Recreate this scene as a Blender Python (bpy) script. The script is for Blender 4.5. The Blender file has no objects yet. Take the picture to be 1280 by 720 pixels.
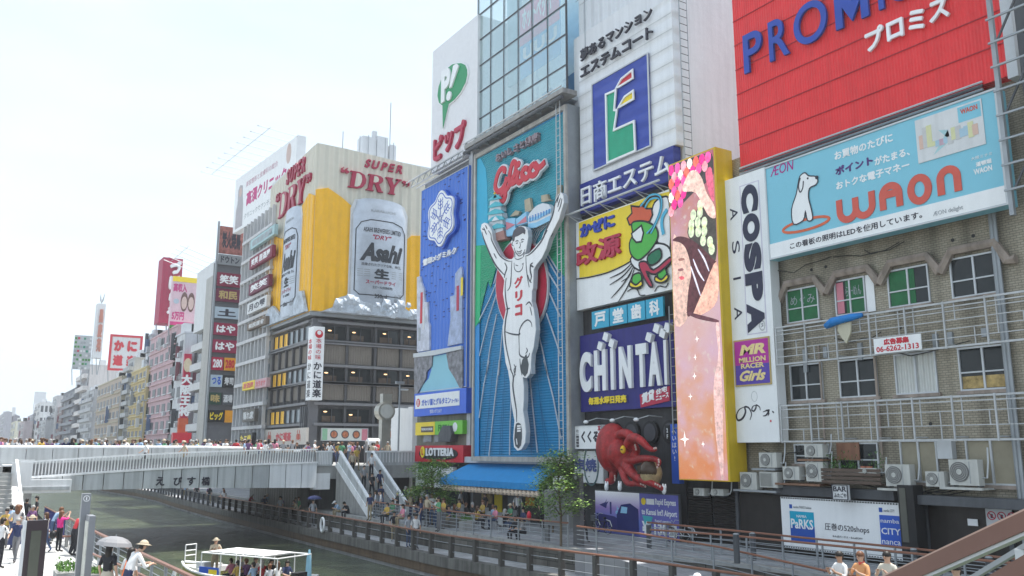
import bpy, bmesh, math, random
from mathutils import Vector, Matrix
from mathutils.geometry import tessellate_polygon
random.seed(7)
SC = bpy.context.scene
COL = SC.collection
# ------------------------------------------------------------------ camera
EYE = Vector((0.0, 0.0, 4.16))
FOC = 1075.0                                   # focal length in pixels of a 1280 wide picture
PITCH = math.atan(203 / FOC)
YAW = math.atan(700 / (FOC / math.cos(PITCH)))
FW = Vector((math.sin(YAW) * math.cos(PITCH), math.cos(YAW) * math.cos(PITCH), math.sin(PITCH)))
RT = Vector((math.cos(YAW), -math.sin(YAW), 0))
UPV = RT.cross(FW)
cam = bpy.data.cameras.new('camera')
cam.sensor_width = 36.0
cam.lens = FOC / 1280 * 36.0
cam.clip_start = 0.1
cam.clip_end = 6000
camo = bpy.data.objects.new('camera', cam)
camo.matrix_world = Matrix(((RT.x, UPV.x, -FW.x, EYE.x), (RT.y, UPV.y, -FW.y, EYE.y), (RT.z, UPV.z, -FW.z, EYE.z), (0, 0, 0, 1)))
COL.objects.link(camo)
SC.camera = camo
# ------------------------------------------------------------------ light
SUN_EL, SUN_AZ = math.radians(71), math.radians(93)   # azimuth clockwise from +Y
SDIR = Vector((math.sin(SUN_AZ) * math.cos(SUN_EL), math.cos(SUN_AZ) * math.cos(SUN_EL), math.sin(SUN_EL)))
world = bpy.data.worlds.new('World')
SC.world = world
world.use_nodes = True
wn = world.node_tree.nodes
wl = world.node_tree.links
sky = wn.new('ShaderNodeTexSky')
sky.sky_type = 'NISHITA'
sky.sun_disc = False
sky.sun_elevation = SUN_EL
sky.sun_rotation = SUN_AZ
sky.air_density = 1.0
sky.dust_density = 3.0
sky.ozone_density = 1.0
tc = wn.new('ShaderNodeTexCoord')
cn = wn.new('ShaderNodeTexNoise')
cn.inputs['Scale'].default_value = 1.6
cn.inputs['Detail'].default_value = 6
cmap = wn.new('ShaderNodeMapping')
cmap.inputs['Scale'].default_value = (1, 1, 3.5)
wl.new(tc.outputs['Generated'], cmap.inputs['Vector'])
wl.new(cmap.outputs['Vector'], cn.inputs['Vector'])
cr = wn.new('ShaderNodeMapRange')
cr.inputs['From Min'].default_value = 0.3
cr.inputs['From Max'].default_value = 0.75
cr.inputs['To Min'].default_value = 0.6
cr.inputs['To Max'].default_value = 0.98
wl.new(cn.outputs['Fac'], cr.inputs['Value'])
cmix = wn.new('ShaderNodeMixRGB')                # thin bright summer overcast over the blue
cmix.inputs['Color2'].default_value = (6.7, 7.9, 9.0, 1)
wl.new(cr.outputs['Result'], cmix.inputs['Fac'])
wl.new(sky.outputs['Color'], cmix.inputs['Color1'])
wl.new(cmix.outputs['Color'], wn['Background'].inputs['Color'])
wn['Background'].inputs['Strength'].default_value = 0.085
sl = bpy.data.lights.new('sun', 'SUN')
sl.energy = 4.2
sl.angle = math.radians(0.6)
sl.color = (1.0, 0.96, 0.9)
so = bpy.data.objects.new('sun', sl)
so.rotation_euler = SDIR.to_track_quat('Z', 'Y').to_euler()
so.location = (0, -20, 60)
COL.objects.link(so)
SC.view_settings.view_transform = 'Standard'
SC.view_settings.look = 'None'
SC.view_settings.exposure = 0.96
SC.view_settings.gamma = 1.0

# ------------------------------------------------------------------ measuring the photograph
def ray(u, v): return FW * FOC + RT * (u - 640) + UPV * (360 - v)
def PX(u, v, X):
    r = ray(u, v); return EYE + r * (X / r.x)
def PY(u, v, Y):
    r = ray(u, v); return EYE + r * (Y / r.y)
def PZ(u, v, z):
    r = ray(u, v); return EYE + r * ((z - EYE.z) / r.z)
def T(ox, oy, s, pts): return [(ox + x / s, oy + y / s) for x, y in pts]

# ------------------------------------------------------------------ materials
MATS = {}
def mat(name, col, rough=.6, var=.10, sc=1.5, metal=0.0, spec=.3, bump=0.0, stripe=None, emit=0.0, dirt=0.0, trans=0.0):
    """var: broad tonal variation, stripe=(axis, period, strength) corrugation in object space, dirt: vertical streaks"""
    if name in MATS: return MATS[name]
    m = bpy.data.materials.new(name); m.use_nodes = True
    nt = m.node_tree; n = nt.nodes; l = nt.links
    b = n['Principled BSDF']
    b.inputs['Roughness'].default_value = rough
    b.inputs['Metallic'].default_value = metal
    b.inputs['Specular IOR Level'].default_value = spec
    c4 = tuple(col) + (1,)
    src = None
    geo = n.new('ShaderNodeNewGeometry')
    t = n.new('ShaderNodeTexCoord')
    if var > 0:
        no = n.new('ShaderNodeTexNoise'); no.inputs['Scale'].default_value = sc; no.inputs['Detail'].default_value = 5
        no.inputs['Roughness'].default_value = .65
        l.new(geo.outputs['Position'], no.inputs['Vector'])
        mr = n.new('ShaderNodeMapRange'); mr.inputs['From Min'].default_value = .25; mr.inputs['From Max'].default_value = .75
        mr.inputs['To Min'].default_value = 1 - var; mr.inputs['To Max'].default_value = 1 + var
        l.new(no.outputs['Fac'], mr.inputs['Value'])
        src = mr.outputs['Result']
    if dirt > 0:
        mp = n.new('ShaderNodeMapping'); mp.inputs['Scale'].default_value = (2.2, 2.2, .12)
        l.new(geo.outputs['Position'], mp.inputs['Vector'])
        n2 = n.new('ShaderNodeTexNoise'); n2.inputs['Scale'].default_value = 1.6; n2.inputs['Detail'].default_value = 6
        l.new(mp.outputs['Vector'], n2.inputs['Vector'])
        m2 = n.new('ShaderNodeMapRange'); m2.inputs['From Min'].default_value = .42; m2.inputs['From Max'].default_value = .7
        m2.inputs['To Min'].default_value = 1; m2.inputs['To Max'].default_value = 1 - dirt
        l.new(n2.outputs['Fac'], m2.inputs['Value'])
        if src is not None:
            mu = n.new('ShaderNodeMath'); mu.operation = 'MULTIPLY'
            l.new(src, mu.inputs[0]); l.new(m2.outputs['Result'], mu.inputs[1]); src = mu.outputs[0]
        else: src = m2.outputs['Result']
    if src is not None:
        vm = n.new('ShaderNodeVectorMath'); vm.operation = 'SCALE'; vm.inputs[0].default_value = col
        l.new(src, vm.inputs['Scale']); l.new(vm.outputs[0], b.inputs['Base Color'])
    else: b.inputs['Base Color'].default_value = c4
    h = None
    if stripe:
        ax, per, st = stripe
        sx = n.new('ShaderNodeSeparateXYZ'); l.new(t.outputs['Object'], sx.inputs[0])
        a = n.new('ShaderNodeMath'); a.operation = 'MULTIPLY'; a.inputs[1].default_value = 2 * math.pi / per
        l.new(sx.outputs['XYZ'.index(ax.upper())], a.inputs[0])
        s = n.new('ShaderNodeMath'); s.operation = 'SINE'; l.new(a.outputs[0], s.inputs[0])
        bp = n.new('ShaderNodeBump'); bp.inputs['Strength'].default_value = st; bp.inputs['Distance'].default_value = per * .25
        l.new(s.outputs[0], bp.inputs['Height']); l.new(bp.outputs[0], b.inputs['Normal']); h = bp
    if bump > 0:
        n3 = n.new('ShaderNodeTexNoise'); n3.inputs['Scale'].default_value = sc * 6; n3.inputs['Detail'].default_value = 4
        l.new(geo.outputs['Position'], n3.inputs['Vector'])
        bp = n.new('ShaderNodeBump'); bp.inputs['Strength'].default_value = bump; bp.inputs['Distance'].default_value = .05
        l.new(n3.outputs['Fac'], bp.inputs['Height'])
        if h: l.new(h.outputs[0], bp.inputs['Normal'])
        l.new(bp.outputs[0], b.inputs['Normal'])
    if emit > 0:
        b.inputs['Emission Color'].default_value = c4
        if src is not None: l.new(vm.outputs[0], b.inputs['Emission Color'])
        b.inputs['Emission Strength'].default_value = emit
    if trans > 0: b.inputs['Transmission Weight'].default_value = trans
    MATS[name] = m
    return m

WHITE = mat('white paint', (.78, .79, .80), var=.04, dirt=.05)
OFFW = mat('off white sheet', (.62, .63, .64), var=.06, dirt=.10)
GREY = mat('grey steel', (.30, .32, .34), rough=.45, var=.12, metal=.3)
LGREY = mat('light grey metal', (.50, .52, .54), rough=.45, var=.08, metal=.2)
DGREY = mat('dark grey metal', (.085, .09, .10), rough=.5, var=.15, dirt=.2)
BLACK = mat('black paint', (.018, .018, .02), rough=.45, var=.2)
NAVY = mat('navy sheet', (.022, .025, .16), rough=.4, var=.08, dirt=.1)
BLUE = mat('sign blue', (.03, .10, .48), rough=.4, var=.06)
RED = mat('sign red', (.52, .022, .04), rough=.4, var=.06)
CRIM = mat('sign crimson', (.42, .02, .06), rough=.4, var=.06)
YEL = mat('sign yellow', (.80, .60, .03), rough=.45, var=.05, dirt=.06)
INK = mat('sign ink', (.03, .03, .045), rough=.5, var=.05)
GOLD = mat('dull gold', (.45, .33, .13), rough=.45, var=.15)
COPPER = mat('copper handrail', (.26, .125, .085), rough=.4, var=.15, metal=.3)
CONC = mat('concrete', (.34, .34, .33), rough=.85, var=.12, dirt=.25, bump=.15)
DCONC = mat('stained concrete', (.16, .155, .145), rough=.9, var=.2, dirt=.45, bump=.2)
GLASSD = mat('dark window glass', (.022, .026, .028), rough=.08, var=.4, sc=.9, spec=.32)
GLASSL = mat('pale window glass', (.16, .19, .21), rough=.08, var=.35, sc=.5, spec=.6)

# ------------------------------------------------------------------ mesh builder
class M:
    def __init__(s): s.v = []; s.f = []; s.mi = []; s.cur = 0
    def add(s, vs, fs):
        o = len(s.v); s.v += [tuple(p) for p in vs]; s.f += [[i + o for i in f] for f in fs]; s.mi += [s.cur] * len(fs); return s
    def box(s, x0, y0, z0, x1, y1, z1):
        if x1 < x0: x0, x1 = x1, x0
        if y1 < y0: y0, y1 = y1, y0
        if z1 < z0: z0, z1 = z1, z0
        return s.add([(x0, y0, z0), (x1, y0, z0), (x1, y1, z0), (x0, y1, z0), (x0, y0, z1), (x1, y0, z1), (x1, y1, z1), (x0, y1, z1)],
                     [(0, 3, 2, 1), (4, 5, 6, 7), (0, 1, 5, 4), (1, 2, 6, 5), (2, 3, 7, 6), (3, 0, 4, 7)])
    def prism(s, pts, z0, z1, back=True):
        pts = [tuple(p[:2]) for p in pts]
        a = sum(pts[i - 1][0] * pts[i][1] - pts[i][0] * pts[i - 1][1] for i in range(len(pts)))
        if a < 0: pts = pts[::-1]
        n = len(pts)
        tr = tessellate_polygon([[Vector((p[0], p[1], 0)) for p in pts]])
        fs = []
        for t in tr:
            p, q, r = (pts[i] for i in t)
            if (q[0] - p[0]) * (r[1] - p[1]) - (q[1] - p[1]) * (r[0] - p[0]) < 0: t = (t[0], t[2], t[1])
            fs.append([i + n for i in t])
            if back: fs.append([t[0], t[2], t[1]])
        fs += [(i, (i + 1) % n, (i + 1) % n + n, i + n) for i in range(n)]
        return s.add([(x, y, z0) for x, y in pts] + [(x, y, z1) for x, y in pts], fs)
    def stroke(s, pts, w, z0, z1, closed=False, taper=False, ramp=0.0):
        """flat raised line following pts in the x-y plane"""
        P = [Vector(p[:2]) for p in pts]; n = len(P); L = []; R = []
        for i in range(n):
            a = P[i - 1] if (i > 0 or closed) else P[i]; b = P[(i + 1) % n] if (i < n - 1 or closed) else P[i]
            d1 = (P[i] - a); d2 = (b - P[i])
            d1 = d1.normalized() if d1.length > 1e-9 else d2.normalized()
            d2 = d2.normalized() if d2.length > 1e-9 else d1
            t = d1 + d2
            t = t.normalized() if t.length > 1e-6 else d1
            nn = Vector((-t.y, t.x)); k = 1 / max(.5, nn.dot(Vector((-d1.y, d1.x))))
            ww = w / 2 * k
            if taper: ww *= .25 + .75 * math.sin(math.pi * (i + .5) / n)
            L.append(P[i] + nn * ww); R.append(P[i] - nn * ww)
        vs = [(p.x, p.y, z + ramp * (i % n)) for z in (z0, z1) for i, p in enumerate(L + R)]
        fs = []; m = n if closed else n - 1
        for i in range(m):
            j = (i + 1) % n
            fs += [(2*n + i, n + n + n + i, 3*n + j, 2*n + j), (i, j, j + 2*n, i + 2*n), (n + i, 3*n + i, 3*n + j, n + j)]
        if not closed: fs += [(0, 2*n, 3*n, n), (n - 1, 2*n - 1, 4*n - 1, 3*n - 1)]
        return s.add(vs, fs)
    def tube(s, pts, r, n=6, cap=True):
        P = [Vector(p) for p in pts]; R = r if isinstance(r, (list, tuple)) else [r] * len(P)
        vs = []; prev = None
        for i, p in enumerate(P):
            d = (P[min(i + 1, len(P) - 1)] - P[max(i - 1, 0)]).normalized()
            if prev is None:
                a = Vector((0, 0, 1)) if abs(d.z) < .9 else Vector((1, 0, 0))
                a = (a - d * a.dot(d)).normalized()
            else:
                a = prev - d * prev.dot(d)
                a = a.normalized() if a.length > 1e-6 else d.orthogonal().normalized()
            prev = a; b = d.cross(a)
            vs += [p + (a * math.cos(2 * math.pi * k / n) + b * math.sin(2 * math.pi * k / n)) * R[i] for k in range(n)]
        fs = [(i * n + k, i * n + (k + 1) % n, (i + 1) * n + (k + 1) % n, (i + 1) * n + k) for i in range(len(P) - 1) for k in range(n)]
        if cap: fs += [tuple(range(n - 1, -1, -1)), tuple((len(P) - 1) * n + k for k in range(n))]
        return s.add(vs, fs)
    def bar(s, a, b, w, h=None):
        """square bar from a to b"""
        a, b = Vector(a), Vector(b); h = h or w
        d = (b - a).normalized(); u = Vector((0, 0, 1)) if abs(d.z) < .95 else Vector((1, 0, 0))
        x = d.cross(u).normalized() * w / 2; y = x.cross(d).normalized() * h / 2
        return s.add([p + i * x + j * y for p in (a, b) for i, j in ((-1, -1), (1, -1), (1, 1), (-1, 1))],
                     [(0, 3, 2, 1), (4, 5, 6, 7), (0, 1, 5, 4), (1, 2, 6, 5), (2, 3, 7, 6), (3, 0, 4, 7)])
    def ell(s, c, r, n=12, m=8, z0=-1.0, z1=1.0):
        vs = []; a0, a1 = math.asin(z0), math.asin(z1)
        for j in range(m + 1):
            t = a0 + (a1 - a0) * j / m
            vs += [(c[0] + r[0] * math.cos(t) * math.cos(2*math.pi*k/n), c[1] + r[1] * math.cos(t) * math.sin(2*math.pi*k/n), c[2] + r[2] * math.sin(t)) for k in range(n)]
        fs = [(j*n + k, j*n + (k+1) % n, (j+1)*n + (k+1) % n, (j+1)*n + k) for j in range(m) for k in range(n)]
        return s.add(vs, fs)
    def disc(s, c, r, z0, z1, n=20, ry=None):
        return s.prism([(c[0] + r * math.cos(2*math.pi*k/n), c[1] + (ry or r) * math.sin(2*math.pi*k/n)) for k in range(n)], z0, z1)
    def mesh(s, name, mats, smooth=False):
        me = bpy.data.meshes.new(name); me.from_pydata(s.v, [], s.f)
        for m in (mats if isinstance(mats, (list, tuple)) else [mats]): me.materials.append(m)
        if max(s.mi, default=0): me.polygons.foreach_set('material_index', s.mi)
        if smooth: me.polygons.foreach_set('use_smooth', [True] * len(me.polygons))
        me.update(); return me

def put(name, me, parent=None, mw=None):
    o = bpy.data.objects.new(name, me)
    COL.objects.link(o)
    if parent is not None: o.parent = parent
    if mw is not None: o.matrix_basis = mw
    return o
def part(m, name, mats, parent, smooth=False, mw=None, label=None):
    o = put(name, m.mesh(name, mats, smooth) if isinstance(m, M) else m, parent, mw)
    if label: o['label'] = label
    return o
def tag(o, label, cat, group=None):
    o['label'] = label; o['category'] = cat
    if group: o['group'] = group
    return o
def struct(m, name, mats, smooth=False):
    o = part(m, name, mats, None, smooth); o['kind'] = 'structure'; return o
def thing(name, label, cat, mw=None, group=None):
    o = bpy.data.objects.new(name, None); COL.objects.link(o); o.empty_display_size = .2
    if mw is not None: o.matrix_basis = mw if isinstance(mw, Matrix) else Matrix.Translation(mw)
    return tag(o, label, cat, group)
def kids(o): return list(o.children)
def dup(root, mw, label=None, group=None):
    r = root.copy(); COL.objects.link(r); r.matrix_basis = mw if isinstance(mw, Matrix) else Matrix.Translation(mw)
    if label: r['label'] = label
    if group: r['group'] = group
    for c in kids(root):
        d = c.copy(); COL.objects.link(d); d.parent = r
        for g in kids(c):
            e = g.copy(); COL.objects.link(e); e.parent = d
    return r
def rotz(loc, a, s=1.0): return Matrix.Translation(loc) @ Matrix.Rotation(a, 4, 'Z') @ Matrix.Scale(s, 4)
def wallframe(origin, xdir):
    """local x along the wall, y up, z out of it"""
    x = Vector(xdir).normalized(); z = x.cross(Vector((0, 0, 1)))
    return Matrix(((x.x, 0, z.x, origin[0]), (x.y, 0, z.y, origin[1]), (0, 1, 0, origin[2]), (0, 0, 0, 1)))
class Fr:
    """a vertical working plane with a root object"""
    def __init__(s, mw, w=0, h=0, root=None): s.mw = mw; s.inv = mw.inverted(); s.w = w; s.h = h; s.root = root
    def uv(s, u, v, d=0.0):
        o = s.inv @ EYE; r = (s.inv.to_3x3() @ ray(u, v)); t = (d - o.z) / r.z; p = o + r * t
        return (p.x, p.y)
    def poly(s, pts, d=0.0): return [s.uv(u, v, d) for u, v in pts]
RIV = (0, -1, 0)       # facing the river
STR = (1, 0, 0)        # facing the camera along the river
def facade(X, tl, tr, bl, br, name, label, cat, group=None, xdir=RIV):
    """a thing standing on the plane x = X (or y = X when facing the street), its corners read off the photograph"""
    P = PX if xdir == RIV else PY
    a, b, c, d = (P(p[0], p[1], X) for p in (tl, tr, bl, br))
    i = 1 if xdir == RIV else 0
    L = (a[i] + c[i]) / 2; R = (b[i] + d[i]) / 2; z1 = (a.z + b.z) / 2; z0 = (c.z + d.z) / 2
    mw = wallframe((X, L, z0) if i else (L, X, z0), xdir)
    return Fr(mw, abs(R - L), z1 - z0, thing(name, label, cat, mw, group))

def csm(p, n=4):
    q = []; N = len(p)
    for i in range(N):
        a, b, c, d = p[i-1], p[i], p[(i+1) % N], p[(i+2) % N]
        for k in range(n):
            t = k / n; q.append(tuple(.5 * ((2*b[j]) + (-a[j]+c[j])*t + (2*a[j]-5*b[j]+4*c[j]-d[j])*t*t + (-a[j]+3*b[j]-3*c[j]+d[j])*t**3) for j in (0, 1)))
    return q
# ------------------------------------------------------------------ lettering
TXT = {}
def glyphs(s, bold=0.0, shear=0.0, res=2):
    if len(s) <= 2 and ord(s[0]) < 0x2000: res = 6
    k = (s, bold, shear, res)
    if k in TXT: return TXT[k]
    c = bpy.data.curves.new('t', 'FONT'); c.body = s; c.resolution_u = res; c.extrude = .5
    cjk = any(ord(ch) > 0x2000 for ch in s)
    c.offset = min(bold, .009) if cjk else bold
    c.shear = shear; c.space_line = .9
    o = bpy.data.objects.new('t', c); me = bpy.data.meshes.new_from_object(o)
    vs = [tuple(v.co) for v in me.vertices]; fs = [tuple(p.vertices) for p in me.polygons]
    if cjk and bold > .009:
        b = bold - .004; n = len(vs); V = []; F = []
        for i, (dx, dy) in enumerate(((0, 0), (b, 0), (-b, 0), (0, b), (0, -b))):
            V += [(x + dx, y + dy, z * (1 - .012 * i)) for x, y, z in vs]; F += [tuple(q + n * i for q in f) for f in fs]
        vs, fs = V, F
    bpy.data.objects.remove(o); bpy.data.curves.remove(c); bpy.data.meshes.remove(me)
    xs = [v[0] for v in vs]; ys = [v[1] for v in vs]
    x0, y0, w, h = min(xs), min(ys), max(max(xs) - min(xs), 1e-3), max(max(ys) - min(ys), 1e-3)
    TXT[k] = ([((x - x0) / w, (y - y0) / h, z + .5) for x, y, z in vs], fs, w, h)
    return TXT[k]
def text(s, root, x0, y0, x1, y1, m, z=0.0, d=.01, bold=0.0, shear=0.0, per=False, name='lettering', rot=0, keep=False, slope=0.0):
    """fit a line of text into the box; per=True makes each character its own part"""
    out = []
    if not per:
        vs, fs, w, h = glyphs(s, bold, shear)
        if keep:
            k = min((x1 - x0) / w, (y1 - y0) / h); cx, cy = (x0 + x1) / 2, (y0 + y1) / 2
            x0, x1, y0, y1 = cx - w * k / 2, cx + w * k / 2, cy - h * k / 2, cy + h * k / 2
        q = M()
        if rot == 0: V = [(x0 + (x1 - x0) * a, y0 + (y1 - y0) * b + slope * a, z + d * c) for a, b, c in vs]
        else: V = [(x0 + (x1 - x0) * b, y1 - (y1 - y0) * a, z + d * c) for a, b, c in vs]    # reading downwards
        q.add(V, fs)
        return part(q, name, m, root)
    adv = []; tot = 0
    for ch in s:
        if ch == ' ': adv.append((tot, 0)); tot += .3; continue
        w = glyphs(ch, bold, shear)[2]; cj = ord(ch) > 0x2000
        adv.append((tot + ((1 - w) / 2 if cj else 0), w)); tot += 1.0 if cj else w + .07
    a0 = adv[0][0]; a1 = adv[-1][0] + adv[-1][1]; k = (x1 - x0) / (a1 - a0)
    H = max(glyphs(ch, bold, shear)[3] for ch in s if ch != ' ')
    for ch, (a, w) in zip(s, adv):
        if ch == ' ': continue
        vs, fs, w, h = glyphs(ch, bold, shear); hh = (y1 - y0) * h / H
        yb = y0 if ord(ch) < 0x2000 else y0 + ((y1 - y0) - hh) / 2
        if ch in '"“”': yb = y1 - hh
        X0 = x0 + (a - a0) * k
        q = M().add([(X0 + w * k * p, yb + hh * r + slope * (X0 - x0) / (x1 - x0), z + d * c) for p, r, c in vs], fs)
        out.append(part(q, 'letter', m, root))
    return out
def vtext(s, root, x0, y0, x1, y1, m, z=0, d=.01, bold=0.0, name='letter'):
    """characters stacked downwards"""
    n = len(s); H = (y1 - y0) / n
    for i, ch in enumerate(s):
        if ch in ' ー|':
            if ch == 'ー': part(M().box((x0+x1)/2 - H*.05, y1 - (i+.9)*H, z, (x0+x1)/2 + H*.05, y1 - (i+.1)*H, z+d), name, m, root)
            continue
        vs, fs, w, h = glyphs(ch, bold)
        k = min(x1 - x0, H * .92) ; ww = w * (x1 - x0) / 1.0; hh = h * H * .95
        ww = min(ww, x1 - x0); hh = min(hh, H * .95)
        cx = (x0 + x1) / 2; cy = y1 - (i + .5) * H
        part(M().add([(cx + (a - .5) * ww, cy + (b - .5) * hh, z + d * c) for a, b, c in vs], fs), name, m, root)
def tb(fr, a, b, c, d=0.0):
    """text box: a = top-left pixel, b = bottom-left pixel, c = any pixel on the right edge"""
    p, q, r = fr.uv(*a, d), fr.uv(*b, d), fr.uv(*c, d)
    return (p[0] + q[0]) / 2, q[1], r[0], p[1]
XF = 29.4
def panel(fr, m, d=.35, frame=None, fw=.12, name='panel', proud=.04):
    part(M().box(0, 0, -d, fr.w, fr.h, 0), name, m, fr.root)
    if frame:
        for q in ((0, 0, fr.w, fw), (0, fr.h - fw, fr.w, fr.h), (0, fw, fw, fr.h - fw), (fr.w - fw, fw, fr.w, fr.h - fw)):
            part(M().box(q[0], q[1], .002, q[2], q[3], proud), 'frame_bar', frame, fr.root)

# ---- speech bubble billboard (top left of the row)
f = facade(XF - .3, (541, 62), (597.5, 21), (538.5, 216), (596, 184), 'billboard', 'white billboard with a green speech bubble and red katakana, beside the glass tower', 'billboard')
panel(f, mat('white sheet dimpled', (.70, .70, .72), var=.05, bump=.5, sc=3), d=7.0)
bub = T(540, 0, 3.6, [(98,287),(118,283),(140,281),(158,290),(167,310),(168,335),(160,372),(135,420),(105,455),(80,474),(55,582),(52,482),(35,468),(28,435),(33,395),(50,345),(72,308)])
part(M().prism(f.poly(bub), .01, .10), 'bubble_rim', WHITE, f.root)
c = Vector(f.uv(567, 105)); pp = [Vector(p) for p in f.poly(bub)]
part(M().prism([c + (p - c) * (.95 if i != 10 else .985) for i, p in enumerate(pp)], .10, .14), 'bubble', mat('bubble green', (.015, .26, .10), rough=.4), f.root)
text('P', f.root, *tb(f, (555, 91), (555, 130), (566, 105)), WHITE, z=.142, d=.12, bold=.05, name='letter')
ex = M().prism(f.poly(T(540, 0, 3.6, [(108,300),(122,290),(132,300),(100,395),(90,400)])), .142, .26); part(ex, 'letter', WHITE, f.root)
e2 = f.uv(564.4, 120.8); part(M().disc(e2, .36, .142, .26, 16), 'letter', WHITE, f.root)
text('ピップ', f.root, *tb(f, (544, 174), (544.5, 204), (583.5, 170)), CRIM, z=.0, d=.22, bold=.035, per=True)

# ---- blue dairy sign with the snow crystal
f = facade(XF - .2, (529.2, 236.5), (586, 207), (520, 491), (583, 484), 'billboard', 'tall blue billboard with a white snow crystal badge above a cut-out cityscape and river', 'billboard')
sm = mat('sky blue print', (.07, .18, .60), var=.05, sc=.5, stripe=('x', .5, .35)); panel(f, sm, d=.4, frame=LGREY, fw=.05)
hex_ = []
for k in range(72):
    a = 2 * math.pi * k / 72; r = 1 + .10 * math.cos(6 * a); hex_.append((r * math.sin(a), r * math.cos(a)))
cx = f.uv(551.5, 272, .35)[0]; RX = (f.uv(567, 270, .35)[0] - f.uv(535, 270, .35)[0]) / 2; RY = (f.uv(551.5, 239, .35)[1] - f.uv(551.5, 307, .35)[1]) / 2 / 1.08; cy = f.uv(551.5, 273, .35)[1]
part(M().prism([(cx + x * RX * 1.1 + .08, cy + y * RY * 1.06 - .05) for x, y in hex_], .02, .30), 'badge_side', BLUE, f.root)
part(M().prism([(cx + x * RX, cy + y * RY) for x, y in hex_], .30, .42), 'badge', WHITE, f.root)
part(M().stroke([(cx + x * RX * .9, cy + y * RY * .9) for x, y in hex_], .07, .421, .44, closed=True), 'badge_line', BLUE, f.root)
cl = M()
for k in range(6):
    a = math.pi * k / 3; dx, dy = math.sin(a), math.cos(a); P = lambda r, s: (cx + (dx * r + dy * s) * RX, cy + (dy * r - dx * s) * RY)
    cl.stroke([P(.22, 0), P(.78, 0)], .07, .421, .44)
    for r in (.36, .5, .64):
        for sgn in (-1, 1): cl.stroke([P(r, 0), P(r + .07, .17 * sgn), P(r + .15, .17 * sgn)], .055, .421, .44)
cl.stroke([(cx + math.sin(math.pi * k * 4 / 5) * RX * .24, cy + math.cos(math.pi * k * 4 / 5) * RY * .24) for k in range(5)], .06, .441, .45, closed=True)
part(cl, 'crystal_emblem', BLUE, f.root)
text('雪印メグミルク', f.root, *tb(f, (530.5, 325), (530.5, 333), (572, 318)), WHITE, z=.01, d=.12, bold=.04, per=True)
birds = []
for k in range(120):
    x, y = random.uniform(.3, f.w - .3), random.uniform(5.0, f.h - .3)
    if ((x - cx) / RX) ** 2 + ((y - cy) / RY) ** 2 < 1.3: continue
    birds.append((x, y))
bm_ = M().box(-.11, -.025, 0, .11, .025, .05).mesh('rivet', NAVY)
for x, y in birds[:95]: put('rivet', bm_, f.root, Matrix.Translation((x, y, .002)))
O3 = (515, 340, 4.5)
part(M().prism(f.poly(T(*O3, [(122,475),(200,460),(215,490),(240,560),(270,600),(285,655),(45,680),(60,640),(95,600),(110,555)])), .002, .03), 'painted_river', mat('print teal', (.25, .52, .62), var=.08, sc=.4), f.root)
part(M().prism(f.poly(T(*O3, [(38,30),(55,25),(62,60),(75,95),(82,170),(98,170),(100,280),(108,300),(108,440),(38,450)])), .002, .16), 'painted_building', mat('print pale block', (.50, .52, .60), var=.35, sc=1.6), f.root)
part(M().prism(f.poly(T(*O3, [(225,140),(250,130),(254,10),(285,-30),(292,-10),(292,400),(210,418),(228,260)])), .002, .16), 'painted_building', mat('print blue block', (.34, .40, .56), var=.45, sc=1.6), f.root)
part(M().prism(f.poly(T(*O3, [(20,460),(290,415),(292,435),(130,470),(20,482)])), .03, .2), 'painted_bridge', LGREY, f.root)
pb = mat('print dark bank', (.20, .20, .22), var=.75, sc=2.2)
part(M().prism(f.poly(T(*O3, [(20,482),(122,472),(118,530),(90,560),(85,600),(40,680),(20,690)])), .031, .12), 'painted_bank', pb, f.root)
part(M().prism(f.poly(T(*O3, [(200,458),(292,436),(292,655),(275,650),(250,600),(215,545)])), .031, .12), 'painted_bank', pb, f.root)
for (x, y, w, h, c) in ((.5, 5.2, .35, 2.4, RED), (.95, 4.7, .3, 1.6, OFFW), (6.2, 5.4, .35, 1.8, CRIM), (6.8, 6.4, .3, 1.3, YEL), (.3, 3.9, .3, 1.0, GREY)):
    part(M().box(x, y, .161, x + w, y + h, .18), 'painted_sign', c, f.root)
f = facade(XF - .5, (518, 492.4), (583, 484.6), (517.4, 521), (582.5, 516), 'sign_box', 'long blue and white illuminated sign box under the snow crystal billboard', 'sign')
panel(f, mat('ice blue', (.04, .13, .62), rough=.4), d=.5)
part(M().box(.25, .55, .002, f.w - .9, f.h - .15, .03), 'white_panel', WHITE, f.root)
text('ガセリ菌とグルタミン', f.root, 1.3, .72, f.w - 2.1, 1.2, BLUE, z=.03, bold=.04); text('ヨーグルト', f.root, f.w - 2.0, .75, f.w - 1.0, 1.05, BLUE, z=.03, bold=.03)
part(M().disc((.75, 1.0), .3, .03, .05), 'red_emblem', RED, f.root); text('恵', f.root, .55, .78, .95, 1.22, WHITE, z=.05)
text('雪印メグミルク', f.root, 2.6, .15, 4.4, .42, WHITE, z=.002)
f = facade(XF - .35, (519.5, 528.5), (578, 525), (519.5, 545), (578, 541.5), 'sign_box', 'bright green and yellow sign box above the burger sign', 'sign')
panel(f, mat('leaf green', (.16, .50, .05), rough=.4), d=.5)
part(M().box(0, 0, .002, 3.1, f.h, .02), 'yellow_panel', YEL, f.root); part(M().box(.95, .2, .02, 2.9, .62, .03), 'brown_panel', mat('brown', (.12, .10, .07)), f.root)
text('PREMIUM BURGER', f.root, 1.05, .33, 2.8, .5, WHITE, z=.03, bold=.02); text('FRESH', f.root, 3.6, .22, 5.2, .7, mat('deep green', (.03, .2, .03)), z=.002, bold=.03); part(M().disc((6.1, f.h * .52), .32, .002, .02), 'white_disc', WHITE, f.root)
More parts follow.
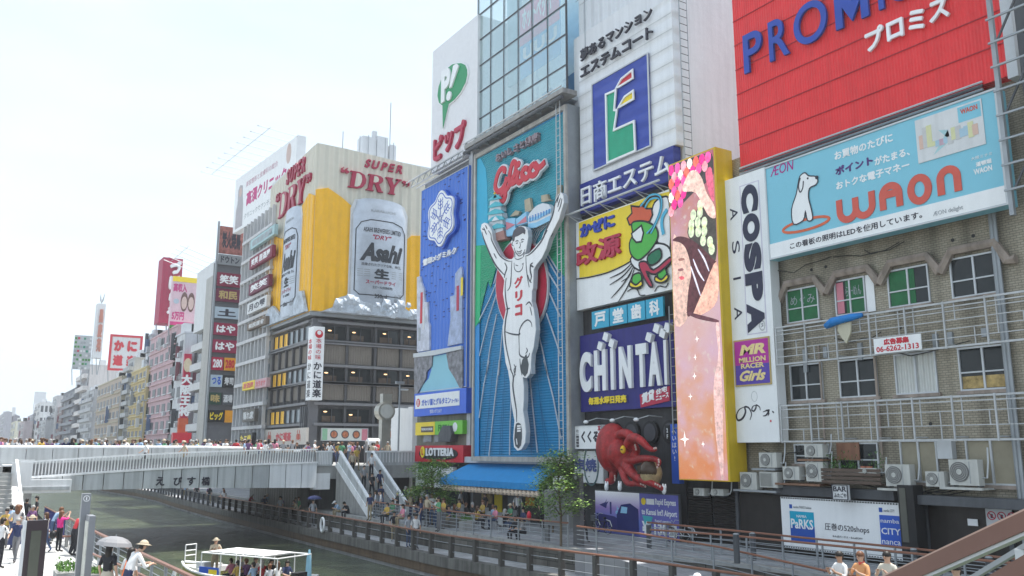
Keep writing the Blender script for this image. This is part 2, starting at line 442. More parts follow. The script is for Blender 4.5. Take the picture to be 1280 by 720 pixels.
f = facade(XF - .6, (518.8, 559), (579, 554.5), (519, 578), (579, 577), 'sign_box', 'red burger restaurant sign box with white letters on a black oval', 'sign')
panel(f, RED, d=.9)
part(M().prism([(f.w*.5 + f.w*.40*math.copysign(abs(math.cos(a))**.5, math.cos(a)), f.h*.5 + f.h*.34*math.sin(a)) for a in [2*math.pi*k/28 for k in range(28)]], .002, .05), 'oval', BLACK, f.root)
text('LOTTERIA', f.root, 1.9, .42, 6.0, .98, WHITE, z=.05, d=.06, bold=.045, per=True)
part(M().disc((1.35, .68), .33, .05, .09, ry=.4), 'round_emblem', YEL, f.root); text('L', f.root, 1.22, .48, 1.5, .9, RED, z=.09, bold=.04)
f = facade(XF - .3, (519.5, 584), (566, 582), (519.5, 611), (566, 608), 'sign_board', 'white menu board with green brush lettering beneath the red burger sign', 'sign')
panel(f, WHITE, d=.3); text('絶品バーガー', f.root, .4, 1.0, 4.8, 1.9, mat('deep green', (.03, .2, .03)), z=.003, bold=.03, per=True)

# ---- the tall runner billboard
f = facade(XF - .75, (596, 196), (708, 134), (592.3, 573), (713.5, 577), 'billboard', 'tall blue and green neon billboard of a running athlete with raised arms and red script', 'billboard')
G = f; w, h = f.w, f.h
part(M().box(0, 0, -1.0, w, h, 0), 'panel', mat('track blue', (.008, .20, .42), rough=.45, var=.08, sc=.8, stripe=('y', .16, .5), dirt=.12), f.root)
part(M().box(w + .003, 0, -.98, w + .05, h + .2, .02), 'side_panel', GREY, f.root)
FRM = mat('weathered cream frame', (.42, .40, .37), var=.2, dirt=.3)
for q in ((-.1, -.12, w + .1, .18), (-.1, h - .16, w + .1, h + .12), (-.1, .18, .14, h - .16), (w - .14, .18, w + .1, h - .16)):
    part(M().box(q[0], q[1], .002, q[2], q[3], .16), 'frame_bar', FRM, f.root)
C1 = (590, 130, 5.5385); C2 = (590, 230, 5.5385); C3 = (590, 340, 5.5385); C4 = (590, 450, 5.5385)
def gp(pts, z0, z1, name, m): return part(M().prism(G.poly(pts, z1), z0, z1), name, m, G.root)
def clipx(P, a, b):
    q = []
    for p, r in zip(P[:-1], P[1:]):
        if (p[0] < a and r[0] < a) or (p[0] > b and r[0] > b): continue
        def at_(x): t = (x - p[0]) / (r[0] - p[0]); return (x, p[1] + (r[1] - p[1]) * t)
        s_, e_ = p, r
        if p[0] < a: s_ = at_(a)
        if p[0] > b: s_ = at_(b)
        if r[0] < a: e_ = at_(a)
        if r[0] > b: e_ = at_(b)
        q += [s_, e_] if not q else [e_]
    return q
def gs(pts, w_, z0, z1, name, m, taper=False, closed=False):
    if name == 'lane_line':
        P = clipx(G.poly(pts, z1), .3, w - .75)
        return part(M().stroke(P, w_ * .75, z0, z1), name, m, G.root) if len(P) > 1 else None
    return part(M().stroke(G.poly(pts, z1), w_, z0, z1, closed, taper), name, m, G.root)
TEAL = mat('track teal', (.035, .28, .36), rough=.5, var=.14, sc=1.2, stripe=('y', .16, .5)); CYAN = mat('cyan strip', (.02, .36, .55), rough=.45, var=.05)
GRN = mat('field green', (.012, .30, .15), rough=.5, var=.10, sc=1.5, stripe=('y', .16, .4))
gp(T(*C1, [(32,385),(648,58)]) + T(*C2, [(655,215),(590,300),(520,430),(300,380),(100,420),(32,430)]), .003, .03, 'sky_panel', TEAL)
gp(T(*C1, [(36,385),(60,375),(95,450),(105,560),(108,720)]) + T(*C2, [(108,425),(25,428)]), .031, .05, 'cyan_strip', CYAN)
gp(T(*C2, [(25,428),(110,420),(190,395),(262,368),(262,420),(215,470),(178,540),(150,640),(128,720)]) + T(*C3, [(110,60),(80,180),(45,340),(20,370)]), .051, .07, 'green_field', GRN)
gp(T(*C2, [(655,200),(590,300),(512,470),(560,545),(640,640),(660,680)]), .051, .07, 'green_field', GRN)
gp(T(*C2, [(20,428),(62,425)]) + T(*C3, [(55,350),(18,385)]), .071, .08, 'green_strip', mat('strip green', (.01, .40, .16), rough=.4, var=.05))
gp(T(*C3, [(18,385),(52,340)]) + T(*C4, [(48,665),(18,668)]), .071, .08, 'blue_strip', mat('strip blue', (.012, .24, .58), rough=.4, var=.05))
ring = [(345 + 182 * math.cos(a), 95 - 338 * math.sin(a)) for a in [2 * math.pi * k / 48 for k in range(48)]]
rp = G.poly(T(*C3, ring), .2); part(M().prism(rp, .08, .20), 'disc_rim', LGREY, f.root)
cc = Vector(G.uv(590 + 345 / 5.5385, 340 + 95 / 5.5385, .2)); part(M().prism([cc + (Vector(p) - cc) * .955 for p in rp], .20, .26), 'red_disc', mat('disc red', (.46, .02, .055), rough=.45, var=.14, sc=2), f.root)
LANE = mat('lane white', (.42, .47, .54), var=.15)
for ln in ([(185,30),(120,190),(50,330)], [(185,100),(110,330),(50,580)], [(170,290),(130,480),(95,715)], [(210,400),(195,560),(180,715)], [(600,0),(680,90)], [(525,0),(610,140),(690,240)], [(535,145),(600,290),(668,420)], [(512,285),(570,450),(655,715)], [(450,400),(490,560),(520,715)]):
    gs(T(*C3, ln), .11, .075, .12, 'lane_line', LANE)
for ln in ([(115,5),(80,170),(48,400)], [(187,0),(150,330),(115,665)], [(270,250),(262,450),(258,660)], [(398,130),(420,350),(450,640)], [(495,0),(560,260),(628,620)], [(610,0),(660,130)]):
    gs(T(*C4, ln), .11, .075, .12, 'lane_line', LANE)
for ln in ([(262,425),(210,500),(185,620)], [(240,440),(195,520),(150,690)], [(520,480),(600,610),(660,690)], [(510,500),(590,640),(640,715)]):
    gs(T(*C2, ln), .10, .075, .12, 'lane_line', LANE)
for dx in (0, 22, 44, 66, 88): gs(T(*C2, [(480 - dx * .8 + 40, 280 + dx * .15), (470 - dx * .75, 330), (425 - dx * .4, 420)]), .07, .075, .12, 'lane_line', LANE)
FAINT = mat('faint lane', (.012, .12, .26))
for a, b in (((230,0),(205,660)), ((150,0),(85,660)), ((80,0),(50,180)), ((440,0),(510,640)), ((545,0),(600,300)), ((300,650),(306,664)), ((560,280),(650,640)), ((350,200),(352,660)), ((470,300),(545,655)), ((120,330),(85,660)), ((215,200),(190,660)), ((400,400),(410,660))): gs(T(*C4, [a, b]), .05, .071, .078, 'lane_line', FAINT)
CW = mat('castle white', (.62, .66, .70), var=.08); CT = mat('castle roof teal', (.08, .42, .50), var=.1); BRN = mat('stone brown', (.33, .17, .15), var=.2); PLB = mat('pale blue print', (.26, .52, .72), var=.1); PNK = mat('salmon print', (.55, .20, .25), var=.1)
gp(T(*C2, [(135,350),(218,320),(230,380),(150,398)]), .08, .55, 'castle_base', BRN)
for i, (x0, y0, x1, y1) in enumerate(((130,300,215,345), (118,245,212,295), (112,200,208,245), (120,150,200,195), (122,100,190,145))):
    gp(T(*C2, [(x0,y1+4),(x0+4,y0+8),(x1-4,y0-6),(x1,y1-12)]), .08, .5, 'castle_wall', CW)
    gp(T(*C2, [(x0-12,y0+12),(x0+18,y0-14),((x0+x1)/2,y0-28),(x1-8,y0-22),(x1+10,y0-2),(x0,y0+14)]), .5, .62, 'castle_roof', CT)
gp(T(*C2, [(135,258),(160,222),(182,248)]), .62, .68, 'castle_gable', CW); gp(T(*C2, [(146,100),(158,70),(172,92)]), .5, .62, 'castle_gable', CT); gp(T(*C2, [(150,72),(152,55),(156,70)]), .5, .6, 'finial', YEL)
gp(T(*C2, [(232,240),(298,235),(300,350),(236,365)]), .08, .4, 'arena_wall', PLB); gp(T(*C2, [(303,245),(375,190),(380,270),(310,290)]), .08, .42, 'arena_wall', PLB)
gp(T(*C2, [(234,262),(297,280),(236,318)]), .4, .44, 'arena_stripe', PNK); gp(T(*C2, [(306,282),(372,222),(376,262)]), .42, .45, 'arena_stripe', PNK)
dome = [(388,225),(400,200),(425,170),(450,148),(490,132),(525,138),(545,165),(550,205),(548,250)]
gp(T(*C2, [(388,305)] + dome + [(395,305)]), .08, .4, 'stadium_dome', CW); gs(T(*C2, [(390,250),(450,235),(545,180)]), .22, .41, .44, 'stadium_band', PLB); gs(T(*C2, [(388,290),(440,285),(540,235)]), .3, .41, .44, 'stadium_band', PLB)
for k in range(8): gs(T(*C2, [(400 + 19*k, 222 - 7*k), (400 + 19*k, 262 - 8*k)]), .07, .45, .47, 'stadium_rib', mat('mid blue', (.06, .22, .55)))
for b in ([(368,205),(362,110),(400,95),(412,180)], [(480,125),(478,80),(520,70),(528,105),(555,110)], [(578,100),(588,10),(612,5),(610,60)], [(262,225),(300,182),(330,190),(318,215)]):
    gp(T(*C2, b), .08, .25, 'harbour_block', mat('harbour sand', (.38, .33, .24), var=.2))
def smooth(p, n=4):
    q = []
    for i in range(len(p) - 1):
        a = p[max(i-1, 0)]; b = p[i]; c = p[i+1]; d = p[min(i+2, len(p)-1)]
        for k in range(n):
            t = k / n; q.append(tuple(.5 * ((2*b[j]) + (-a[j]+c[j])*t + (2*a[j]-5*b[j]+4*c[j]-d[j])*t*t + (-a[j]+3*b[j]-3*c[j]+d[j])*t**3) for j in (0, 1)))
    return q + [tuple(p[-1])]
script = [[(226,482),(230,455),(212,448),(188,475),(172,525),(166,575),(182,606),(212,590),(238,545),(246,505)], [(246,505),(232,575),(236,630),(222,668),(206,655),(212,620),(248,588),(275,540)],
          [(275,540),(302,480),(310,425),(293,402),(276,440),(264,520),(274,552),(302,540),(325,505)], [(328,462),(316,520),(330,545),(352,525),(372,490)], [(392,452),(372,446),(354,475),(356,512),(378,518),(404,492),(412,470)],
          [(436,415),(412,440),(404,478),(422,498),(450,480),(462,445),(440,412)], [(436,412),(452,442),(480,436),(512,402)]]
for i, st in enumerate(script):
    part(M().stroke(G.poly(smooth(T(*C1, st)), .4), .60, .26, .40 + .006 * i, ramp=.0004), 'script_outline', CW, G.root)
for i, st in enumerate(script):
    part(M().stroke(G.poly(smooth(T(*C1, st)), .4), .36, .40, .47 + .006 * i, ramp=.0004), 'script_letter', RED, G.root)
e = G.uv(*T(*C1, [(328,418)])[0], .4); part(M().disc(e, .34, .3, .44), 'script_outline', CW, f.root); part(M().disc(e, .22, .44, .5), 'script_letter', RED, f.root)
text('おいしさと健康', f.root, *tb(f, (623.5, 194), (624, 204), (677, 170)), mat('faded neon', (.30, .24, .27)), z=.05, d=.25, bold=.02, per=True)
fig = T(*C2, [(60,312),(66,280),(84,268),(104,274),(122,298),(136,330),(142,385),(168,440),(200,498),(235,520),(275,520),(290,505),(291,468),(275,430),(270,398),(284,378),(285,338),(302,305),(335,289),(365,294),(383,318),(388,365),(380,418),(372,462),(362,488),(395,480),(440,432),(482,380),(500,330),(528,272),(553,220),(568,150),(580,102),(600,70),(614,58),(630,78),(634,128),(618,180),(602,240),(572,300),(532,380),(512,450),(482,512),(442,562),(426,592),(421,720)]) + \
      T(*C3, [(414,130),(411,205),(426,260),(436,330),(441,400),(432,470),(426,520),(411,570),(406,640),(408,705)]) + T(*C4, [(406,60),(398,98),(376,126),(350,118),(357,180),(358,280),(352,350),(366,440),(372,500),(366,575),(342,618),(315,628),(291,602),(285,540),(290,470),(294,420),(281,350),(266,250),(262,150),(250,75)]) + \
      T(*C3, [(232,625),(216,480),(211,380),(234,262),(214,150),(224,60)]) + T(*C2, [(216,650),(190,610),(160,570),(128,510),(100,440),(74,370)])
EDGE = mat('figure edge', (.42, .45, .49), rough=.5, var=.1); FIGW = mat('figure white', (.80, .80, .81), rough=.5, var=.05, sc=1.5, dirt=.06); LINE = mat('figure line', (.055, .06, .075), rough=.5, var=.1)
figl = G.poly(fig, .84)
part(M().prism(figl, .52, .80), 'athlete_edge', EDGE, f.root)
part(M().prism(figl, .80, .84), 'athlete_figure', FIGW, f.root)
def ln(o, pts, w_=.09, tp=True): gs(smooth(T(*o, pts)), w_ * .85, .841, .86, 'drawn_line', LINE, tp)
ln(C2, [(68,330),(78,372),(104,440),(134,510),(165,565),(198,604),(226,632)], .15); ln(C2, [(112,322),(130,350),(134,385),(160,440),(196,500),(240,530),(270,535)], .11)
ln(C2, [(80,300),(92,330),(100,350)]); ln(C2, [(92,285),(104,312)]); ln(C2, [(70,310),(84,318)])
ln(C2, [(225,545),(240,580),(228,620),(222,650)], .12); ln(C2, [(608,66),(575,130),(564,190),(548,240),(515,310),(488,380),(445,440),(400,485),(368,500)], .15)
ln(C2, [(612,96),(600,130),(592,160)]); ln(C2, [(598,90),(586,130)]); ln(C2, [(622,100),(612,150),(596,190)]); ln(C2, [(560,340),(545,365)]); ln(C2, [(520,320),(500,355)])
ln(C2, [(420,545),(405,560),(402,600),(410,640),(400,680)], .14); ln(C2, [(150,480),(168,515)]); ln(C2, [(400,560),(425,575)], .12)
ln(C2, [(275,530),(272,590),(268,680),(262,715)], .07); ln(C2, [(372,505),(375,580),(385,660),(395,715)], .07)
ln(C2, [(290,545),(295,590),(320,608),(345,590),(355,545)], .06); ln(C2, [(345,555),(352,552)], .07); ln(C2, [(300,560),(318,566)], .06)
ln(C2, [(294,470),(296,510)], .08); ln(C2, [(362,470),(355,505)], .08); ln(C2, [(296,515),(318,522),(352,508)], .06)
hair = T(*C2, [(283,398),(280,362),(290,325),(312,300),(338,293),(360,302),(370,322),(366,348),(352,338),(320,358),(296,366),(292,392)])
part(M().prism(G.poly(hair, .85), .841, .875), 'hair', mat('figure hair', (.085, .08, .095), var=.15), f.root)
ln(C2, [(300,398),(312,392),(320,396)], .08); ln(C2, [(338,390),(348,382),(360,384)], .08); ln(C2, [(304,412),(316,408)], .08); ln(C2, [(340,403),(354,398)], .08); ln(C2, [(330,400),(334,428),(326,440),(334,444)], .05)
ln(C2, [(308,462),(324,470),(345,458)], .07); ln(C2, [(312,476),(328,484),(342,470)], .05); ln(C2, [(280,400),(276,420),(288,430)], .06); ln(C2, [(290,440),(300,470),(325,498),(352,482),(366,450)], .06)
ln(C3, [(236,40),(228,110),(234,200),(244,262),(232,330),(226,420),(236,520),(262,640),(275,700)], .15); ln(C3, [(244,130),(262,100),(268,30)], .07); ln(C3, [(385,20),(395,55),(410,75)], .09)
ln(C3, [(262,250),(236,258)], .1); ln(C3, [(372,228),(395,208),(415,238)], .1); ln(C3, [(400,240),(414,300)], .07)
ln(C3, [(228,412),(270,428),(324,434),(330,420)], .11); ln(C3, [(326,520),(324,440),(332,390),(356,350),(385,332),(408,350),(414,380)], .10); ln(C3, [(326,520),(328,570),(352,590),(385,590),(398,560)], .11)
ln(C3, [(375,525),(382,545),(370,565)], .08); ln(C3, [(300,715),(290,680),(305,650)], .08); ln(C3, [(330,600),(335,660),(345,715)], .08)
ln(C4, [(262,60),(284,110),(282,180),(292,260),(306,350),(308,430)], .15); ln(C4, [(290,120),(300,60),(290,30)], .08)
DK = mat('figure shoe', (.07, .08, .09), var=.2)
part(M().prism(G.poly(T(*C4, [(350,0),(376,-40),(392,30),(384,90),(366,114),(346,90),(340,40)]), .85), .841, .87), 'shoe', DK, f.root)
part(M().prism(G.poly(T(*C4, [(306,440),(322,434),(336,442),(344,480),(345,540),(338,590),(322,612),(302,596),(294,550),(298,480)]), .85), .841, .87), 'shoe', DK, f.root)
for k in range(3): gs(T(*C4, [(312,458 + 17*k),(336,456 + 17*k)]), .10, .871, .885, 'shoe_stripe', FIGW)
gs(T(*C4, [(306,545),(312,585)]), .08, .871, .885, 'shoe_stripe', FIGW)
for i, (ch, a, b, r) in enumerate((('グ', (642.6, 347.5), (643, 361), (653.5, 350)), ('リ', (644, 364.5), (644, 377.5), (653, 366)), ('コ', (643.8, 381.5), (643.8, 396), (652.8, 384)))):
    text(ch, f.root, *tb(G, a, b, r, .85), RED, z=.841, d=.02, bold=.05, name='letter')
lad = M(); x = w - .62
for xx in (x, x + .38): lad.tube([(xx, .2, .32), (xx, h + .8, .32)], .035, 5)
part(lad, 'ladder_rail', LGREY, f.root); rg = M().tube([(x, 0, .32), (x + .38, 0, .32)], .02, 4).mesh('rung', LGREY)
for k in range(int(h / .45)): put('rung', rg, f.root, Matrix.Translation((0, .4 + .45 * k, 0)))
g = thing('catwalk', 'grey pipe and gutter catwalk between the glass front and the runner billboard', 'catwalk', wallframe((XF - .9, f.mw[1][3] + .3, f.mw[2][3] + h + .25), RIV))
part(M().box(-.2, .32, -.5, w + .9, .62, .55), 'gutter', mat('catwalk grey', (.30, .29, .28), dirt=.3), g); part(M().tube([(-.4, .12, .45), (w + .7, .12, .45)], .13, 8), 'pipe', DGREY, g)
part(M().tube([(-.4, .78, .5), (w + .7, .78, .5)], .05, 6), 'upper_pipe', LGREY, g)
for k in range(9): part(M().box(-.2 + k * 1.25, .0, .1, -.1 + k * 1.25, .8, .5), 'bracket', GREY, g)

# ---- glass front above
f = facade(XF - .1, (598, -70), (705.5, -140), (596.3, 184), (708, 119.5), 'glass_tower', 'blue-green glass curtain wall above the runner billboard, with a pink and blue banner', 'building')
w, h = f.w, f.h; h = 13.5
gl = bpy.data.materials.new('tower glass'); gl.use_nodes = True; nt = gl.node_tree; nt.nodes.clear()
ou = nt.nodes.new('ShaderNodeOutputMaterial'); mx = nt.nodes.new('ShaderNodeMixShader'); tr = nt.nodes.new('ShaderNodeBsdfTransparent'); gs_ = nt.nodes.new('ShaderNodeBsdfGlossy')
tr.inputs[0].default_value = (.86, .91, .90, 1); gs_.inputs[0].default_value = (.78, .88, .90, 1); gs_.inputs['Roughness'].default_value = .015; mx.inputs[0].default_value = .32
nt.links.new(tr.outputs[0], mx.inputs[1]); nt.links.new(gs_.outputs[0], mx.inputs[2]); nt.links.new(mx.outputs[0], ou.inputs[0])
rows = [0, 2.02, 4.04, 6.06, 8.08, 10.1, 12.12, h]
us = [597, 612.8, 629.5, 647.7, 665.5, 685, 705.5]; xs = [f.uv(u, 160)[0] for u in us]; xs[0] = 0; xs[-1] = w
for i in range(6):
    for j in range(7):
        part(M().box(xs[i] + .03, rows[j] + .03, -.04, xs[i+1] - .03, rows[j+1] - .03, 0), 'pane', gl, f.root, mw=Matrix.Rotation(random.uniform(-.0015, .0015), 4, 'Y'))
for xx in xs: part(M().box(xx - .02, 0, -.12, xx + .02, h, .03), 'mullion', DGREY, f.root)
for yy in rows: part(M().box(.031, yy - .03, -.11, w - .031, yy + .03, .035), 'transom', DGREY, f.root)
inn = mat('interior teal wall', (.80, .86, .85), var=.06)
part(M().box(0, 0, -3.3, w, h, -3.2), 'inner_wall', inn, f.root); part(M().box(-.1, -.3, -3.3, w + .3, -.05, .1), 'sill', LGREY, f.root)
part(M().box(3.4, .1, -2.2, 4.6, h, -2.0), 'inner_column', mat('inner column', (.80, .80, .80)), f.root); part(M().box(.2, 5, -2.6, 1.9, h, -2.4), 'inner_column', mat('inner column b', (.25, .38, .45)), f.root)
st = [(.6,.4),(.6,1.6),(1.6,1.7),(1.6,1.2),(3.2,1.3),(3.2,2.1),(4.1,2.2),(4.1,1.5),(5.6,1.6),(5.6,2.4),(6.6,2.5),(6.6,1.7),(8.0,1.7),(8.0,2.5),(9.2,2.6),(9.2,1.6),(10.3,1.7),(10.3,.4)]
part(M().prism(st, -1.9, -1.8), 'inner_silhouette', mat('inner blue', (.06, .17, .32)), f.root)
x0, y0 = f.uv(650, 100, -.6); x1, y1 = f.uv(699, 2, -.6)
part(M().box(x0, y0, -.7, x1, y1 + 1.6, -.62), 'banner', mat('banner blue', (.03, .36, .75)), f.root); part(M().box(x0, (y0+y1)/2 + .6, -.62, x1, y1 + 1.6, -.6), 'banner_top', mat('banner pink', (.75, .10, .22)), f.root)
text('UUU', f.root, x0 + .4, y0 + 1.2, x1 - .3, (y0+y1)/2 + .3, WHITE, z=-.59, bold=.04, per=True); text('ホットペッパー', f.root, x0 + .3, (y0+y1)/2 + 1.6, x1 - .3, (y0+y1)/2 + 3.2, WHITE, z=-.59, bold=.03)

# ---- green E estate board
f = facade(XF, (724.5, 62.7), (843, -2), (725, 232), (841.3, 181), 'billboard', 'white billboard with a blue square and a red, yellow and green stepped emblem', 'billboard')
SID = mat('white siding', (.70, .71, .73), var=.05, stripe=('y', .9, .25), dirt=.08)
panel(f, SID, d=.6); w, h = f.w, f.h
E5 = (715, 40, 3.6)
for k in range(9): part(M().box(0, h * k / 9 - .015, .002, w, h * k / 9 + .015, .02), 'seam', LGREY, f.root)
text('夢あるマンション', f.root, *tb(f, (728.5, 64), (729.5, 78), (818, 14), 0), INK, z=.12, d=.12, bold=.012, per=True)
text('エステムコート', f.root, *tb(f, (729, 86), (729, 99.5), (819, 37), 0), INK, z=.12, d=.12, bold=.02, per=True)
SQ = f.poly(T(*E5, [(97,240),(348,95),(362,512),(105,625)])); q = [(SQ[0][0], SQ[0][1]), (SQ[1][0], SQ[0][1]), (SQ[1][0], SQ[3][1]), (SQ[0][0], SQ[3][1])]
part(M().prism(q, .021, .10), 'blue_square', mat('estate blue', (.03, .06, .34), rough=.4, stripe=('y', .9, .2)), f.root)
part(M().stroke(q, .08, .10, .16, closed=True), 'square_border', LGREY, f.root)
GE = f.poly(T(*E5, [(165,285),(210,265),(203,355),(215,355),(202,445),(292,405),(298,538),(172,592)]))
part(M().prism(GE, .11, .16), 'emblem_step', mat('estate green', (.012, .32, .18), rough=.4), f.root); part(M().stroke(GE, .12, .161, .24, closed=True), 'emblem_border', WHITE, f.root)
for nm, cc_, pl in (('emblem_red', RED, [(212,255),(235,215),(285,175),(287,212),(225,250)]), ('emblem_yellow', YEL, [(220,345),(250,295),(288,268),(290,305),(232,338)])):
    q = f.poly(T(*E5, pl)); part(M().prism(q, .11, .17), nm, cc_, f.root); part(M().stroke(q, .11, .171, .24, closed=True), 'emblem_border', WHITE, f.root)
f2 = facade(XF - .1, (725, 231.5), (841.3, 181), (725, 265), (843, 227), 'sign_board', 'navy sign board with outlined white characters under the white estate billboard', 'sign')
panel(f2, mat('estate navy', (.02, .03, .22), rough=.4, stripe=('y', .5, .2)), d=.5)
text('日商エステム', f2.root, .25, .35, f2.w - .15, f2.h - .3, mat('letter edge white', (.75, .76, .78)), z=.003, d=.14, bold=.01, per=True)

# ---- cold medicine board
f = facade(XF - .25, (721.5, 277), (840, 236.5), (719.5, 391), (841, 359), 'billboard', 'yellow and white billboard with red and blue characters and a cartoon-coloured wind cloud', 'billboard')
w, h = f.w, f.h; panel(f, WHITE, d=.4)
K = (715, 240, 4.5)
part(M().prism(f.poly(T(*K, [(40,175),(150,132),(330,70),(430,28),(560,-5),(600,200),(420,300),(360,380),(200,450),(100,475),(44,482)])), .002, .03), 'yellow_field', YEL, f.root)
text('かぜに', f.root, *tb(f, (726.5, 282), (727, 298), (770, 275), 0), mat('kana blue', (.03, .06, .40)), z=.03, d=.10, bold=.05, per=True)
text('改源', f.root, *tb(f, (722.5, 308), (723, 335), (778, 298), 0), CRIM, z=.03, d=.14, bold=.028, per=True)
KL = mat('drawn black', (.02, .02, .025))
def kp(pts, z, nm, m, o=True):
    q = f.poly(T(*K, pts)); q = csm(q, 3) if nm in ('cloud_shape', 'swirl', 'sash', 'band', 'ring') else q
    if o: part(M().stroke(q, .10, z, z + .012, closed=True), 'outline', KL, f.root)
    part(M().prism(q, z - .01, z + .01), nm, m, f.root)
part(M().stroke(f.poly(smooth(T(*K, [(28,490),(100,480),(200,455),(290,415),(350,378)]))), .07, .032, .045), 'outline', KL, f.root)
KG = mat('cartoon green', (.08, .42, .07)); KD = mat('cartoon dark green', (.015, .16, .08)); KB = mat('cartoon cyan', (.08, .42, .62)); KR = mat('cartoon red hair', (.62, .11, .05))
kp([(420,170),(450,120),(470,60),(520,28),(552,60),(556,330),(500,300)], .055, 'cloud_shape', WHITE)
kp([(335,380),(400,310),(500,290),(556,320),(560,400),(500,440),(380,440)], .07, 'cloud_shape', WHITE)
kp([(330,185),(318,150),(345,120),(340,80),(385,85),(400,68),(425,95),(455,95),(460,130),(445,165),(400,190)], .085, 'plume', KR)
kp([(345,180),(380,165),(430,170),(480,200),(492,250),(470,300),(430,350),(380,385),(340,350),(332,290),(350,240)], .10, 'swirl', KG)
kp([(345,235),(400,190),(412,230),(400,280),(372,285),(352,262)], .115, 'puff', WHITE)
kp([(438,360),(500,320),(512,370),(470,410),(440,405)], .115, 'band', KD)
kp([(352,470),(395,460),(400,525),(375,545),(348,520)], .10, 'swirl', KG); kp([(490,440),(530,425),(545,490),(515,510),(492,480)], .10, 'swirl', KG)
for c_ in ((340,520),(400,515)), ((482,490),(545,478)): kp([(c_[0][0],c_[0][1]-14),((c_[0][0]+c_[1][0])/2,c_[0][1]+4),(c_[1][0],c_[1][1]-14),(c_[1][0]+4,c_[1][1]+12),((c_[0][0]+c_[1][0])/2,c_[0][1]+22),(c_[0][0]-4,c_[0][1]+12)], .12, 'ring', YEL)
kp([(390,400),(430,395),(470,440),(560,370),(568,395),(480,465),(430,450),(465,525),(445,530),(400,450)], .13, 'sash', CRIM)
for off in (0, 12, 24): part(M().stroke(f.poly(smooth(T(*K, [(420-off,90-off*.3),(450,45-off),(500+off*.3,40-off*.6),(505+off*.3,100),(470+off*.3,190),(430+off,235)]))), .09, .115 + off * .0004, .135 + off * .0004), 'ribbon', KB if off != 12 else KL, f.root)
part(M().stroke(f.poly(smooth(T(*K, [(545,100),(520,140),(515,190),(525,240)]))), .2, .12, .135), 'ribbon', KB, f.root)
for a, b in (((340,400),(215,485)), ((345,410),(215,523)), ((352,415),(222,598)), ((358,420),(262,620)), ((340,440),(280,505))): part(M().stroke(f.poly(smooth(T(*K, [a, ((a[0]+b[0])/2+8,(a[1]+b[1])/2+8), b]))), .07, .035, .05, taper=True), 'wind_line', KL, f.root)
for c0 in ([(315,560),(340,545),(370,550),(385,580),(415,580)], [(468,560),(490,530),(530,535),(545,510)]): part(M().stroke(f.poly(smooth(T(*K, c0))), .05, .035, .05), 'wind_line', KL, f.root)
g = thing('lamp_gantry', 'white pipe gantry running above the yellow medicine billboard', 'gantry', f.mw)
part(M().tube([(-.3, h + .32, .75), (w, h + .32, .75)], .06, 6), 'pipe', LGREY, g)
for k in range(6):
    x = .2 + k * w / 5.5; part(M().tube([(x, h + .02, 0), (x, h + .32, .75)], .03, 5), 'strut', LGREY, g)
    part(M().tube([(x, h + .3, .75), (x + .5, h + .02, 0)], .02, 4), 'brace', GREY, g)
for i, ch in enumerate('戸堂歯科'):
    u0 = 739.5 + 22.6 * i
    f = facade(XF - .3, (u0, 391.5 - 4.9 * i), (u0 + 21.5, 387 - 4.9 * i), (u0 + .5, 412 - 4.4 * i), (u0 + 21.5, 408 - 4.4 * i), 'sign_board', 'cyan dental sign square, ' + ('first from the left', 'second from the left', 'second from the right', 'rightmost with a yellow tag')[i], 'sign', 'four cyan dental sign squares')
    f.h = .98; panel(f, mat('dental cyan', (.03, .34, .52), rough=.4, var=.05), d=.12)
    text(ch, f.root, .26, .1, f.w - .26, f.h - .1, WHITE, z=.003, d=.02, bold=.03, name='letter')
f = facade(XF - .2, (725.6, 422.5), (843, 396), (725.6, 516.5), (843, 506.5), 'billboard', 'navy billboard with huge white letters and dancing dots below the dental signs', 'billboard')
w, h = f.w, f.h; panel(f, mat('chintai navy', (.022, .02, .17), rough=.5, var=.08, dirt=.15), d=.5)
TI = [f.uv(u, 460)[0] for u in (727, 744, 763.5, 776.5, 797, 811, 832, 838)]
wht = mat('letter white', (.74, .75, .77), rough=.4, var=.03)
for s, (ua, ub), (va, vb) in (('C', (727, 742), (441.5, 491)), ('H', (745, 760.5), (438, 488)), ('I', (765.5, 770.5), (437, 486.5)), ('N', (776, 792.5), (434, 485.5)), ('T', (797, 812), (430.5, 483)), ('A', (812, 829), (429, 481)), ('I', (832, 837), (427, 478))):
    x0, y1 = f.uv(ua, va); x1, y0 = f.uv(ub, vb); y0 = f.uv(ua, vb)[1]
    text(s, f.root, x0, f.uv(727, 491)[1], x1, f.uv(727, 441.5)[1], wht, z=.003, d=.16, bold=.055, name='letter')
for u, v in ((754, 433), (761, 421.5), (768.5, 429.5), (815, 422), (824.5, 411), (832.5, 417), (838, 410)):
    c = f.uv(u, v); part(M().prism([(c[0] - .25, c[1] - .1), (c[0] + .1, c[1] - .28), (c[0] + .27, c[1] + .1), (c[0] - .08, c[1] + .27)], .003, .25), 'dancing_dot', wht, f.root)
part(M().box(*f.uv(736, 507), .003, *f.uv(785, 493), .03), 'caption_board', NAVY, f.root)
text('毎週水曜日発売', f.root, *tb(f, (737, 497), (737, 506.5), (784, 494), 0), YEL, z=.05, d=.03, bold=.04)
q = f.poly([(800.5, 491), (838, 480), (838, 501), (802, 509.5)]); part(M().prism([(q[0][0], q[0][1]-.1), (q[1][0], q[1][1] - .1), (q[2][0], q[2][1]), (q[3][0], q[3][1])], .003, .06), 'red_card', CRIM, f.root)
b = tb(f, (803, 492), (803.5, 506), (819, 488), 0); text('賃貸', f.root, *b, WHITE, z=.061, bold=.04, slope=.2); b = tb(f, (821, 487), (821, 494), (835, 484), 0); text('住宅', f.root, *b, WHITE, z=.061, bold=.04, slope=.15)
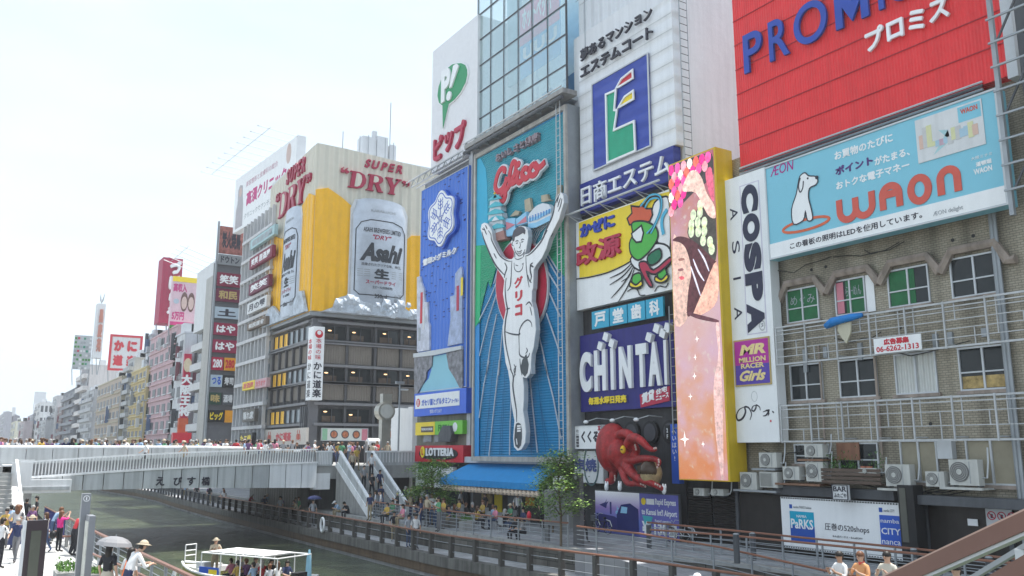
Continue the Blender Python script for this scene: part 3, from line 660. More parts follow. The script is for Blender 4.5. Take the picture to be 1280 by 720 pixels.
b = tb(f, (821, 495), (821, 501.5), (837, 492), 0); text('ニュース', f.root, *b, WHITE, z=.061, bold=.04, slope=.15)
g = thing('ladder', 'grey service ladder left of the tall video screen', 'ladder', wallframe((XF - .55, PX(838.5, 450, 28.85).y, 4.9), RIV))
for x in (0, .5): part(M().tube([(x, 0, 0), (x, 6.2, 0)], .035, 5), 'rail', GREY, g)
rg = M().tube([(0, 0, 0), (.5, 0, 0)], .02, 4).mesh('rung', GREY)
for k in range(14): put('rung', rg, g, Matrix.Translation((0, .3 + .42 * k, 0)))

# ---- the tall video screen in its yellow case
f = facade(XF - 1.1, (838, 205), (893, 188), (847, 599), (908, 600), 'video_screen', 'tall narrow video screen in a yellow case showing a woman and sparkling dots', 'screen')
w, h = f.w, f.h
part(M().box(-.05, -.05, -1.1, w + .12, h + .08, -.02), 'case', mat('case yellow', (.62, .42, .02), rough=.4, var=.08, dirt=.12), f.root)
def scr(n, c, e=.3): return mat('screen ' + n, c, rough=.25, var=.5, sc=4.5, emit=e)
sp = bpy.data.materials.new('screen picture'); sp.use_nodes = True; nt = sp.node_tree; N = nt.nodes; L = nt.links; bs = N['Principled BSDF']
t = N.new('ShaderNodeTexCoord'); sx = N.new('ShaderNodeSeparateXYZ'); L.new(t.outputs['Object'], sx.inputs[0])
no = N.new('ShaderNodeTexNoise'); no.inputs['Scale'].default_value = 1.1; no.inputs['Detail'].default_value = 8; L.new(t.outputs['Object'], no.inputs['Vector'])
ad = N.new('ShaderNodeMath'); ad.operation = 'MULTIPLY_ADD'; ad.inputs[1].default_value = 8.0; L.new(no.outputs['Fac'], ad.inputs[0]); L.new(sx.outputs['Y'], ad.inputs[2])
mr = N.new('ShaderNodeMapRange'); mr.inputs['From Min'].default_value = 3.5; mr.inputs['From Max'].default_value = h + 3.5; L.new(ad.outputs[0], mr.inputs['Value'])
cr_ = N.new('ShaderNodeValToRGB'); L.new(mr.outputs['Result'], cr_.inputs[0]); el = cr_.color_ramp.elements
for p_, c_ in ((0, (.90, .30, .10)), (.18, (.92, .42, .22)), (.36, (.90, .52, .50)), (.5, (.92, .60, .60)), (.62, (.85, .50, .42)), (.8, (.75, .30, .22)), (1, (.6, .12, .2))):
    e_ = el.new(p_) if p_ not in (0, 1) else el[0 if p_ == 0 else -1]; e_.color = c_ + (1,)
n2 = N.new('ShaderNodeTexNoise'); n2.inputs['Scale'].default_value = .55; n2.inputs['Detail'].default_value = 4; L.new(t.outputs['Object'], n2.inputs['Vector'])
m2 = N.new('ShaderNodeMapRange'); m2.inputs['From Min'].default_value = .45; m2.inputs['From Max'].default_value = .7; L.new(n2.outputs['Fac'], m2.inputs['Value'])
px_ = N.new('ShaderNodeMixRGB'); px_.inputs['Color2'].default_value = (.86, .55, .72, 1); L.new(m2.outputs[0], px_.inputs['Fac']); L.new(cr_.outputs[0], px_.inputs['Color1'])
n3 = N.new('ShaderNodeTexNoise'); n3.inputs['Scale'].default_value = 2.6; n3.inputs['Detail'].default_value = 6; L.new(t.outputs['Object'], n3.inputs['Vector'])
m3 = N.new('ShaderNodeMapRange'); m3.inputs['From Min'].default_value = .58; m3.inputs['From Max'].default_value = .78; L.new(n3.outputs['Fac'], m3.inputs['Value'])
px2 = N.new('ShaderNodeMixRGB'); px2.inputs['Color2'].default_value = (1, .90, .78, 1); L.new(m3.outputs[0], px2.inputs['Fac']); L.new(px_.outputs[0], px2.inputs['Color1'])
L.new(px2.outputs[0], bs.inputs['Emission Color']); bs.inputs['Emission Strength'].default_value = .38; bs.inputs['Base Color'].default_value = (.04, .04, .04, 1); bs.inputs['Roughness'].default_value = .3
part(M().box(0, 0, -.02, w, h, 0), 'display', sp, f.root)
S1 = (830, 180, 3.27); S2 = (830, 390, 3.27)
def sc_(o, pts, z, n, c, e=.3):
    q = [(min(max(a, .01), w - .01), min(max(b_, .01), h - .01)) for a, b_ in csm(f.poly(T(*o, pts)))]; part(M().prism(q, z - .002, z), n, scr(n + str(c), c, e), f.root)
sc_(S1, [(25,95),(195,40),(205,120),(120,200),(30,270)], .004, 'picture_patch', (.06, .05, .05), .2)
sc_(S1, [(110,310),(150,260),(215,300),(212,470),(180,455),(100,380)], .004, 'picture_patch', (.07, .06, .05), .2)
cols = [(.85, .03, .25), (.95, .10, .35), (.9, .35, .4), (.9, .75, .65), (.9, .15, .1), (.75, .85, .65)]
for j in range(7):
    for i in range(7):
        u = 30 + i * 25 + (j % 2) * 12; v = 108 + j * 28 - i * 9
        if i + j > 6.5 or u > 192: continue
        c = f.uv(*T(*S1, [(u, v)])[0]); part(M().disc(c, .19, .004, .007, 12, ry=.27), 'dot', scr('dot%d' % ((i + 2 * j) % 5), cols[(i + 2 * j) % 5 if i < 5 else 3], .3), f.root)
for i, (u, v) in enumerate(((120,290),(147,280),(112,330),(138,320),(165,320),(112,360),(140,358),(165,355),(160,395),(188,400),(195,430),(148,250))):
    c = f.uv(*T(*S1, [(u, v)])[0]); part(M().disc(c, .19, .004, .007, 12, ry=.27), 'dot', scr('pale dot', (.70, .76, .50), .24), f.root)
sc_(S1, [(75,190),(110,110),(150,130),(175,200),(205,250),(212,300),(180,290),(130,200)], .008, 'picture_arm', (.85, .55, .45))
sc_(S1, [(170,120),(195,100),(205,230),(185,200)], .009, 'picture_patch', (.7, .12, .2))
sc_(S1, [(38,392),(60,395),(85,410),(105,450),(112,500),(108,560),(98,620),(92,720),(40,720)], .008, 'picture_face', (.80, .50, .40), .22)
sc_(S1, [(35,395),(60,378),(100,385),(140,410),(200,470),(215,490),(180,560),(150,640),(120,690),(95,700),(100,600),(112,520),(95,440),(70,405)], .011, 'picture_hair', (.10, .03, .035), .25)
for a in ([(110,500),(130,560),(150,620)], [(140,430),(165,470),(185,520)], [(120,470),(140,520),(165,560)]):
    part(M().stroke(f.poly(smooth(T(*S1, a))), .1, .011, .014, taper=True), 'hair_light', scr('hair light', (.7, .65, .75), .4), f.root)
sc_(S1, [(62,545),(75,540),(84,548),(72,556)], .012, 'picture_lips', (.75, .12, .15)); sc_(S1, [(60,470),(80,466),(84,474),(64,478)], .012, 'picture_brow', (.35, .15, .12), .3); sc_(S1, [(58,512),(76,508),(80,516),(62,520)], .012, 'picture_eye', (.3, .12, .12), .3)
sc_(S1, [(215,480),(218,640),(150,700),(120,700),(160,600)], .012, 'picture_arm', (.85, .45, .33))
sc_(S2, [(95,0),(215,30),(212,42),(130,25)], .015, 'picture_hair', (.12, .04, .05), .25)
sc_(S2, [(212,60),(222,180),(203,300),(212,500),(236,690),(243,690),(240,400),(232,200),(225,50)], .004, 'picture_patch', (.80, .50, .45), .26)
for u, v, s_ in ((135,110,.13), (128,185,.12), (108,345,.14), (85,520,.3), (125,262,.14), (160,540,.12)):
    c = f.uv(*T(*S2, [(u, v)])[0]); st = [(c[0] + (s_ if k % 2 == 0 else s_ * .25) * math.cos(math.pi*k/4), c[1] + (s_ if k % 2 == 0 else s_ * .25) * math.sin(math.pi*k/4) * 1.2) for k in range(8)]
    part(M().prism(st, .004, .006), 'sparkle', scr('spark', (1, .96, .9), .42), f.root)

# ---- tall white COSPA sign
f = facade(XF - .55, (904.5, 225.6), (954.8, 210.3), (920, 553), (975.5, 553), 'sign_box', 'tall narrow white sign box with sideways black letters and a purple panel', 'sign')
w, h = f.w, f.h; panel(f, WHITE, d=.55); sh = f.h
INKN = mat('ink navy', (.025, .028, .06), rough=.45)
xa, xb = f.uv(929, 300)[0], f.uv(951.5, 300)[0]
yt, ybm = f.uv(934, 231)[1], f.uv(946, 416)[1]
n_ = 5; HH = (yt - ybm) / n_
part(M().box(xa - .06, ybm - .05, .002, xb + .06, yt + .05, .006), 'lettering_ground', mat('pale violet', (.55, .52, .62)), f.root)
part(M().box(xa, ybm, .006, xb, yt, .01), 'lettering_ground', WHITE, f.root)
for i, ch in enumerate('COSPA'):
    text(ch, f.root, xa + .03, yt - HH * (i + 1) + .04, xb - .03, yt - HH * i - .02, INKN, z=.011, d=.03, bold=.07, rot=1, name='letter')
for i, (u, v) in enumerate(((917.5, 267), (920, 309), (921.5, 348), (923, 391.5))):
    c = f.uv(u, v); hv = .05 if i == 2 else .28; text('ASIA'[i], f.root, c[0] - .22, c[1] - hv, c[0] + .22, c[1] + hv, INKN, z=.003, rot=1, name='letter')
c = f.uv(953, 407); text('R', f.root, c[0] - .06, c[1] - .09, c[0] + .06, c[1] + .09, INKN, z=.003, rot=1, name='letter'); part(M().stroke([(c[0] + .15*math.cos(2*math.pi*k/14), c[1] + .2*math.sin(2*math.pi*k/14)) for k in range(14)], .03, .003, .01, closed=True), 'ring', INKN, f.root)
R1 = (900, 380, 4.0)
q = f.poly(T(*R1, [(70,185),(248,168),(258,402),(85,415)])); xx0, xx1, yy0, yy1 = q[0][0], q[1][0], q[3][1], q[0][1]
part(M().box(xx0, yy0, .003, xx1, yy1, .05), 'gold_frame', GOLD, f.root); part(M().box(xx0 + .06, yy0 + .07, .05, xx1 - .06, yy1 - .07, .055), 'violet_lower', mat('violet', (.10, .06, .36)), f.root); part(M().box(xx0 + .06, (yy0 + yy1) / 2 - .1, .055, xx1 - .06, yy1 - .07, .06), 'magenta_panel', mat('magenta', (.42, .03, .30)), f.root)
GL = mat('gold letter', (.75, .60, .28)); xm = (xx1 - xx0); ym = yy1 - yy0
text('MR', f.root, xx0 + .35, yy0 + ym * .66, xx1 - .2, yy0 + ym * .88, GL, z=.062, bold=.05, shear=.2); text('MILLION', f.root, xx0 + .3, yy0 + ym * .50, xx1 - .22, yy0 + ym * .61, GL, z=.062, bold=.03); text('RACER', f.root, xx0 + .4, yy0 + ym * .37, xx1 - .32, yy0 + ym * .48, GL, z=.062, bold=.03); text('Girls', f.root, xx0 + .3, yy0 + ym * .10, xx1 - .25, yy0 + ym * .33, GL, z=.062, bold=.04, shear=.4)
part(M().stroke([(f.uv(943, 495.5)[0] + .16*math.cos(2*math.pi*k/16), f.uv(943, 495.5)[1] + .22*math.sin(2*math.pi*k/16)) for k in range(16)], .012, .003, .008, closed=True), 'oval_mark', GREY, f.root)
for pts, ww in (([(120,515),(95,530),(83,560),(92,582),(115,570),(128,540),(125,515),(145,520),(158,550),(150,580)], .09), ([(182,505),(165,512),(160,530),(170,535),(180,520),(182,505),(198,515),(202,532)], .07), ([(215,540),(245,530),(232,555),(215,560)], .07), ([(232,528),(245,545),(240,558)], .05), ([(262,535),(270,545)], .06)):
    part(M().stroke(f.poly(smooth(T(*R1, pts))), ww, .003, .012, taper=True), 'brush_stroke', INK, f.root)
part(M().box(*f.uv(962.5, 525), .003, *f.uv(964.5, 527.5), .01), 'red_seal', RED, f.root)

# ---- the red loan board
f = facade(XF - .3, (910, -100), (1235, -330), (925.5, 211.5), (1239, 104.5), 'billboard', 'huge red corrugated billboard with raised blue letters at the upper right', 'billboard')
w = f.w; h = 13.6
part(M().box(0, 0, -.5, w, h, 0), 'panel', mat('promise red', (.74, .030, .034), rough=.45, var=.07, stripe=('x', .13, .35), dirt=.10), f.root)
part(M().box(w + .002, -.15, -.6, w + .35, h, .1), 'side_panel', LGREY, f.root)
for k in range(1, 11): part(M().box(0, k * 1.22 - .02, .001, w, k * 1.22 + .02, .03), 'seam', mat('seam red', (.36, .02, .03)), f.root)
PBL = mat('promise blue', (.022, .065, .36), rough=.4)
ltr = [('P', (931, 48), (934, 93), (956.5, 70), .08), ('R', (962, 33), (966, 81), (990, 60), .06), ('O', (994, 12), (997, 60), (1038, 30), .05), ('M', (1044, -12), (1049, 43), (1090, 10), .03), ('I', (1100, -30), (1103, 22), (1108, 0), .06), ('S', (1116, -40), (1120, 13), (1146, 0), .06), ('E', (1152, -60), (1156, 0), (1180, -20), .06)]
base_y = f.uv(934, 94)[1]; top_y = f.uv(931, 47)[1]
for ch, a, b, c, bo in ltr:
    x0 = f.uv(*b)[0]; x1 = f.uv(c[0], b[1] - 20)[0]
    if ch == 'M':
        tt = .34; mm_ = (x0 + x1) / 2; part(M().prism([(x0, base_y), (x0 + tt, base_y), (x0 + tt, top_y - 1.0), (mm_, base_y + .1), (x1 - tt, top_y - 1.0), (x1 - tt, base_y), (x1, base_y), (x1, top_y), (x1 - tt, top_y), (mm_, base_y + .95), (x0 + tt, top_y), (x0, top_y)], .08, .2), 'letter', PBL, f.root); continue
    text(ch, f.root, x0, base_y, x1, top_y, PBL, z=.08, d=.12, bold=bo * .2, name='letter')
text('プロミス', f.root, *tb(f, (1083, 41), (1086, 68), (1189, 8), 0), mat('kana white', (.78, .78, .80)), z=.08, d=.1, bold=.03, per=True)

# ---- light blue WAON board
f = facade(XF - .9, (955.5, 209.5), (1246, 110), (962, 324), (1261, 257.5), 'billboard', 'light blue and white billboard with red rounded letters above the tiled building', 'billboard')
w, h = f.w, f.h; panel(f, mat('waon sky', (.20, .50, .62), rough=.4, var=.03), d=.55, frame=LGREY, fw=.07)
yb = f.uv(961, 306)[1]
part(M().box(.07, .07, .002, w - .07, yb, .02), 'white_strip', WHITE, f.root)
WR = mat('waon red', (.58, .10, .07), rough=.4); 
WB = f.uv(1048, 273)[1]
def letter_strokes(nm, lst, ww):
    q = M()
    for k_, st_ in enumerate(lst): q.stroke([f.uv(*p) for p in st_], ww, .003 + .002 * k_, .05 + .002 * k_)
    part(q, 'letter', WR, f.root)
def arc(c, rx, ry, a0, a1, n=12): return [(c[0] + rx * math.cos(a0 + (a1-a0)*k/n), c[1] + ry * math.sin(a0 + (a1-a0)*k/n)) for k in range(n + 1)]
def lst_(nm, strokes, ww=.27):
    q = M()
    for k_, s_ in enumerate(strokes): q.stroke(s_, ww, .003, .03 + .003 * k_)
    part(q, 'letter', WR, f.root)
P_ = math.pi
def ux(u, v): return f.uv(u, v)[0]
b0 = f.uv(1056, 274)[1]; b1 = f.uv(1195, 245)[1]; base = (b0 + b1) / 2 + .05; H_ = f.uv(1048, 245)[1] - f.uv(1048, 272)[1]
x0, x1 = ux(1047, 270) + .12, ux(1096, 265) - .15; m_ = (x0 + x1) / 2; r = (m_ - x0) / 2
lst_('W', [[(x0, base + H_)] + arc((x0 + r, base + r), r, r, P_, 2*P_) + [(m_, base + H_ * .92)], [(m_, base + r)] + arc((m_ + r, base + r), r, r, P_, 2*P_) + [(x1, base + H_)]])
x0, x1 = ux(1100, 262) + .15, ux(1130, 255) - .15; r = (x1 - x0) / 2
lst_('A', [[(x0, base)] + arc((x0 + r, base + H_ - r), r, r, P_, 0) + [(x1, base)], [(x0, base + .55), (x1, base + .55)]])
cx_, cy_ = ux(1150.5, 245), base + H_ / 2; part(M().stroke(arc((cx_, cy_), (ux(1166, 245) - ux(1135, 245)) / 2 - .13, H_ / 2, 0, 2*P_, 24)[:-1], .27, .003, .03, closed=True), 'letter', WR, f.root)
x0, x1 = ux(1173, 245) + .13, ux(1204, 240) - .15; r = (x1 - x0) / 2
lst_('N', [[(x0, base)] + arc((x0 + r, base + H_ - r), r, r, P_, 0) + [(x1, base)]])
MG = mat('aeon magenta', (.40, .02, .22)); VI = mat('print violet', (.09, .04, .18))
text('ÆON', f.root, *tb(f, (963, 209), (963, 221.5), (992, 203), 0), MG, z=.003, shear=.15)
text('お買物のたびに', f.root, *tb(f, (1043, 190), (1043.5, 201), (1116, 171), 0), WHITE, z=.003, bold=.025); text('ポイント', f.root, *tb(f, (1044, 209), (1044.5, 220), (1091, 196), 0), VI, z=.003, bold=.045)
text('がたまる、', f.root, *tb(f, (1093, 197), (1093.5, 207.5), (1137, 186), 0), WHITE, z=.003, bold=.03); text('おトクな電子マネー', f.root, *tb(f, (1045, 228), (1045.5, 238), (1137, 207), 0), WHITE, z=.003, bold=.03)
text('この看板の照明はLEDを使用しています。', f.root, *tb(f, (988, 304), (988, 312), (1153, 268), 0), INK, z=.021, bold=.01); text('ÆON delight', f.root, *tb(f, (1167, 265), (1167, 272), (1204, 257), 0), GREY, z=.021)
part(M().stroke([(ux(1007, 280) + 1.15 * math.cos(a), f.uv(1007, 281)[1] + .22 * math.sin(a)) for a in [2*P_*k/30 for k in range(30)]], .11, .003, .02, closed=True), 'orange_ring', mat('ring orange', (.62, .13, .06)), f.root)
dgx, dgy = ux(1007, 250), f.uv(1007, 281)[1]; dg_ = csm([(dgx + x * 1.25, dgy + .15 + y * 2.05) for x, y in ((-.52,0),(-.56,.32),(-.34,.6),(-.24,.8),(-.14,.95),(.06,.99),(.2,.9),(.48,.84),(.54,.74),(.44,.67),(.2,.64),(.14,.45),(.22,.2),(.24,0),(.04,0),(-.02,.2),(-.12,.03))], 3)
part(M().prism(dg_, .021, .03), 'dog_silhouette', WHITE, f.root); part(M().stroke(smooth([(dgx - .16, dgy + 2.02), (dgx - .28, dgy + 1.7), (dgx - .22, dgy + 1.42), (dgx - .08, dgy + 1.55), (dgx - .02, dgy + 1.85)]), .05, .036, .04), 'ear', INK, f.root); part(M().disc((dgx + .64, dgy + 1.82), .08, .036, .045, 8), 'nose', INK, f.root); part(M().stroke(dg_, .05, .031, .035, closed=True), 'outline', INK, f.root); part(M().disc((dgx + .2, dgy + 1.9), .045, .031, .04, 8), 'eye', INK, f.root)
cd = [f.uv(1144, 153), f.uv(1235, 181)]; part(M().box(cd[0][0], cd[1][1] + .05, .003, cd[1][0] - .05, cd[0][1] + .05, .03), 'card_picture', OFFW, f.root)
cx0, cx1, cy0, cy1 = cd[0][0], cd[1][0] - .05, cd[1][1] + .05, cd[0][1] + .05
part(M().box(cx1 - .85, cy1 - .62, .03, cx1 - .05, cy1 - .06, .034), 'card_corner', mat('waon sky', (.2, .5, .62)), f.root); text('WAON', f.root, cx1 - .75, cy1 - .34, cx1 - .15, cy1 - .15, WR, z=.034, bold=.03)
part(M().prism([(cx0 + .6, cy0 + .15), (cx1 - 1.2, cy0 + .5), (cx1 - 1.6, cy0 + 1.0), (cx0 + 1.2, cy0 + .9)], .03, .034), 'card_shape', mat('print pale teal', (.35, .55, .58)), f.root)
for i in range(14):
    x = cx0 + .1 + i * (cx1 - cx0 - .35) / 14; hh = random.uniform(.25, .9) if x > cx0 + 1.3 or x < cx0 + .5 else .2
    part(M().box(x, cy0 + .35 + random.uniform(0, .15), .034 + i * .0003, x + .2, min(cy0 + .45 + hh, cy1 - .7 if x > cx1 - 1.2 else cy1 - .25), .038 + i * .0003), 'card_shape', random.choice([mat('pastel %d' % k, c) for k, c in enumerate([(.5,.35,.42),(.6,.6,.35),(.5,.5,.5),(.35,.5,.6),(.6,.42,.35)])]), f.root)
text('大阪ミナミ', f.root, *tb(f, (1214, 197), (1214, 201), (1240, 190.5), 0), WHITE, z=.003); text('道頓堀', f.root, *tb(f, (1220, 203), (1220, 209), (1239, 197), 0), WHITE, z=.003, bold=.03); text('WAON', f.root, *tb(f, (1217, 212), (1217.5, 219), (1240, 206), 0), WHITE, z=.003, bold=.03)
g = thing('light_rail', 'dark rail of floodlights between the red board and the light blue board', 'light rail', wallframe((XF - .25, 25.9, 16.55), RIV))
for y, m_, r in ((0, GREY, .05), (.14, DGREY, .06), (.28, LGREY, .04)): part(M().tube([(-.2, y, .1), (11.0, y, .1)], r, 5), 'pipe', m_, g)
# ================================================================== ground, water, banks
tile = mat('paving grey', (.27, .27, .28), rough=.8, var=.12, sc=1.2, dirt=.12, bump=.1)
def paving(name, col, bx, by):
    m = mat(name, col, rough=.8, var=0); nt = m.node_tree; n, l = nt.nodes, nt.links; b = n['Principled BSDF']
    g = n.new('ShaderNodeNewGeometry'); br = n.new('ShaderNodeTexBrick'); br.inputs['Scale'].default_value = 1.0
    br.inputs['Brick Width'].default_value = bx; br.inputs['Row Height'].default_value = by; br.inputs['Mortar Size'].default_value = .012
    c = Vector(col); br.inputs['Color1'].default_value = tuple(c * 1.15) + (1,); br.inputs['Color2'].default_value = tuple(c * .85) + (1,); br.inputs['Mortar'].default_value = tuple(c * .55) + (1,)
    l.new(g.outputs['Position'], br.inputs['Vector'])
    no = n.new('ShaderNodeTexNoise'); no.inputs['Scale'].default_value = .5; no.inputs['Detail'].default_value = 8; l.new(g.outputs['Position'], no.inputs['Vector'])
    mr = n.new('ShaderNodeMapRange'); mr.inputs['To Min'].default_value = .7; mr.inputs['To Max'].default_value = 1.3; l.new(no.outputs['Fac'], mr.inputs['Value'])
    vm = n.new('ShaderNodeVectorMath'); vm.operation = 'SCALE'; l.new(br.outputs['Color'], vm.inputs[0]); l.new(mr.outputs['Result'], vm.inputs['Scale']); l.new(vm.outputs[0], b.inputs['Base Color'])
    bp = n.new('ShaderNodeBump'); bp.inputs['Strength'].default_value = .4; bp.inputs['Distance'].default_value = .01; l.new(br.outputs['Fac'], bp.inputs['Height']); bp.invert = True; l.new(bp.outputs[0], b.inputs['Normal'])
    return m
PAV = paving('promenade paving', (.27, .275, .29), .6, .6)
PAVL = paving('terrace paving', (.40, .40, .39), .9, .9)
WALLST = paving('retaining wall stone', (.20, .195, .18), .9, .35)
def wallbrick(name, c1, c2, mortar, bw, bh, ms=.012, dirt=.25, bump=.5):
    m = mat(name, c1, rough=.8, var=0); nt = m.node_tree; n, l = nt.nodes, nt.links; b = n['Principled BSDF']
    g = n.new('ShaderNodeNewGeometry'); s = n.new('ShaderNodeSeparateXYZ'); l.new(g.outputs['Position'], s.inputs[0])
    a = n.new('ShaderNodeMath'); l.new(s.outputs['X'], a.inputs[0]); l.new(s.outputs['Y'], a.inputs[1])
    c = n.new('ShaderNodeCombineXYZ'); l.new(a.outputs[0], c.inputs['X']); l.new(s.outputs['Z'], c.inputs['Y'])
    br = n.new('ShaderNodeTexBrick'); br.inputs['Scale'].default_value = 1; br.inputs['Brick Width'].default_value = bw; br.inputs['Row Height'].default_value = bh; br.inputs['Mortar Size'].default_value = ms
    br.inputs['Color1'].default_value = tuple(c1) + (1,); br.inputs['Color2'].default_value = tuple(c2) + (1,); br.inputs['Mortar'].default_value = tuple(mortar) + (1,); l.new(c.outputs[0], br.inputs['Vector'])
    mp = n.new('ShaderNodeMapping'); mp.inputs['Scale'].default_value = (1.2, 1.2, .12); l.new(g.outputs['Position'], mp.inputs['Vector'])
    no = n.new('ShaderNodeTexNoise'); no.inputs['Scale'].default_value = 1.3; no.inputs['Detail'].default_value = 8; l.new(mp.outputs[0], no.inputs['Vector'])
    mr = n.new('ShaderNodeMapRange'); mr.inputs['From Min'].default_value = .4; mr.inputs['From Max'].default_value = .7; mr.inputs['To Min'].default_value = 1.0; mr.inputs['To Max'].default_value = 1 - dirt; l.new(no.outputs['Fac'], mr.inputs['Value'])
    vm = n.new('ShaderNodeVectorMath'); vm.operation = 'SCALE'; l.new(br.outputs['Color'], vm.inputs[0]); l.new(mr.outputs['Result'], vm.inputs['Scale']); l.new(vm.outputs[0], b.inputs['Base Color'])
    bp = n.new('ShaderNodeBump'); bp.inputs['Strength'].default_value = bump; bp.inputs['Distance'].default_value = .01; bp.invert = True; l.new(br.outputs['Fac'], bp.inputs['Height']); l.new(bp.outputs[0], b.inputs['Normal'])
    return m
STONE = wallbrick('embankment stone', (.15, .14, .125), (.10, .095, .085), (.05, .05, .045), 1.1, .3, .02, .5)
GZ = -2.9
struct(M().box(-300, -50, GZ - .3, 350, 1300, GZ), 'ground', mat('river bed ground', (.16, .16, .15), var=.1, sc=.05))
wm = bpy.data.materials.new('river water'); wm.use_nodes = True; nt = wm.node_tree; n, l = nt.nodes, nt.links; b = n['Principled BSDF']
b.inputs['Base Color'].default_value = (.055, .075, .045, 1); b.inputs['Roughness'].default_value = .10; b.inputs['IOR'].default_value = 1.33; b.inputs['Specular IOR Level'].default_value = .6
g = n.new('ShaderNodeNewGeometry'); mp = n.new('ShaderNodeMapping'); mp.inputs['Scale'].default_value = (1.4, .8, 1); l.new(g.outputs['Position'], mp.inputs['Vector'])
no = n.new('ShaderNodeTexNoise'); no.inputs['Scale'].default_value = 1.7; no.inputs['Detail'].default_value = 7; no.inputs['Roughness'].default_value = .6; l.new(mp.outputs[0], no.inputs['Vector'])
n2 = n.new('ShaderNodeTexNoise'); n2.inputs['Scale'].default_value = .35; n2.inputs['Detail'].default_value = 3; l.new(mp.outputs[0], n2.inputs['Vector'])
ad = n.new('ShaderNodeMath'); ad.operation = 'MULTIPLY_ADD'; ad.inputs[1].default_value = 1.4; l.new(n2.outputs['Fac'], ad.inputs[0]); l.new(no.outputs['Fac'], ad.inputs[2])
bp = n.new('ShaderNodeBump'); bp.inputs['Strength'].default_value = 1.0; bp.inputs['Distance'].default_value = .40; l.new(ad.outputs[0], bp.inputs['Height']); l.new(bp.outputs[0], b.inputs['Normal'])
cv = n.new('ShaderNodeMapRange'); cv.inputs['From Min'].default_value = .35; cv.inputs['From Max'].default_value = .65; l.new(n2.outputs['Fac'], cv.inputs['Value'])
mxc = n.new('ShaderNodeMixRGB'); mxc.inputs['Color1'].default_value = (.045, .062, .036, 1); mxc.inputs['Color2'].default_value = (.09, .108, .058, 1); l.new(cv.outputs[0], mxc.inputs['Fac']); l.new(mxc.outputs[0], b.inputs['Base Color'])
wat = M(); wat.add([(-6, -60, -2), (24.5, -60, -2), (24.5, 900, -2), (-6, 900, -2)], [(0, 1, 2, 3)])
struct(wat, 'water', wm)
EDGE = [(23.4, 8), (22.4, 18), (21.7, 26), (20.9, 32), (20.3, 38), (20.2, 80), (20.6, 100), (21.2, 112), (21.0, 125), (19.2, 150), (18.6, 200), (14.5, 330), (10, 800)]
def strip(pts, x2, z0, z1, nm, m, off=0.0):
    q = M()
    A = [(x + off, y) for x, y in pts] + [(x2, pts[-1][1]), (x2, pts[0][1])]
    q.prism(A, z0, z1); return struct(q, nm, m)
strip(EDGE, 34, GZ, -.9, 'lower_walkway', paving('walkway paving', (.36, .36, .37), .6, .6), .25)
strip(EDGE, EDGE[0][0] + 3, -1.32, -.86, 'walkway_edge', DCONC) if False else None
q = M(); q2 = M(); q3 = M()
for (xa, ya), (xb, yb_) in zip(EDGE[:-1], EDGE[1:]):
    for mm, x_off0, x_off1, z0, z1 in ((q, 0, .45, -1.34, -.85), (q2, .08, .40, -1.78, -1.341), (q3, .26, .6, -2.9, -1.781)):
        mm.add([(xa + x_off0, ya, z0), (xa + x_off1, ya, z0), (xb + x_off1, yb_, z0), (xb + x_off0, yb_, z0), (xa + x_off0, ya, z1), (xa + x_off1, ya, z1), (xb + x_off1, yb_, z1), (xb + x_off0, yb_, z1)],
               [(0, 3, 2, 1), (4, 5, 6, 7), (0, 1, 5, 4), (1, 2, 6, 5), (2, 3, 7, 6), (3, 0, 4, 7)])
struct(q, 'walkway_kerb', DCONC); struct(q2, 'timber_fender', mat('wet timber', (.13, .09, .06), var=.3, dirt=.3)); struct(q3, 'embankment', mat('algae concrete', (.06, .06, .05), var=.3))
UP = [(26.0, 5), (25.6, 14), (25.2, 20), (24.9, 24), (24.0, 27.2), (22.7, 30.2), (22.4, 36), (22.0, 42), (22.0, 58), (22.0, 80), (22.4, 100), (23.1, 112), (23.0, 125), (21.2, 150), (20.6, 200), (16.5, 330), (12, 800)]
q = M(); q.prism(UP + [(60, 800), (60, 5)], GZ, -.06); struct(q, 'promenade_fill', STONE)
q = M(); q.prism([(x + .3, y) for x, y in UP] + [(60, 800), (60, 5)], -.06, 0); struct(q, 'promenade', PAV)
q = M()
for (xa, ya), (xb, yb_) in zip(UP[:-1], UP[1:]): q.add([(xa - .04, ya, -.1), (xa + .32, ya, -.1), (xb + .32, yb_, -.1), (xb - .04, yb_, -.1), (xa - .04, ya, .06), (xa + .32, ya, .06), (xb + .32, yb_, .06), (xb - .04, yb_, .06)], [(0, 3, 2, 1), (4, 5, 6, 7), (0, 1, 5, 4), (1, 2, 6, 5), (2, 3, 7, 6), (3, 0, 4, 7)])
struct(q, 'promenade_kerb', CONC)
LB = [(5.9, 8), (5.5, 22), (5.1, 36), (5.0, 56), (5.6, 80), (7.5, 110), (8.5, 140), (7.5, 200), (4, 330), (2, 800)]
q = M(); q.prism([(-60, 8)] + LB + [(-60, 800)], GZ, 0); struct(q, 'terrace', PAVL)
def along(pts, step, start=0.0):
    out = []; d = start
    seg = [(Vector(a), Vector(b)) for a, b in zip(pts[:-1], pts[1:])]; acc = 0
    for a, b in seg:
        L = (b - a).length
        while d <= acc + L:
            out.append((a + (b - a) * ((d - acc) / L), (b - a).normalized())); d += step
        acc += L
    return out
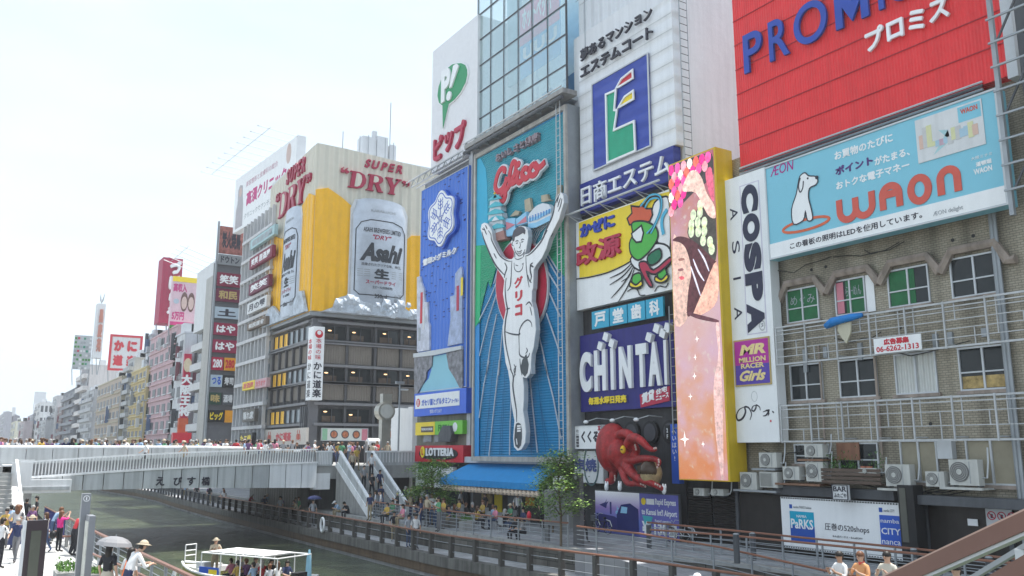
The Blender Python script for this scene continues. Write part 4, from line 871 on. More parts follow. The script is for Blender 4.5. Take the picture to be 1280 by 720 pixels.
def railing(pts, h, step, label, wires=4, post=(.10, .16), postm=DGREY, railm=COPPER, rr=.04, nm='railing', group=None, inset=0.0, pm=None):
    base = Vector(pts[0]); t = thing(nm, label, 'railing', base, group)
    P = [Vector(p) - base for p in pts]
    rl = M(); rl.tube([p + Vector((0, 0, h)) for p in P], rr, 6); part(rl, 'handrail', railm, t)
    for k in range(wires):
        z = h * (k + .7) / (wires + .6); part(M().tube([p + Vector((0, 0, z)) for p in P], .014, 4), 'wire', GREY, t)
    pmesh = M().box(-post[0] / 2, -post[1] / 2, 0, post[0] / 2, post[1] / 2, h - rr * .5).mesh('post', postm)
    for p, d in along(P, step):
        put('post', pmesh, t, rotz(p, math.atan2(d.y, d.x)))
    return t
EG = [(x + .14, y, -.85) for x, y in EDGE]
railing([Vector(p) for p in EG[1:6]], 1.0, 1.95, 'copper-topped railing with square dark posts along the near lower walkway', wires=2, post=(.16, .24), postm=mat('post grey', (.085, .08, .075), var=.2), rr=.05)
railing([Vector((20.34, 80.1, -.85)), Vector((20.74, 100, -.85)), Vector((21.34, 112, -.85)), Vector((21.14, 125, -.85)), Vector((19.3, 150, -.85))], 1.0, 2.0, 'dark fence along the far walkway beyond the bridge', wires=1, post=(.14, .2), postm=DGREY, railm=DGREY, nm='fence')
railing([Vector((22.15, 36.5, .06)), Vector((22.15, 50.5, .06))], 1.0, 1.7, 'thin wire railing in front of the cafe tables', wires=5, post=(.05, .05), postm=GREY)
railing([Vector((22.85, 31.2, .06)), Vector((22.3, 36.2, .06))], 1.0, 1.7, 'short wire railing beside the information board', wires=5, post=(.05, .05), postm=GREY)
RP = [Vector((24.5, 13.5, -.88)), Vector((24.45, 19, -.72)), Vector((24.3, 23.7, -.36)), Vector((23.3, 27, -.08)), Vector((22.35, 29.9, .04))]
railing(RP, 1.0, 1.75, 'sloping outer ramp railing with copper handrail by the airport poster', wires=5, post=(.05, .06), postm=GREY)
railing([Vector((25.9, 12, .0)), Vector((25.5, 18, .0)), Vector((25.1, 24.0, .0)), Vector((24.2, 27.4, .0))], 1.0, 1.6, 'middle ramp railing between the two slopes', wires=5, post=(.05, .06), postm=GREY)
railing([Vector((26.9, 12, .0)), Vector((26.75, 20.5, .0)), Vector((26.7, 25.6, .0)), Vector((26.5, 30.2, 0))], 1.0, 1.55, 'inner railing along the black shutter wall', wires=4, post=(.06, .06), postm=GREY)
q = M()
RQ = [(13.5, 23.2, 25.7, -.88), (19, 23.1, 25.3, -.72), (23.7, 22.7, 25.0, -.36), (27, 22.5, 24.1, -.08), (30, 22.3, 22.9, .03)]
for (ya, xa, xb, za), (yb_, xc, xd, zb_) in zip(RQ[:-1], RQ[1:]): q.add([(xa, ya, -2), (xb, ya, -2), (xd, yb_, -2), (xc, yb_, -2), (xa, ya, za), (xb, ya, za), (xd, yb_, zb_), (xc, yb_, zb_)], [(0, 3, 2, 1), (4, 5, 6, 7), (0, 1, 5, 4), (2, 3, 7, 6), (3, 0, 4, 7)])
struct(q, 'ramp', PAV)
q = M(); q.prism([(26.95, 12), (26.95, 20.5), (26.8, 25.6), (26.5, 30.2), (29.2, 30.2), (29.2, 12)], .003, .035); struct(q, 'upper_path', PAV)

# ================================================================== right row: building bodies
def body(nm, label, x0, y0, z0, x1, y1, z1, m, cat='building'):
    mw = Matrix.Translation((x0, y0, z0)); t = thing(nm, label, cat, mw)
    part(M().box(0, 0, 0, x1 - x0, y1 - y0, z1 - z0), 'wall', m, t); return t
t = body('building', 'dark grey block carrying the runner, snow crystal and speech bubble billboards', 29.75, 39.9, 0, 44, 59.4, 25.2, mat('panel grey', (.20, .205, .215), var=.12, dirt=.3))
f = Fr(wallframe((29.7, 51.75, 2), RIV), root=t); 
fr0 = Matrix(f.mw); inv = t.matrix_basis.inverted()
tw = M()
def wm_(m, name, mt, root, fr): return part(m, name, mt, root, mw=root.matrix_basis.inverted() @ fr)
wm_(M().box(.05, 2.5, 0, .55, 23.5, .3), 'pilaster', LGREY, t, fr0); wm_(M().box(.65, 2.5, 0, 1.2, 23.5, .2), 'louvre_strip', mat('louvre grey', (.22, .23, .25), stripe=('y', .3, 1.0)), t, fr0)
wm_(M().box(-7.7, -2, 0, .1, 1.2, .25), 'dark_shopfront', BLACK, t, fr0); wm_(M().box(-7.5, 1.9, -.02, .05, 6.3, .3), 'lower_wall', mat('dull olive wall', (.17, .17, .14), dirt=.3), t, fr0)
for x in (-6.3, -4.6): wm_(M().box(x, 2.75, .301, x + 1.3, 3.4, .35), 'window', GLASSL, t, fr0)
wm_(M().prism([(-2.9, 2.75), (-1.2, 2.75), (-1.0, 3.3), (-1.3, 3.85), (-2.3, 3.85), (-2.9, 3.3)], .31, .9), 'extractor_hood', DGREY, t, fr0)
g = thing('catwalk', 'grey truss catwalk above the snow crystal billboard', 'catwalk', wallframe((29.1, 59.6, 24.65), RIV))
for y, z in ((0, .5), (.55, .5), (.0, 0), (.3, .9)): part(M().tube([(0, y, z), (8.4, y, z)], .06, 5), 'pipe', LGREY, g)
for k in range(9): part(M().tube([(k * 1.05, 0, .5), (k * 1.05 + .5, .55, .5), (k * 1.05 + 1.0, 0, .5)], .035, 4), 'lattice', GREY, g)
t = body('building', 'tall white building with a plain flank and roof railing behind the estate board', 29.95, 30.4, 0, 52, 39.7, 29.2, mat('flank white', (.64, .65, .67), var=.05, sc=.4, dirt=.10, bump=.2))
rl = M()
for k in range(16): rl.tube([(.3 + k * 1.4, .1, 28.9), (.3 + k * 1.4, .1, 30.2)], .03, 4)
for z in (29.5, 29.9, 30.2): rl.tube([(.3, .1, z), (21.5, .1, z)], .03, 4)
part(rl, 'roof_railing', LGREY, t)
for x, hh in ((3, 1.4), (8, 2.2), (9.2, 1.2), (14, 1.8)): part(M().box(x, 1, 29.2, x + .9, 2.0, 29.2 + hh), 'roof_unit', LGREY, t)
part(M().box(0, -.04, 16, 22, -.002, 16.06), 'joint', LGREY, t)
g = thing('ladder', 'thin steel ladder up the white flank beside the estate board', 'ladder', wallframe((29.55, 30.28, 18.6), STR))
for x in (0, .55): part(M().tube([(x, 0, .2), (x, 12, .2)], .03, 4), 'rail', GREY, g)
rg = M().tube([(0, 0, .2), (.55, 0, .2)], .022, 4).mesh('rung', DGREY)
for k in range(28): put('rung', rg, g, Matrix.Translation((0, .2 + .42 * k, 0)))
t = body('building', 'white corrugated block rising behind the estate board with a roof aerial', 30.3, 33.0, 24.5, 52, 39.6, 46, mat('corrugated white', (.62, .64, .67), var=.05, stripe=('y', .8, .4)))
t['label'] = 'upper white corrugated tower beside the glass curtain wall'
a = thing('aerial', 'thin roof aerial standing on the white estate board', 'aerial', (29.6, 38.1, 28.3)); part(M().tube([(0, 0, -.5), (0, 0, 3.2)], .035, 5), 'mast', GREY, a); part(M().tube([(0, -.9, 3.0), (0, .9, 3.0)], .02, 4), 'cross_bar', GREY, a); part(M().tube([(0, -.5, 2.6), (0, .5, 2.6)], .02, 4), 'cross_bar', GREY, a)
t = body('building', 'blackened service wall behind the medicine, navy and octopus signs', 29.7, 31.0, 0, 29.94, 39.6, 17.6, mat('sooty wall', (.055, .055, .06), var=.2, dirt=.3))
fr = wallframe((29.7, 39.55, 0), RIV)
wm_(M().box(.05, 4.2, 0, .45, 17.4, .35), 'pilaster', mat('pilaster grey', (.13, .13, .14), var=.15, dirt=.3), t, fr)
wm_(M().box(.5, 12, 0, 8.4, 16.5, .15), 'plate', GREY, t, fr)
for k in range(4):
    c = (3.4 + k * 1.45, 5.05); wm_(M().disc(c, .58, 0, .18, 20), 'round_vent', BLACK, t, fr); wm_(M().disc(c, .45, .181, .2, 20), 'vent_face', mat('vent grey', (.07, .07, .08)), t, fr)
for k, (u, v) in enumerate(((733, 527), (766, 525), (796, 524))):
    p = PX(u, v, 28.9); g = thing('spot_lamp', 'small white arm lamp above the red octopus, %s of three' % ('leftmost', 'middle one', 'rightmost')[k], 'lamp', p)
    part(M().tube([(0, 0, 0), (0, -.9, .15), (.8, -1.0, .1)], .025, 5), 'arm', LGREY, g); part(M().ell((0, .05, -.02), (.1, .2, .1), 8, 6), 'lamp_head', WHITE, g, smooth=True)
t = body('building', 'narrow sooty infill building between the video screen and the tiled building', 29.8, 27.65, 0, 40, 31.0, 16.6, mat('sooty wall', (.055, .055, .06)))
for k in range(2): part(M().box(-.08, .1 + k * 1.65, .1, -.002, 1.6 + k * 1.65, 2.4), 'shutter', mat('shutter black', (.032, .028, .027), rough=.35, var=.25, stripe=('z', .11, .9), dirt=.2), t)
# ================================================================== brick building
XB = 29.6
TILEW = wallbrick('small buff tile', (.40, .36, .285), (.33, .29, .225), (.21, .19, .15), .21, .085, .012, .45, .35)
t = body('tiled_building', 'buff tiled building with hooded windows, white balcony railings and air conditioners', XB, 9.5, 0, 52, 27.6, 17.6, TILEW)
t.matrix_basis = Matrix.Translation((XB, 9.5, 0)); BT = t
bf = Fr(wallframe((XB, 27.6, 0), RIV)); TF = t.matrix_basis.inverted() @ bf.mw
def bpart(m, nm, mt, par=None): return part(m, nm, mt, par or BT, mw=TF if par is None else None)
HOOD = mat('hood pinkish render', (.33, .27, .23), var=.15, dirt=.4)
CUR = mat('curtain beige', (.30, .27, .20), var=.15); CURW = mat('curtain white', (.62, .63, .60), var=.1, stripe=('x', .22, .8)); GRB = mat('green blind', (.02, .13, .05), var=.25, sc=2)
def window(x0, y0, x1, y1, fill, nx=2, yb=None, inset=.12, glass=True):
    w_ = bpart(M().box(x0, y0, -.05, x1, y1, .004), 'window', GLASSD if fill is None else fill)
    fm = M()
    for q in ((x0, y0, x1, y0 + .06), (x0, y1 - .06, x1, y1), (x0, y0 + .06, x0 + .06, y1 - .06), (x1 - .06, y0 + .06, x1, y1 - .06)): fm.box(q[0], q[1], .0, q[2], q[3], .07)
    for k in range(1, nx):
        x = x0 + (x1 - x0) * k / nx; fm.box(x - .035, y0 + .06, .0, x + .035, y1 - .06, .065)
    if yb:
        for k in range(nx):
            a = x0 + .06 if k == 0 else x0 + (x1 - x0) * k / nx + .035; b_ = x1 - .06 if k == nx - 1 else x0 + (x1 - x0) * (k + 1) / nx - .035
            fm.box(a, y0 + (y1 - y0) * yb - .025, .0, b_, y0 + (y1 - y0) * yb + .025, .06)
    part(fm, 'window_frame', LGREY, w_); part(M().box(x0 - .1, y0 - .12, .0, x1 + .1, y0 - .002, .14), 'sill', HOOD, w_)
    return w_
B3 = (960, 300, 3.0)
def wr(a, b, c, o=B3):   # top-left, bottom-left, right px
    p, q_, r = bf.uv(*T(*o, [a])[0]), bf.uv(*T(*o, [b])[0]), bf.uv(*T(*o, [c])[0]); return (p[0] + q_[0]) / 2, q_[1], r[0], p[1]
W1 = [((70,190),(75,316),(193,240)), ((250,155),(258,280),(368,200)), ((450,120),(455,258),(608,170)), ((685,72),(690,222),(868,120))]
for i, a in enumerate(W1):
    x0, y0, x1, y1 = wr(*a); 
    if i == 0: y_ref0, y_ref1 = y0, y1
    w_ = window(x0, y_ref0, x1, y_ref1, None, 2, .42)
    if i < 2: part(M().box(x0 + (.08 if i == 0 else .5), y_ref0 + .08, .005, x1 - .08, y_ref1 - .08, .02), 'blind', GRB, w_)
    if i == 2: part(M().box(x0 + .08, y_ref0 + .08, .005, x0 + 1.1, y_ref1 - .08, .02), 'blind', GRB, w_)
    if i == 1: part(M().box(x1 + .02, y_ref0, .005, x1 + .38, y_ref1, .03), 'shutter_panel', WHITE, w_); part(M().box(x0 + .08, y_ref0 + .1, .021, x0 + .4, y_ref1 - .1, .03), 'pink_curtain', PNK, w_)
    if i == 0: text('めぐみ', w_, x0 + .2, y_ref0 + .75, x1 - .2, y_ref0 + 1.15, GREY, z=.02)
    if i == 1: text('らーめん', w_, x0 + .5, y_ref0 + .75, x1 - .2, y_ref0 + 1.15, GREY, z=.02)
W2 = [((85,470),(88,605),(208,530)), ((267,455),(272,592),(412,510)), ((475,420),(482,578),(636,500)), ((715,400),(722,565),(908,480))]
for i, a in enumerate(W2):
    x0, y0, x1, y1 = wr(*a)
    if i == 0: ya0, ya1 = y0, y1
    w_ = window(x0, ya0, x1, ya1, None if i != 2 else CURW, 2, .42 if i != 2 else None)
    if i == 3: part(M().box(x0 + .08, ya0 + .08, .005, x1 - .08, ya0 + .5, .02), 'poster_strip', mat('poster mixed', (.35, .25, .1), var=.7, sc=4), w_)
hp = [((35,235),(62,165),(168,145),(212,212)), ((212,212),(248,130),(368,105),(412,175)), ((412,175),(452,88),(590,60),(640,132)), ((640,132),(682,42),(845,8),(893,82),(925,78))]
for i, pl in enumerate(hp):
    pts = [bf.uv(*T(*B3, [p])[0], .25) for p in pl]
    yt_ = pts[1][1] if i == 0 else yt_; yl_ = pts[0][1] if i == 0 else yl_
    pts = [(p[0], (yt_ if k in (1, 2) else yl_ + .05)) for k, p in enumerate(pts)]
    bpart(M().tube([(p[0], p[1], .15) for p in pts], .17, 6), 'window_hood', HOOD)
WIRE = mat('cable black', (.03, .03, .03))
rr = random.Random(12)
for k in range(11):
    xa_, ya_ = rr.uniform(.3, 12), rr.choice([2.9, 4.2, 7.9, 8.6, 11.9]); L_w = rr.uniform(1.5, 4); part(M().tube([(xa_ + L_w * t, ya_ - .5 * math.sin(math.pi * t) * rr.uniform(.2, .8), .16 + .05 * (k % 3)) for t in (0, .2, .4, .6, .8, 1)], .018, 4), 'cable', WIRE, BT, mw=TF)
for k in range(8): x_ = rr.uniform(.5, 13); part(M().box(x_, 8.0 + rr.uniform(-.8, .4), .0, x_ + .18, 8.3, .1), 'junction_box', GREY, BT, mw=TF)
for k in range(14): x_ = .5 + k * 1.0 + rr.uniform(-.3, .3); y_ = rr.choice([8.7, 5.1, 11.6]); part(M().disc((x_, y_), .07, 0, .012, 8), 'wall_hole', BLACK, BT, mw=TF)
for x in (bf.uv(1257, 420)[0], bf.uv(1262, 420)[0]): bpart(M().tube([(x, 1, .18), (x, 13, .18)], .07, 6), 'drain_pipe', GREY)
bpart(M().tube([(bf.uv(1098, 480)[0], 4, .12), (bf.uv(1098, 480)[0], 8.4, .12)], .05, 6), 'drain_pipe', HOOD)
bpart(M().tube([(bf.uv(1030, 500)[0], 3, .12), (bf.uv(1030, 500)[0], 8.4, .12)], .04, 6), 'drain_pipe', HOOD)
GRW = mat('grille white', (.48, .49, .50), var=.08, dirt=.2)
def grille(pl, pb, pr, rows_, lab, zoff=.75):
    fr_ = Fr(wallframe((XB - zoff, 27.6, 0), RIV)); a = fr_.uv(*pl); b_ = fr_.uv(*pb); y1, y0 = a[1], b_[1]
    x0 = (a[0] + b_[0]) / 2; x1 = 13.6
    t_ = thing('balcony_grille', lab, 'railing', wallframe((XB - zoff, 27.6, 0), RIV))
    H = y1 - y0
    for y, r in ((y1, .05), (y1 - .16, .03), (y0, .05)): part(M().bar((x0, y, 0), (x1, y, 0), r * 1.35), 'rail', GRW, t_)
    for k in range(rows_ - 1):
        y = y0 + H * (k + 1) / rows_
        part(M().bar((x0, y, .001), (x1, y, .001), .03), 'rail', GRW, t_)
    n_ = 7
    for k in range(n_ + 1):
        x = x0 + (x1 - x0) * k / n_; part(M().bar((x, y0 - .05, .03), (x, y1 + .05, .03), .055), 'upright', GRW, t_)
        if k: part(M().bar((x, y0 + .1, 0), (x, y0 + .1, -zoff), .05), 'bracket', GRW, t_)
    rr = random.Random(int(y0 * 10))
    for k in range(n_ * 2):
        x = x0 + (x1 - x0) * (k + .3 + rr.random() * .4) / (n_ * 2); r0 = rr.randint(0, rows_ - 2); r1 = r0 + rr.randint(1, 2) if rr.random() < .6 else rows_
        part(M().bar((x, y0 + H * r0 / rows_, -.02), (x, y0 + H * min(r1, rows_) / rows_, -.02), .034), 'infill_bar', GRW, t_)
    return fr_, t_
GF, _g = grille(T(*B3, [(30,330)])[0], T(*B3, [(38,468)])[0], None, 5, 'upper white geometric balcony grille carrying the small advert board')
grille(T(*B3, [(50,622)])[0], (978, 552), None, 3, 'lower white geometric balcony grille above the air conditioners')
sf = Fr(wallframe((XB - .84, 27.6, 0), RIV)); x0, y1 = sf.uv(1092.5, 424); x1, y0 = sf.uv(1153, 436); y0b = sf.uv(1094, 443)[1]
g = thing('sign_board', 'small white sign with red telephone number 06-6262-1313 tied to the upper grille', 'sign', wallframe((XB - .84, 27.6 - x0, y0b), RIV)); w_, h_ = x1 - x0, y1 - y0b
part(M().box(0, 0, 0, w_, h_, .04), 'board', WHITE, g); text('広告募集', g, w_ * .22, h_ * .52, w_ * .76, h_ * .92, RED, z=.042, bold=.05); text('06-6262-1313', g, w_ * .05, h_ * .10, w_ * .95, h_ * .46, RED, z=.042, bold=.02)
p = GF.uv(1058, 401); g = thing('tarpaulin', 'rolled blue tarpaulin with a pale fan-shaped banner hung over the upper grille', 'tarpaulin', wallframe((XB - .78, 27.6 - p[0], p[1]), RIV))
tm = mat('tarp blue', (.02, .20, .55), var=.15, bump=.6)
part(M().tube([(-.85, -.12, .1), (-.5, .0, .16), (0, .04, .2), (.4, .08, .16), (.8, .12, .08)], [.12, .18, .15, .14, .08], 9), 'blue_roll', tm, g, smooth=True); part(M().prism([(-.25, -.12), (.3, -.08), (.25, -.5), (.03, -.9), (-.2, -.6), (-.32, -.35)], .05, .12), 'pale_banner', mat('cream cloth', (.5, .47, .36)), g)
AC7 = (900, 500, 3.274)
def r7(a, b, c): return wr(a, b, c, AC7)
for a, m_ in ((((740,165),(745,335),(895,250)), CUR), (((1010,160),(1015,345),(1225,250)), CUR), (((305,180),(310,260),(450,200)), None), (((485,175),(490,290),(650,200)), None)):
    x0, y0, x1, y1 = r7(*a); w_ = window(x0, y0, x1, y1, m_, 2 if x1 - x0 < 2.3 else 2, .4 if m_ is None else None)
x0, y0, x1, y1 = r7((485,175),(488,245),(578,200)); bpart(M().box(x0, y0, .1, x1, y1, .14), 'rusty_board', mat('rusty board', (.28, .14, .09), var=.2, dirt=.3))
x0, y0, x1, y1 = r7((905,165),(910,240),(968,200)); bpart(M().box(x0, y0, .02, x1, y1, .3), 'meter_box', LGREY)
bpart(M().box(.1, 0, .01, 18, 2.35, .12), 'dark_dado', mat('dado dark', (.035, .033, .032), var=.2, dirt=.3))
SHT = mat('shutter black', (.032, .028, .027), rough=.35, var=.25, stripe=('y', .11, .9), dirt=.2)
for k in range(6): bpart(M().box(.2 + k * 2.95, .12, .13, 3.0 + k * 2.95, 2.3, .18), 'shutter', SHT)
for k in range(7): bpart(M().box(.02 + k * 2.95, .0, .125, .17 + k * 2.95, 2.4, .26), 'shutter_post', DGREY)
x0 = bf.uv(1145, 630)[0]
bpart(M().prism([(x0, 2.3), (x0 + 8, 2.3), (x0 + 8, 2.62), (x0 + .15, 2.62)], .19, .9), 'dark_canopy', DGREY)
bpart(M().box(bf.uv(975, 600)[0], 2.36, .18, bf.uv(1126, 600)[0], 2.72, .5), 'dark_canopy', DGREY)
x0, x1 = bf.uv(1128, 640, .9)[0], bf.uv(1148, 640, .9)[0]
c = thing('pillar', 'square black pillar with a pale front panel in front of the shutters', 'pillar', wallframe((XB - .5, 27.6 - x0, 0), RIV)); part(M().box(0, .12, 0, x1 - x0, 2.95, .6), 'shaft', BLACK, c); part(M().box(.08, 1.0, .602, x1 - x0 - .3, 2.85, .63), 'front_panel', mat('panel olive', (.10, .10, .085)), c)
f = facade(XB - .55, (976, 623), (1128, 627), (979, 688.5), (1128, 697), 'hoarding', 'long white advertising hoarding with teal and blue squares and a line of black text', 'sign')
w, h = f.w, f.h; panel(f, WHITE, d=.15)
for k in range(46): 
    x = .06 + k * (w - .12) / 46
    if k == 0: dm = M().box(0, 0, 0, .06, .05, .02).mesh('edge_clip', BLACK)
    put('edge_clip', dm, f.root, Matrix.Translation((x, h - .06, .002))); put('edge_clip', dm, f.root, Matrix.Translation((x, .02, .002)))
X_ = lambda u: f.uv(u, 655)[0]
x0, x1 = X_(988), X_(1018); yy1, yy0 = f.uv(988, 638.5)[1], f.uv(989, 675.5)[1]; ym_ = f.uv(988, 656)[1]
TEALP = mat('parks teal', (.01, .33, .50)); BLP = mat('parks blue', (.02, .08, .36))
part(M().box(x0, yy0, .003, x1, ym_, .012), 'blue_square', BLP, f.root); part(M().box(x0, ym_, .003, x1, yy1, .012), 'teal_square', TEALP, f.root); text('PaRKS', f.root, x0 + .05, ym_ - .12, x1 - .05, ym_ + .26, WHITE, z=.013, bold=.02); text('NAMBA', f.root, x0 + .35, ym_ + .32, x1 - .35, ym_ + .42, WHITE, z=.013)
part(M().box(x0, yy1 + .1, .003, x0 + .14, yy1 + .26, .01), 'small_blue_mark', BLP, f.root); text('namba PARKS fashion', f.root, x0 + .2, yy1 + .12, x1 - .1, yy1 + .22, GREY, z=.003)
text('圧巻の520shops', f.root, X_(1031), f.uv(1031, 663.5)[1], X_(1086), f.uv(1031, 654)[1] + .02, INK, z=.004); text('なんばパークス・なんばCITY', f.root, X_(1040), f.uv(1040, 671)[1], X_(1077), f.uv(1040, 668.5)[1], INK, z=.003)
x0, x1 = X_(1100), w - .05; yy1, yy0 = f.uv(1100, 643.5)[1], f.uv(1101, 683)[1]
part(M().box(x0, yy0, .003, x1, yy1, .012), 'blue_square', BLUE, f.root); text('CITY', f.root, x0 + .05, yy0 + .45, x1 - .02, yy1 - .45, WHITE, z=.013, bold=.01); text('namba', f.root, x0 + .05, yy1 - .27, x1 - .05, yy1 - .12, WHITE, z=.013); text('nanca', f.root, x0 + .05, yy0 + .1, x1 - .05, yy0 + .24, WHITE, z=.013)
part(M().box(x0, yy1 + .1, .003, x0 + .14, yy1 + .26, .01), 'small_blue_mark', BLP, f.root); text('namba CITY', f.root, x0 + .2, yy1 + .12, x1 - .2, yy1 + .22, GREY, z=.003)
f = facade(XB - .3, (1232, 636), (1264.5, 637), (1233, 660), (1265.5, 661), 'notice_plate', 'brushed metal notice plate with three red prohibition circles on the shutter', 'sign')
panel(f, LGREY, d=.05)
for k in range(3):
    c = (.2 + k * .33, f.h - .22); part(M().stroke([(c[0] + .13*math.cos(2*math.pi*a/16), c[1] + .13*math.sin(2*math.pi*a/16)) for a in range(16)], .03, .003, .012, closed=True), 'red_circle', CRIM, f.root); part(M().stroke([(c[0] - .09, c[1] + .09), (c[0] + .09, c[1] - .09)], .03, .013, .016), 'red_bar', CRIM, f.root); part(M().box(c[0] - .04, c[1] - .08, .003, c[0] + .04, c[1] + .05, .006), 'pictogram', INK, f.root)
f = facade(XB - .3, (1209, 648.5), (1222, 649), (1210, 657), (1222, 657.5), 'notice_sheet', 'small blank white notice stuck on the black shutter', 'notice'); panel(f, WHITE, d=.02)
f = facade(XB - 1.0, (1040, 606), (1060, 606), (1040.5, 624), (1060, 625), 'sign_board', 'small white BAR sign hanging under the plant box', 'sign'); panel(f, OFFW, d=.12, frame=INK, fw=.02); text('BAR', f.root, .06, .3, f.w - .06, f.h - .06, INK, z=.003, bold=.02); text('ふたごや', f.root, .08, .08, f.w - .08, .24, INK, z=.003, bold=.01)
ACW = mat('aircon white', (.50, .50, .47), var=.08, dirt=.2); FAN = mat('fan grille', (.14, .14, .14), var=.2)
acn = 0
ACL = ['upper-left small air conditioner under the tall white sign', 'lower-left air conditioner below the tall white sign, fan facing out', 'lower right-hand air conditioner under the tall white sign, plain grille', 'air conditioner on the top shelf left of the rusty board', 'small air conditioner at the left end of the rusted shelf', 'tall air conditioner right of the small one on the rusted shelf', 'pale air conditioner half hidden behind the plant box', 'large air conditioner right of the plant box under the curtained window', 'small air conditioner between the two large ones', 'largest air conditioner, below the grey meter box', 'small old air conditioner low under the video screen, left one', 'small old air conditioner low under the video screen, right one']
for i, (x0, y0, x1, y1, o) in enumerate(((160,215,240,277,1),(82,295,158,368,1),(162,293,243,360,0),(345,182,428,235,1),(257,272,332,328,1),(350,252,432,335,1),(567,278,650,306,1),(675,263,790,356,1),(840,292,928,356,1),(935,243,1073,352,1),(-23,366,-1,390,1),(-8 + 12,366,40,390,1))):
    a = bf.uv(900 + x0 / 3.274, 500 + y0 / 3.274, .8); b_ = bf.uv(900 + x1 / 3.274, 500 + y1 / 3.274, .8)
    if i >= 10: a = bf.uv(*((867, 610), (889, 611))[i - 10], .8); b_ = bf.uv(*((882, 620), (906, 620))[i - 10], .8)
    W, H = (b_[0] - a[0]), (a[1] - b_[1]); W *= .93; dp = .34
    g = thing('air_conditioner', ACL[i], 'air conditioner', wallframe((XB - .48, 27.6 - a[0], b_[1]), RIV), 'air conditioner outdoor units')
    part(M().box(0, 0, 0, W, H, dp), 'casing', ACW, g); part(M().box(W * .70, H * .08, dp + .001, W * .72, H * .92, dp + .01), 'panel_seam', GREY, g)
    if o:
        R_ = min(H * .40, W * .33); c = (W * .36, H * .52); part(M().disc(c, R_, dp + .001, dp + .03, 20), 'fan_grille', FAN, g)
        part(M().disc(c, R_ * .3, dp + .031, dp + .045, 12), 'fan_hub', ACW, g)
        for k in range(3): part(M().stroke([(c[0] + R_ * (.45 + .2 * k) * math.cos(2*math.pi*a_/16), c[1] + R_ * (.45 + .2 * k) * math.sin(2*math.pi*a_/16)) for a_ in range(16)], .012, dp + .031, dp + .038, closed=True), 'guard_ring', ACW, g)
    else: part(M().box(W * .06, H * .1, dp + .001, W * .66, H * .9, dp + .02), 'fan_grille', mat('louvre pale', (.30, .30, .28), stripe=('y', .04, .8)), g)
    part(M().box(.02, -.05, .02, .1, -.002, .3), 'foot', DGREY, g); part(M().box(W - .1, -.05, .02, W - .02, -.002, .3), 'foot', DGREY, g)
    part(M().tube([(W, H * .3, .1), (W + .15, H * .3, .1), (W + .2, H * .9, .05), (W + .2, H + .4, .0)], .03, 5), 'hose', LGREY, g)
RUST = mat('rusty steel', (.20, .11, .07), var=.3)
def shelf(u0, v0, u1, lab, m_=RUST):
    a = bf.uv(u0, v0, .5); b_ = bf.uv(u1, v0, .5); g = thing('wall_shelf', lab, 'shelf', wallframe((XB - .02, 27.6 - a[0], a[1]), RIV))
    part(M().box(0, -.08, 0, b_[0] - a[0], 0, .1), 'beam', m_, g); part(M().box(0, -.08, .75, b_[0] - a[0], 0, .85), 'beam', m_, g)
    for k in range(4): x = (b_[0] - a[0]) * (k + .1) / 3.3; part(M().box(x, -.07, .1, x + .08, -.01, .75), 'bracket', m_, g)
shelf(976, 603, 1032, 'long rusty shelf beam holding two air conditioners'); shelf(1004, 573.5, 1036, 'upper rusty shelf beam holding a single air conditioner'); shelf(924, 611, 977, 'grey shelf frame under the lower left-hand air conditioners', GREY); shelf(947, 585, 976, 'short shelf frame under the upper left-hand air conditioner', GREY); shelf(1182, 608, 1235, 'pale bracket shelf under the largest air conditioner', ACW); shelf(1104, 609.5, 1146, 'bracket shelf under the large air conditioner', ACW)
a = bf.uv(1030, 604, .7); b_ = bf.uv(1104, 604, .7); W = b_[0] - a[0]
g = thing('planter_box', 'slatted brown wooden plant box with green plants on the tiled wall', 'planter', wallframe((XB - .1, 27.6 - a[0], a[1]), RIV))
WD = mat('weathered wood', (.10, .07, .055), var=.3)
for k in range(4): part(M().box(0, .02 + k * .15, .7, W, .13 + k * .15, .74), 'slat', WD, g)
part(M().box(0, 0, .02, W, .04, .7), 'base', WD, g)
lfm = mat('potted leaves', (.07, .17, .035), var=.4)
rr = random.Random(4); q = M()
for k in range(260):
    cx_ = rr.choice([.35, .5, 1.1, 1.25, 2.3]); x = rr.gauss(cx_, .16); y = .45 + abs(rr.gauss(0, .32)); z = rr.uniform(.2, .7); a_ = rr.uniform(0, 6.28); s_ = .07
    q.add([(x, y, z), (x + s_ * math.cos(a_), y + s_, z + s_ * math.sin(a_)), (x + s_ * math.cos(a_ + .8), y + s_ * 1.6, z)], [(0, 1, 2)])
part(q, 'foliage', lfm, g)['kind'] = 'stuff'
for x in (1.75, 2.0): part(M().tube([(x, .45, .5), (x, .68, .5)], [.09, .12], 8), 'pot', mat('terracotta', (.35, .13, .08)), g)
for (nm, lab, tl, tr_, bl, br_, s, m1, m2) in (('sign_board', 'white sign board with bold black brush characters left of the octopus', (718.5, 532), (752, 531), (718.5, 562), (752, 561), 'くくる', WHITE, INK), ):
    f = facade(XF - .5, tl, tr_, bl, br_, nm, lab, 'sign'); panel(f, m1, d=.3, frame=GREY, fw=.03); text(s, f.root, .6, .35, f.w - .25, f.h - .3, m2, z=.003, bold=.05); vtext('たこ焼道頓堀', f.root, .12, .1, .4, f.h - .2, m2, z=.003, bold=.01); vtext('本店', f.root, f.w - .32, .5, f.w - .06, 1.3, CRIM, z=.003, bold=.03)
f = facade(XF - .3, (718, 564), (754, 563), (718, 604), (754, 603), 'wall_panel', 'dirty white panelled wall with a faded round emblem beneath the brush sign', 'wall'); panel(f, OFFW, d=.3)
part(M().box(0, f.h * .5 - .01, .002, f.w, f.h * .5 + .01, .01), 'joint', GREY, f.root)
